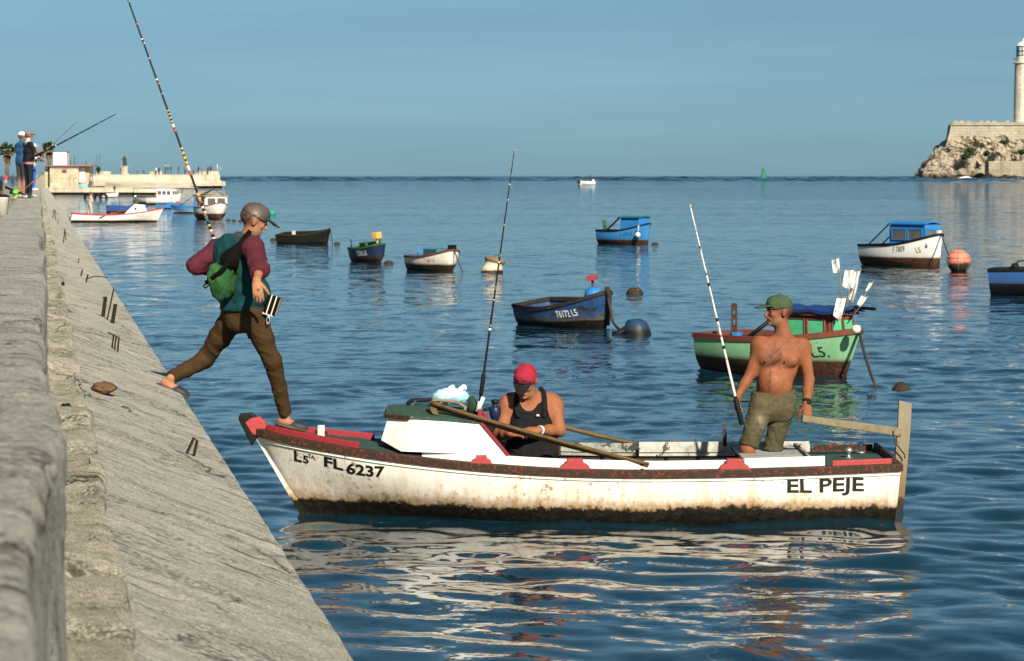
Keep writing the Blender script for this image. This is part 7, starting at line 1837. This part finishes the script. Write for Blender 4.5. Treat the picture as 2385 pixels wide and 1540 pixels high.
# men in the far boats
def in_b(b, x, yy, z): return Matrix.LocRotScale(b.root.location, b.root.rotation_euler, (1, 1, 1)) @ Vector((x, yy, z))
figure('man in striped shirt and pale trousers stepping about in the long white boat', in_b(b8, -1.55, 0.0, 0.12), 1.62, rad(20), (0.50, 0.42, 0.40), (0.42, 0.40, 0.34), vox=0.025, arms='front', lean=0.05, stance=0.12)
figure('man in white cap and dark vest seated in the blue rowing boat', in_b(b9, 0.6, 0.0, 0.05), 1.6, rad(-120), (0.06, 0.08, 0.07), (0.03, 0.04, 0.05), cap=(0.78, 0.77, 0.74), vox=0.03, sit=True, arms='front')
figure('person standing in the launch near the horizon', in_b(b16, -1.0, 0.0, 0.5), 2.4, rad(90), (0.03, 0.04, 0.08), (0.02, 0.02, 0.03), vox=0.06)
figure('second, lower person at the motor of the launch', in_b(b16, 1.75, 0.0, 0.6), 1.6, rad(90), (0.25, 0.18, 0.15), (0.05, 0.05, 0.05), vox=0.06, sit=True)
# far promenade: a walker and two palms
figure('walker in a red shirt far along the promenade', (VX * 330 - 4.4, 330, EYE - 1.42), 1.7, rad(90), (0.50, 0.05, 0.06), (0.45, 0.40, 0.36), vox=0.04, shorts=True)
figure('walker in dark clothes farther left on the promenade', (VX * 300 - 3.2, 300, EYE - 1.42), 1.6, rad(90), (0.05, 0.05, 0.06), (0.04, 0.04, 0.05), vox=0.04)
M_PALM = paint('palm_frond', (0.055, 0.075, 0.022), (0.10, 0.085, 0.03), 0.6, 0.8, 0.7, 0.1); M_TRUNK = paint('palm_trunk', (0.17, 0.13, 0.085), (0.06, 0.045, 0.03), 0.6, 2, 0.9, 0.8); M_DRYF = paint('dry_palm_skirt', (0.19, 0.14, 0.07), (0.08, 0.06, 0.03), 0.5, 1, 0.9, 0.2)
def palm(label, u, vt, vb, y, cr, seed, trunk_top):
    zb = qz(vb, y); H_ = (vb - vt) * y / FP; o = thing('palm_tree', label, 'palm tree', (qx(u, y), y, zb), group='palms behind the sea wall')
    rg_ = np.random.default_rng(seed); tz = H_ * trunk_top
    MB().tube([(0, 0, 0), (0.05, 0, tz * 0.5), (0.0, 0, tz)], [0.30, 0.24, 0.22], 10).build('trunk', M_TRUNK, o)
    m = MB(); m2 = MB()
    for i in range(70):
        az = rg_.uniform(0, 6.283); el = rg_.uniform(-0.7, 1.35); L = cr * rg_.uniform(0.8, 1.1)
        d = np.array([math.cos(az) * math.cos(el), math.sin(az) * math.cos(el), math.sin(el)]); b = np.array([0, 0, tz]); e = b + d * L * 0.6
        tgt = m if el > -0.25 else m2
        sd = unit(np.cross(d, (0, 0, 1) if abs(el) < 1.2 else (1, 0, 0)))
        for k in range(13):      # fan of narrow blades
            a = (k - 6) / 6 * 1.15; q = unit(d * math.cos(a) + sd * math.sin(a)); tip_ = e + q * L * 0.5 * (1 - 0.25 * abs(a)) - np.array([0, 0, 0.12 * L * abs(a)]); mid = (e + tip_) / 2; w = np.cross(q, rg_.normal(size=3)); w = unit(w) * 0.10 * cr
            tgt.add([e, mid + w, tip_, mid - w], [[0, 1, 2, 3]])
    m.build('crown', M_PALM, o)
    for i in range(40):
        az = rg_.uniform(0, 6.283); a = np.array([math.cos(az), math.sin(az), 0]); z0 = tz - rg_.uniform(0, 0.2) * H_
        m2.add([a * 0.22 + (0, 0, z0), a * cr * 0.45 + (0, 0, z0 - 0.3 * cr), a * cr * 0.36 + (0.1, 0.1, z0 - 1.0 * cr), a * 0.25 + (0, 0, z0 - 0.5 * cr)], [[0, 1, 2, 3]])
    m2.build('dry_skirt', M_DRYF, o)
palm('bushy palm at the far left edge behind the sea wall', 16, 332, 418, 400, 1.35, 4, 0.78)
palm('ragged palm behind the pump house tank', 114, 330, 395, 420, 1.2, 9, 0.76)

# ================================================================== castle headland with lighthouse
CY = 1500.0
def cx(u): return (u - 1192.5) * CY / FP
def cz(v): return EYE - (v - 410) * CY / FP
M_ROCK = None
def rock_mat():
    t = NT('headland_rock'); c = t.coord()
    n0 = t.noise(c, 0.06, 6, 0.65, 0.5); n1 = t.noise(c, 0.35, 6, 0.7, 0.3); z = t.sep(c)[2]
    b = t.mix(t.ramp(n0, [(0.3, 0.0), (0.7, 1.0)]), (0.30, 0.25, 0.18), (0.48, 0.42, 0.325)); b = t.mix(t.ramp(n1, [(0.5, 0.0), (0.66, 1.0)]), b, (0.06, 0.05, 0.038))
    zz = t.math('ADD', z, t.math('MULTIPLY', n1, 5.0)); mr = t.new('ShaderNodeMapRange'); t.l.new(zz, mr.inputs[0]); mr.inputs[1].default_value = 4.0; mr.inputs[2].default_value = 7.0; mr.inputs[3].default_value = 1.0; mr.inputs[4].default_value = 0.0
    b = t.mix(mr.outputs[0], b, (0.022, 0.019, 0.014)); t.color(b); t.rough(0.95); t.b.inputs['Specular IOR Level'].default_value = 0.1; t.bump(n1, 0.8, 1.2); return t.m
M_CASTLE = stone_mat('castle_stone', (0.38, 0.34, 0.26), 4.0, 1.6, 0.62, 3.0)
hl = thing('rocky_headland', 'pale rocky headland under the castle at the right edge', 'headland', (cx(2300), CY, 0))
us = np.linspace(2152, 2560, 150); nvv = 60
top = np.interp(us, [2152, 2165, 2185, 2198, 2212, 2230, 2260, 2290, 2330, 2400, 2560], [413, 392, 362, 345, 335, 322, 316, 322, 320, 326, 322])
Vv = []
for i, u in enumerate(us):
    zt_ = cz(top[i])
    for j in range(nvv):
        s_ = j / (nvv - 1); zz = -1.5 + (zt_ + 1.5) * min(1, s_ / 0.82); back = 0 if s_ < 0.82 else (s_ - 0.82) / 0.18 * 30
        Vv.append((cx(u), CY - 14 * (1 - min(1, s_ / 0.82)) ** 1.4 + back + 4, zz))
Vv = np.array(Vv); nn_ = fbm(Vv * np.array([0.09, 0.09, 0.13]), 6, 51, 0.55); n2_ = np.abs(fbm(Vv * 0.22, 4, 55)); fade = np.clip((Vv[:, 2] + 2) / 4, 0.25, 1)
Vv[:, 1] -= (nn_ * 9 - n2_ * 7) * fade; Vv[:, 0] += 3.4 * fbm(Vv * 0.16 + 30, 4, 58); Vv[:, 2] += 3.0 * fbm(Vv * 0.18 + 60, 4, 59) * (Vv[:, 2] > 1)
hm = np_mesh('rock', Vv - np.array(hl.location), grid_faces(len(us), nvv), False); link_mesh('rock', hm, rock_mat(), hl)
M_ROCKL = hl.children[0].data.materials[0]
lw = MB().box(((cx(2282) + cx(2560)) / 2 - hl.location.x, -22, (cz(377) + 2) / 2), (cx(2560) - cx(2282), 12, cz(377) - 2)).build('sea_battery_wall', stone_mat('sea_battery_stone', (0.36, 0.31, 0.23), 4.0, 1.6, 0.6, 3.0), hl, 0.3)
# weedy boulders heaped along its foot
for i, u in enumerate(np.arange(2272, 2400, 9.0)):
    o = lump('boulder', None, None, (cx(u) - hl.location.x, -31 + 2 * math.sin(i * 2.3), 0.6 + 0.8 * math.sin(i * 1.7)), (2.4 + 0.8 * math.sin(i * 3.1), 2.2, 2.0 + 0.9 * math.sin(i * 1.3)), M_MOLE_DARK if i % 3 else M_ROCKL, i + 3); o.parent = hl
for u, v, ru, rv, sd in ((2252, 354, 17, 13, 1), (2240, 366, 8, 6, 2), (2290, 358, 4, 6, 3), (2372, 355, 9, 6, 4), (2330, 332, 10, 4, 5)):
    rx_, rz_ = ru * CY / FP, rv * CY / FP
    o = thing('cliff_bush', 'dark green bush on the cliff face, ' + {1: 'the largest one', 2: 'low left of the largest', 3: 'tiny one right of the largest', 4: 'near the right edge', 5: 'under the bastion wall'}[sd], 'bush', (cx(u), CY - 11, cz(v)), group='bushes on the cliff')
    leaf_cloud('foliage', 700, lambda r: r.normal(size=3) * np.array([rx_ * 0.42, 1.8, rz_ * 0.42]) + np.array([0.25 * r.normal() * rz_, 0, 0]), 0.55, M_LEAF, o, sd)
# bastion: battered wall with parapet
cs = thing('castle_bastion', 'stone castle bastion with battered wall on the headland', 'castle', (cx(2300), CY, 0))
L0 = hl.location.x
zt_, zb_ = cz(290), cz(352)
mb = MB(); mb.add([(cx(2206) - L0, 8, zb_), (cx(2560) - L0, 4, zb_), (cx(2560) - L0, 9, zt_), (cx(2224) - L0, 12, zt_), (cx(2226) - L0, 40, zb_), (cx(2560) - L0, 60, zb_), (cx(2560) - L0, 60, zt_), (cx(2234) - L0, 38, zt_)], [[0, 1, 2, 3], [4, 0, 3, 7], [3, 2, 6, 7], [1, 5, 6, 2], [5, 4, 7, 6]]); mb.build('bastion_wall', M_CASTLE, cs)
mb = MB(); mb.add([(cx(2225.5) - L0, 11.0, zt_ - 0.4), (cx(2560) - L0, 8.0, zt_ - 0.4), (cx(2560) - L0, 8.2, cz(285)), (cx(2226) - L0, 11.2, cz(284.5)), (cx(2226) - L0, 14, zt_ - 0.4), (cx(2560) - L0, 11, zt_ - 0.4), (cx(2560) - L0, 11, cz(285)), (cx(2226.5) - L0, 14, cz(284.5))], [[0, 1, 2, 3], [4, 7, 6, 5], [3, 2, 6, 7], [0, 3, 7, 4]]); mb.build('parapet', M_CASTLE, cs)
for i, u in enumerate(np.arange(2234, 2360, 15.0)):
    if i in (3, 7): continue
    MB().box((cx(u) - L0, 12.5 - 0.1 * i, cz(284.3) + 0.1), (2.6, 1.8, 1.3)).build('merlon', M_CASTLE, cs, 0.1)
# lighthouse
lx = cx(2406); lh = thing('lighthouse', 'tall pale stone lighthouse with glazed lantern cut by the right edge', 'lighthouse', (lx, CY + 26, cz(288)))
k_ = CY / FP; zr = lambda v: (288 - v) * k_
MB().lathe([(25.5 * k_, zr(292)), (25 * k_, zr(280)), (22.0 * k_, zr(150)), (21.6 * k_, zr(146))], (0, 0, 0), 32).build('tower', stone_mat('lighthouse_stone', (0.70, 0.65, 0.53), 3.2, 1.5, 0.8, 3.0), lh)
MB().lathe([(21.6 * k_, zr(146)), (26 * k_, zr(143.5)), (26 * k_, zr(141.5)), (0, zr(141.4))], (0, 0, 0), 32).build('gallery', M_CREAM, lh)
for kk_ in range(20):
    a = kk_ * 2 * math.pi / 20; MB().bar((25.3 * k_ * math.cos(a), 25.3 * k_ * math.sin(a), zr(141.5)), (25.3 * k_ * math.cos(a), 25.3 * k_ * math.sin(a), zr(133)), 0.18).build('baluster', M_GREY_BOARD, lh)
MB().tube([(25.3 * k_ * math.cos(a), 25.3 * k_ * math.sin(a), zr(133)) for a in np.linspace(0, 2 * math.pi, 33)], 0.16, 6, False).build('hand_rail', M_GREY_BOARD, lh)
MB().lathe([(18 * k_, zr(141.4)), (18 * k_, zr(126))], (0, 0, 0), 28).build('lantern_base', M_CREAM, lh)
MB().lathe([(17.4 * k_, zr(126)), (17.4 * k_, zr(104))], (0, 0, 0), 28).build('lantern_glass', paint('lantern_glass_pane', (0.55, 0.62, 0.60), amount=0.1, rough=0.1, bump=0.02), lh)
for kk_ in range(12):
    a = kk_ * math.pi / 6 + 0.1; MB().bar((17.9 * k_ * math.cos(a), 17.9 * k_ * math.sin(a), zr(126)), (17.9 * k_ * math.cos(a), 17.9 * k_ * math.sin(a), zr(104)), 0.30).build('mullion', M_BLACK, lh)
for v in (104, 115, 126): MB().tube([(17.9 * k_ * math.cos(a), 17.9 * k_ * math.sin(a), zr(v)) for a in np.linspace(0, 2 * math.pi, 29)], 0.25, 6, False).build('lantern_ring', M_BLACK, lh)
MB().lathe([(19 * k_, zr(103)), (17 * k_, zr(99)), (11 * k_, zr(94)), (4 * k_, zr(91.5)), (4 * k_, zr(89)), (3.4 * k_, zr(86)), (0, zr(84))], (0, 0, 0), 28).build('dome', M_WHITE, lh)
# breaking wave at the foot of the rock
sp2 = lump('surf', 'white burst of surf at the foot of the headland', 'surf', (cx(2237), CY - 17, 0.6), (5.0, 1.6, 1.5), paint('sea_foam', (0.80, 0.82, 0.83), (0.6, 0.68, 0.72), 0.4, 0.5, 0.9, 0.6), 12)
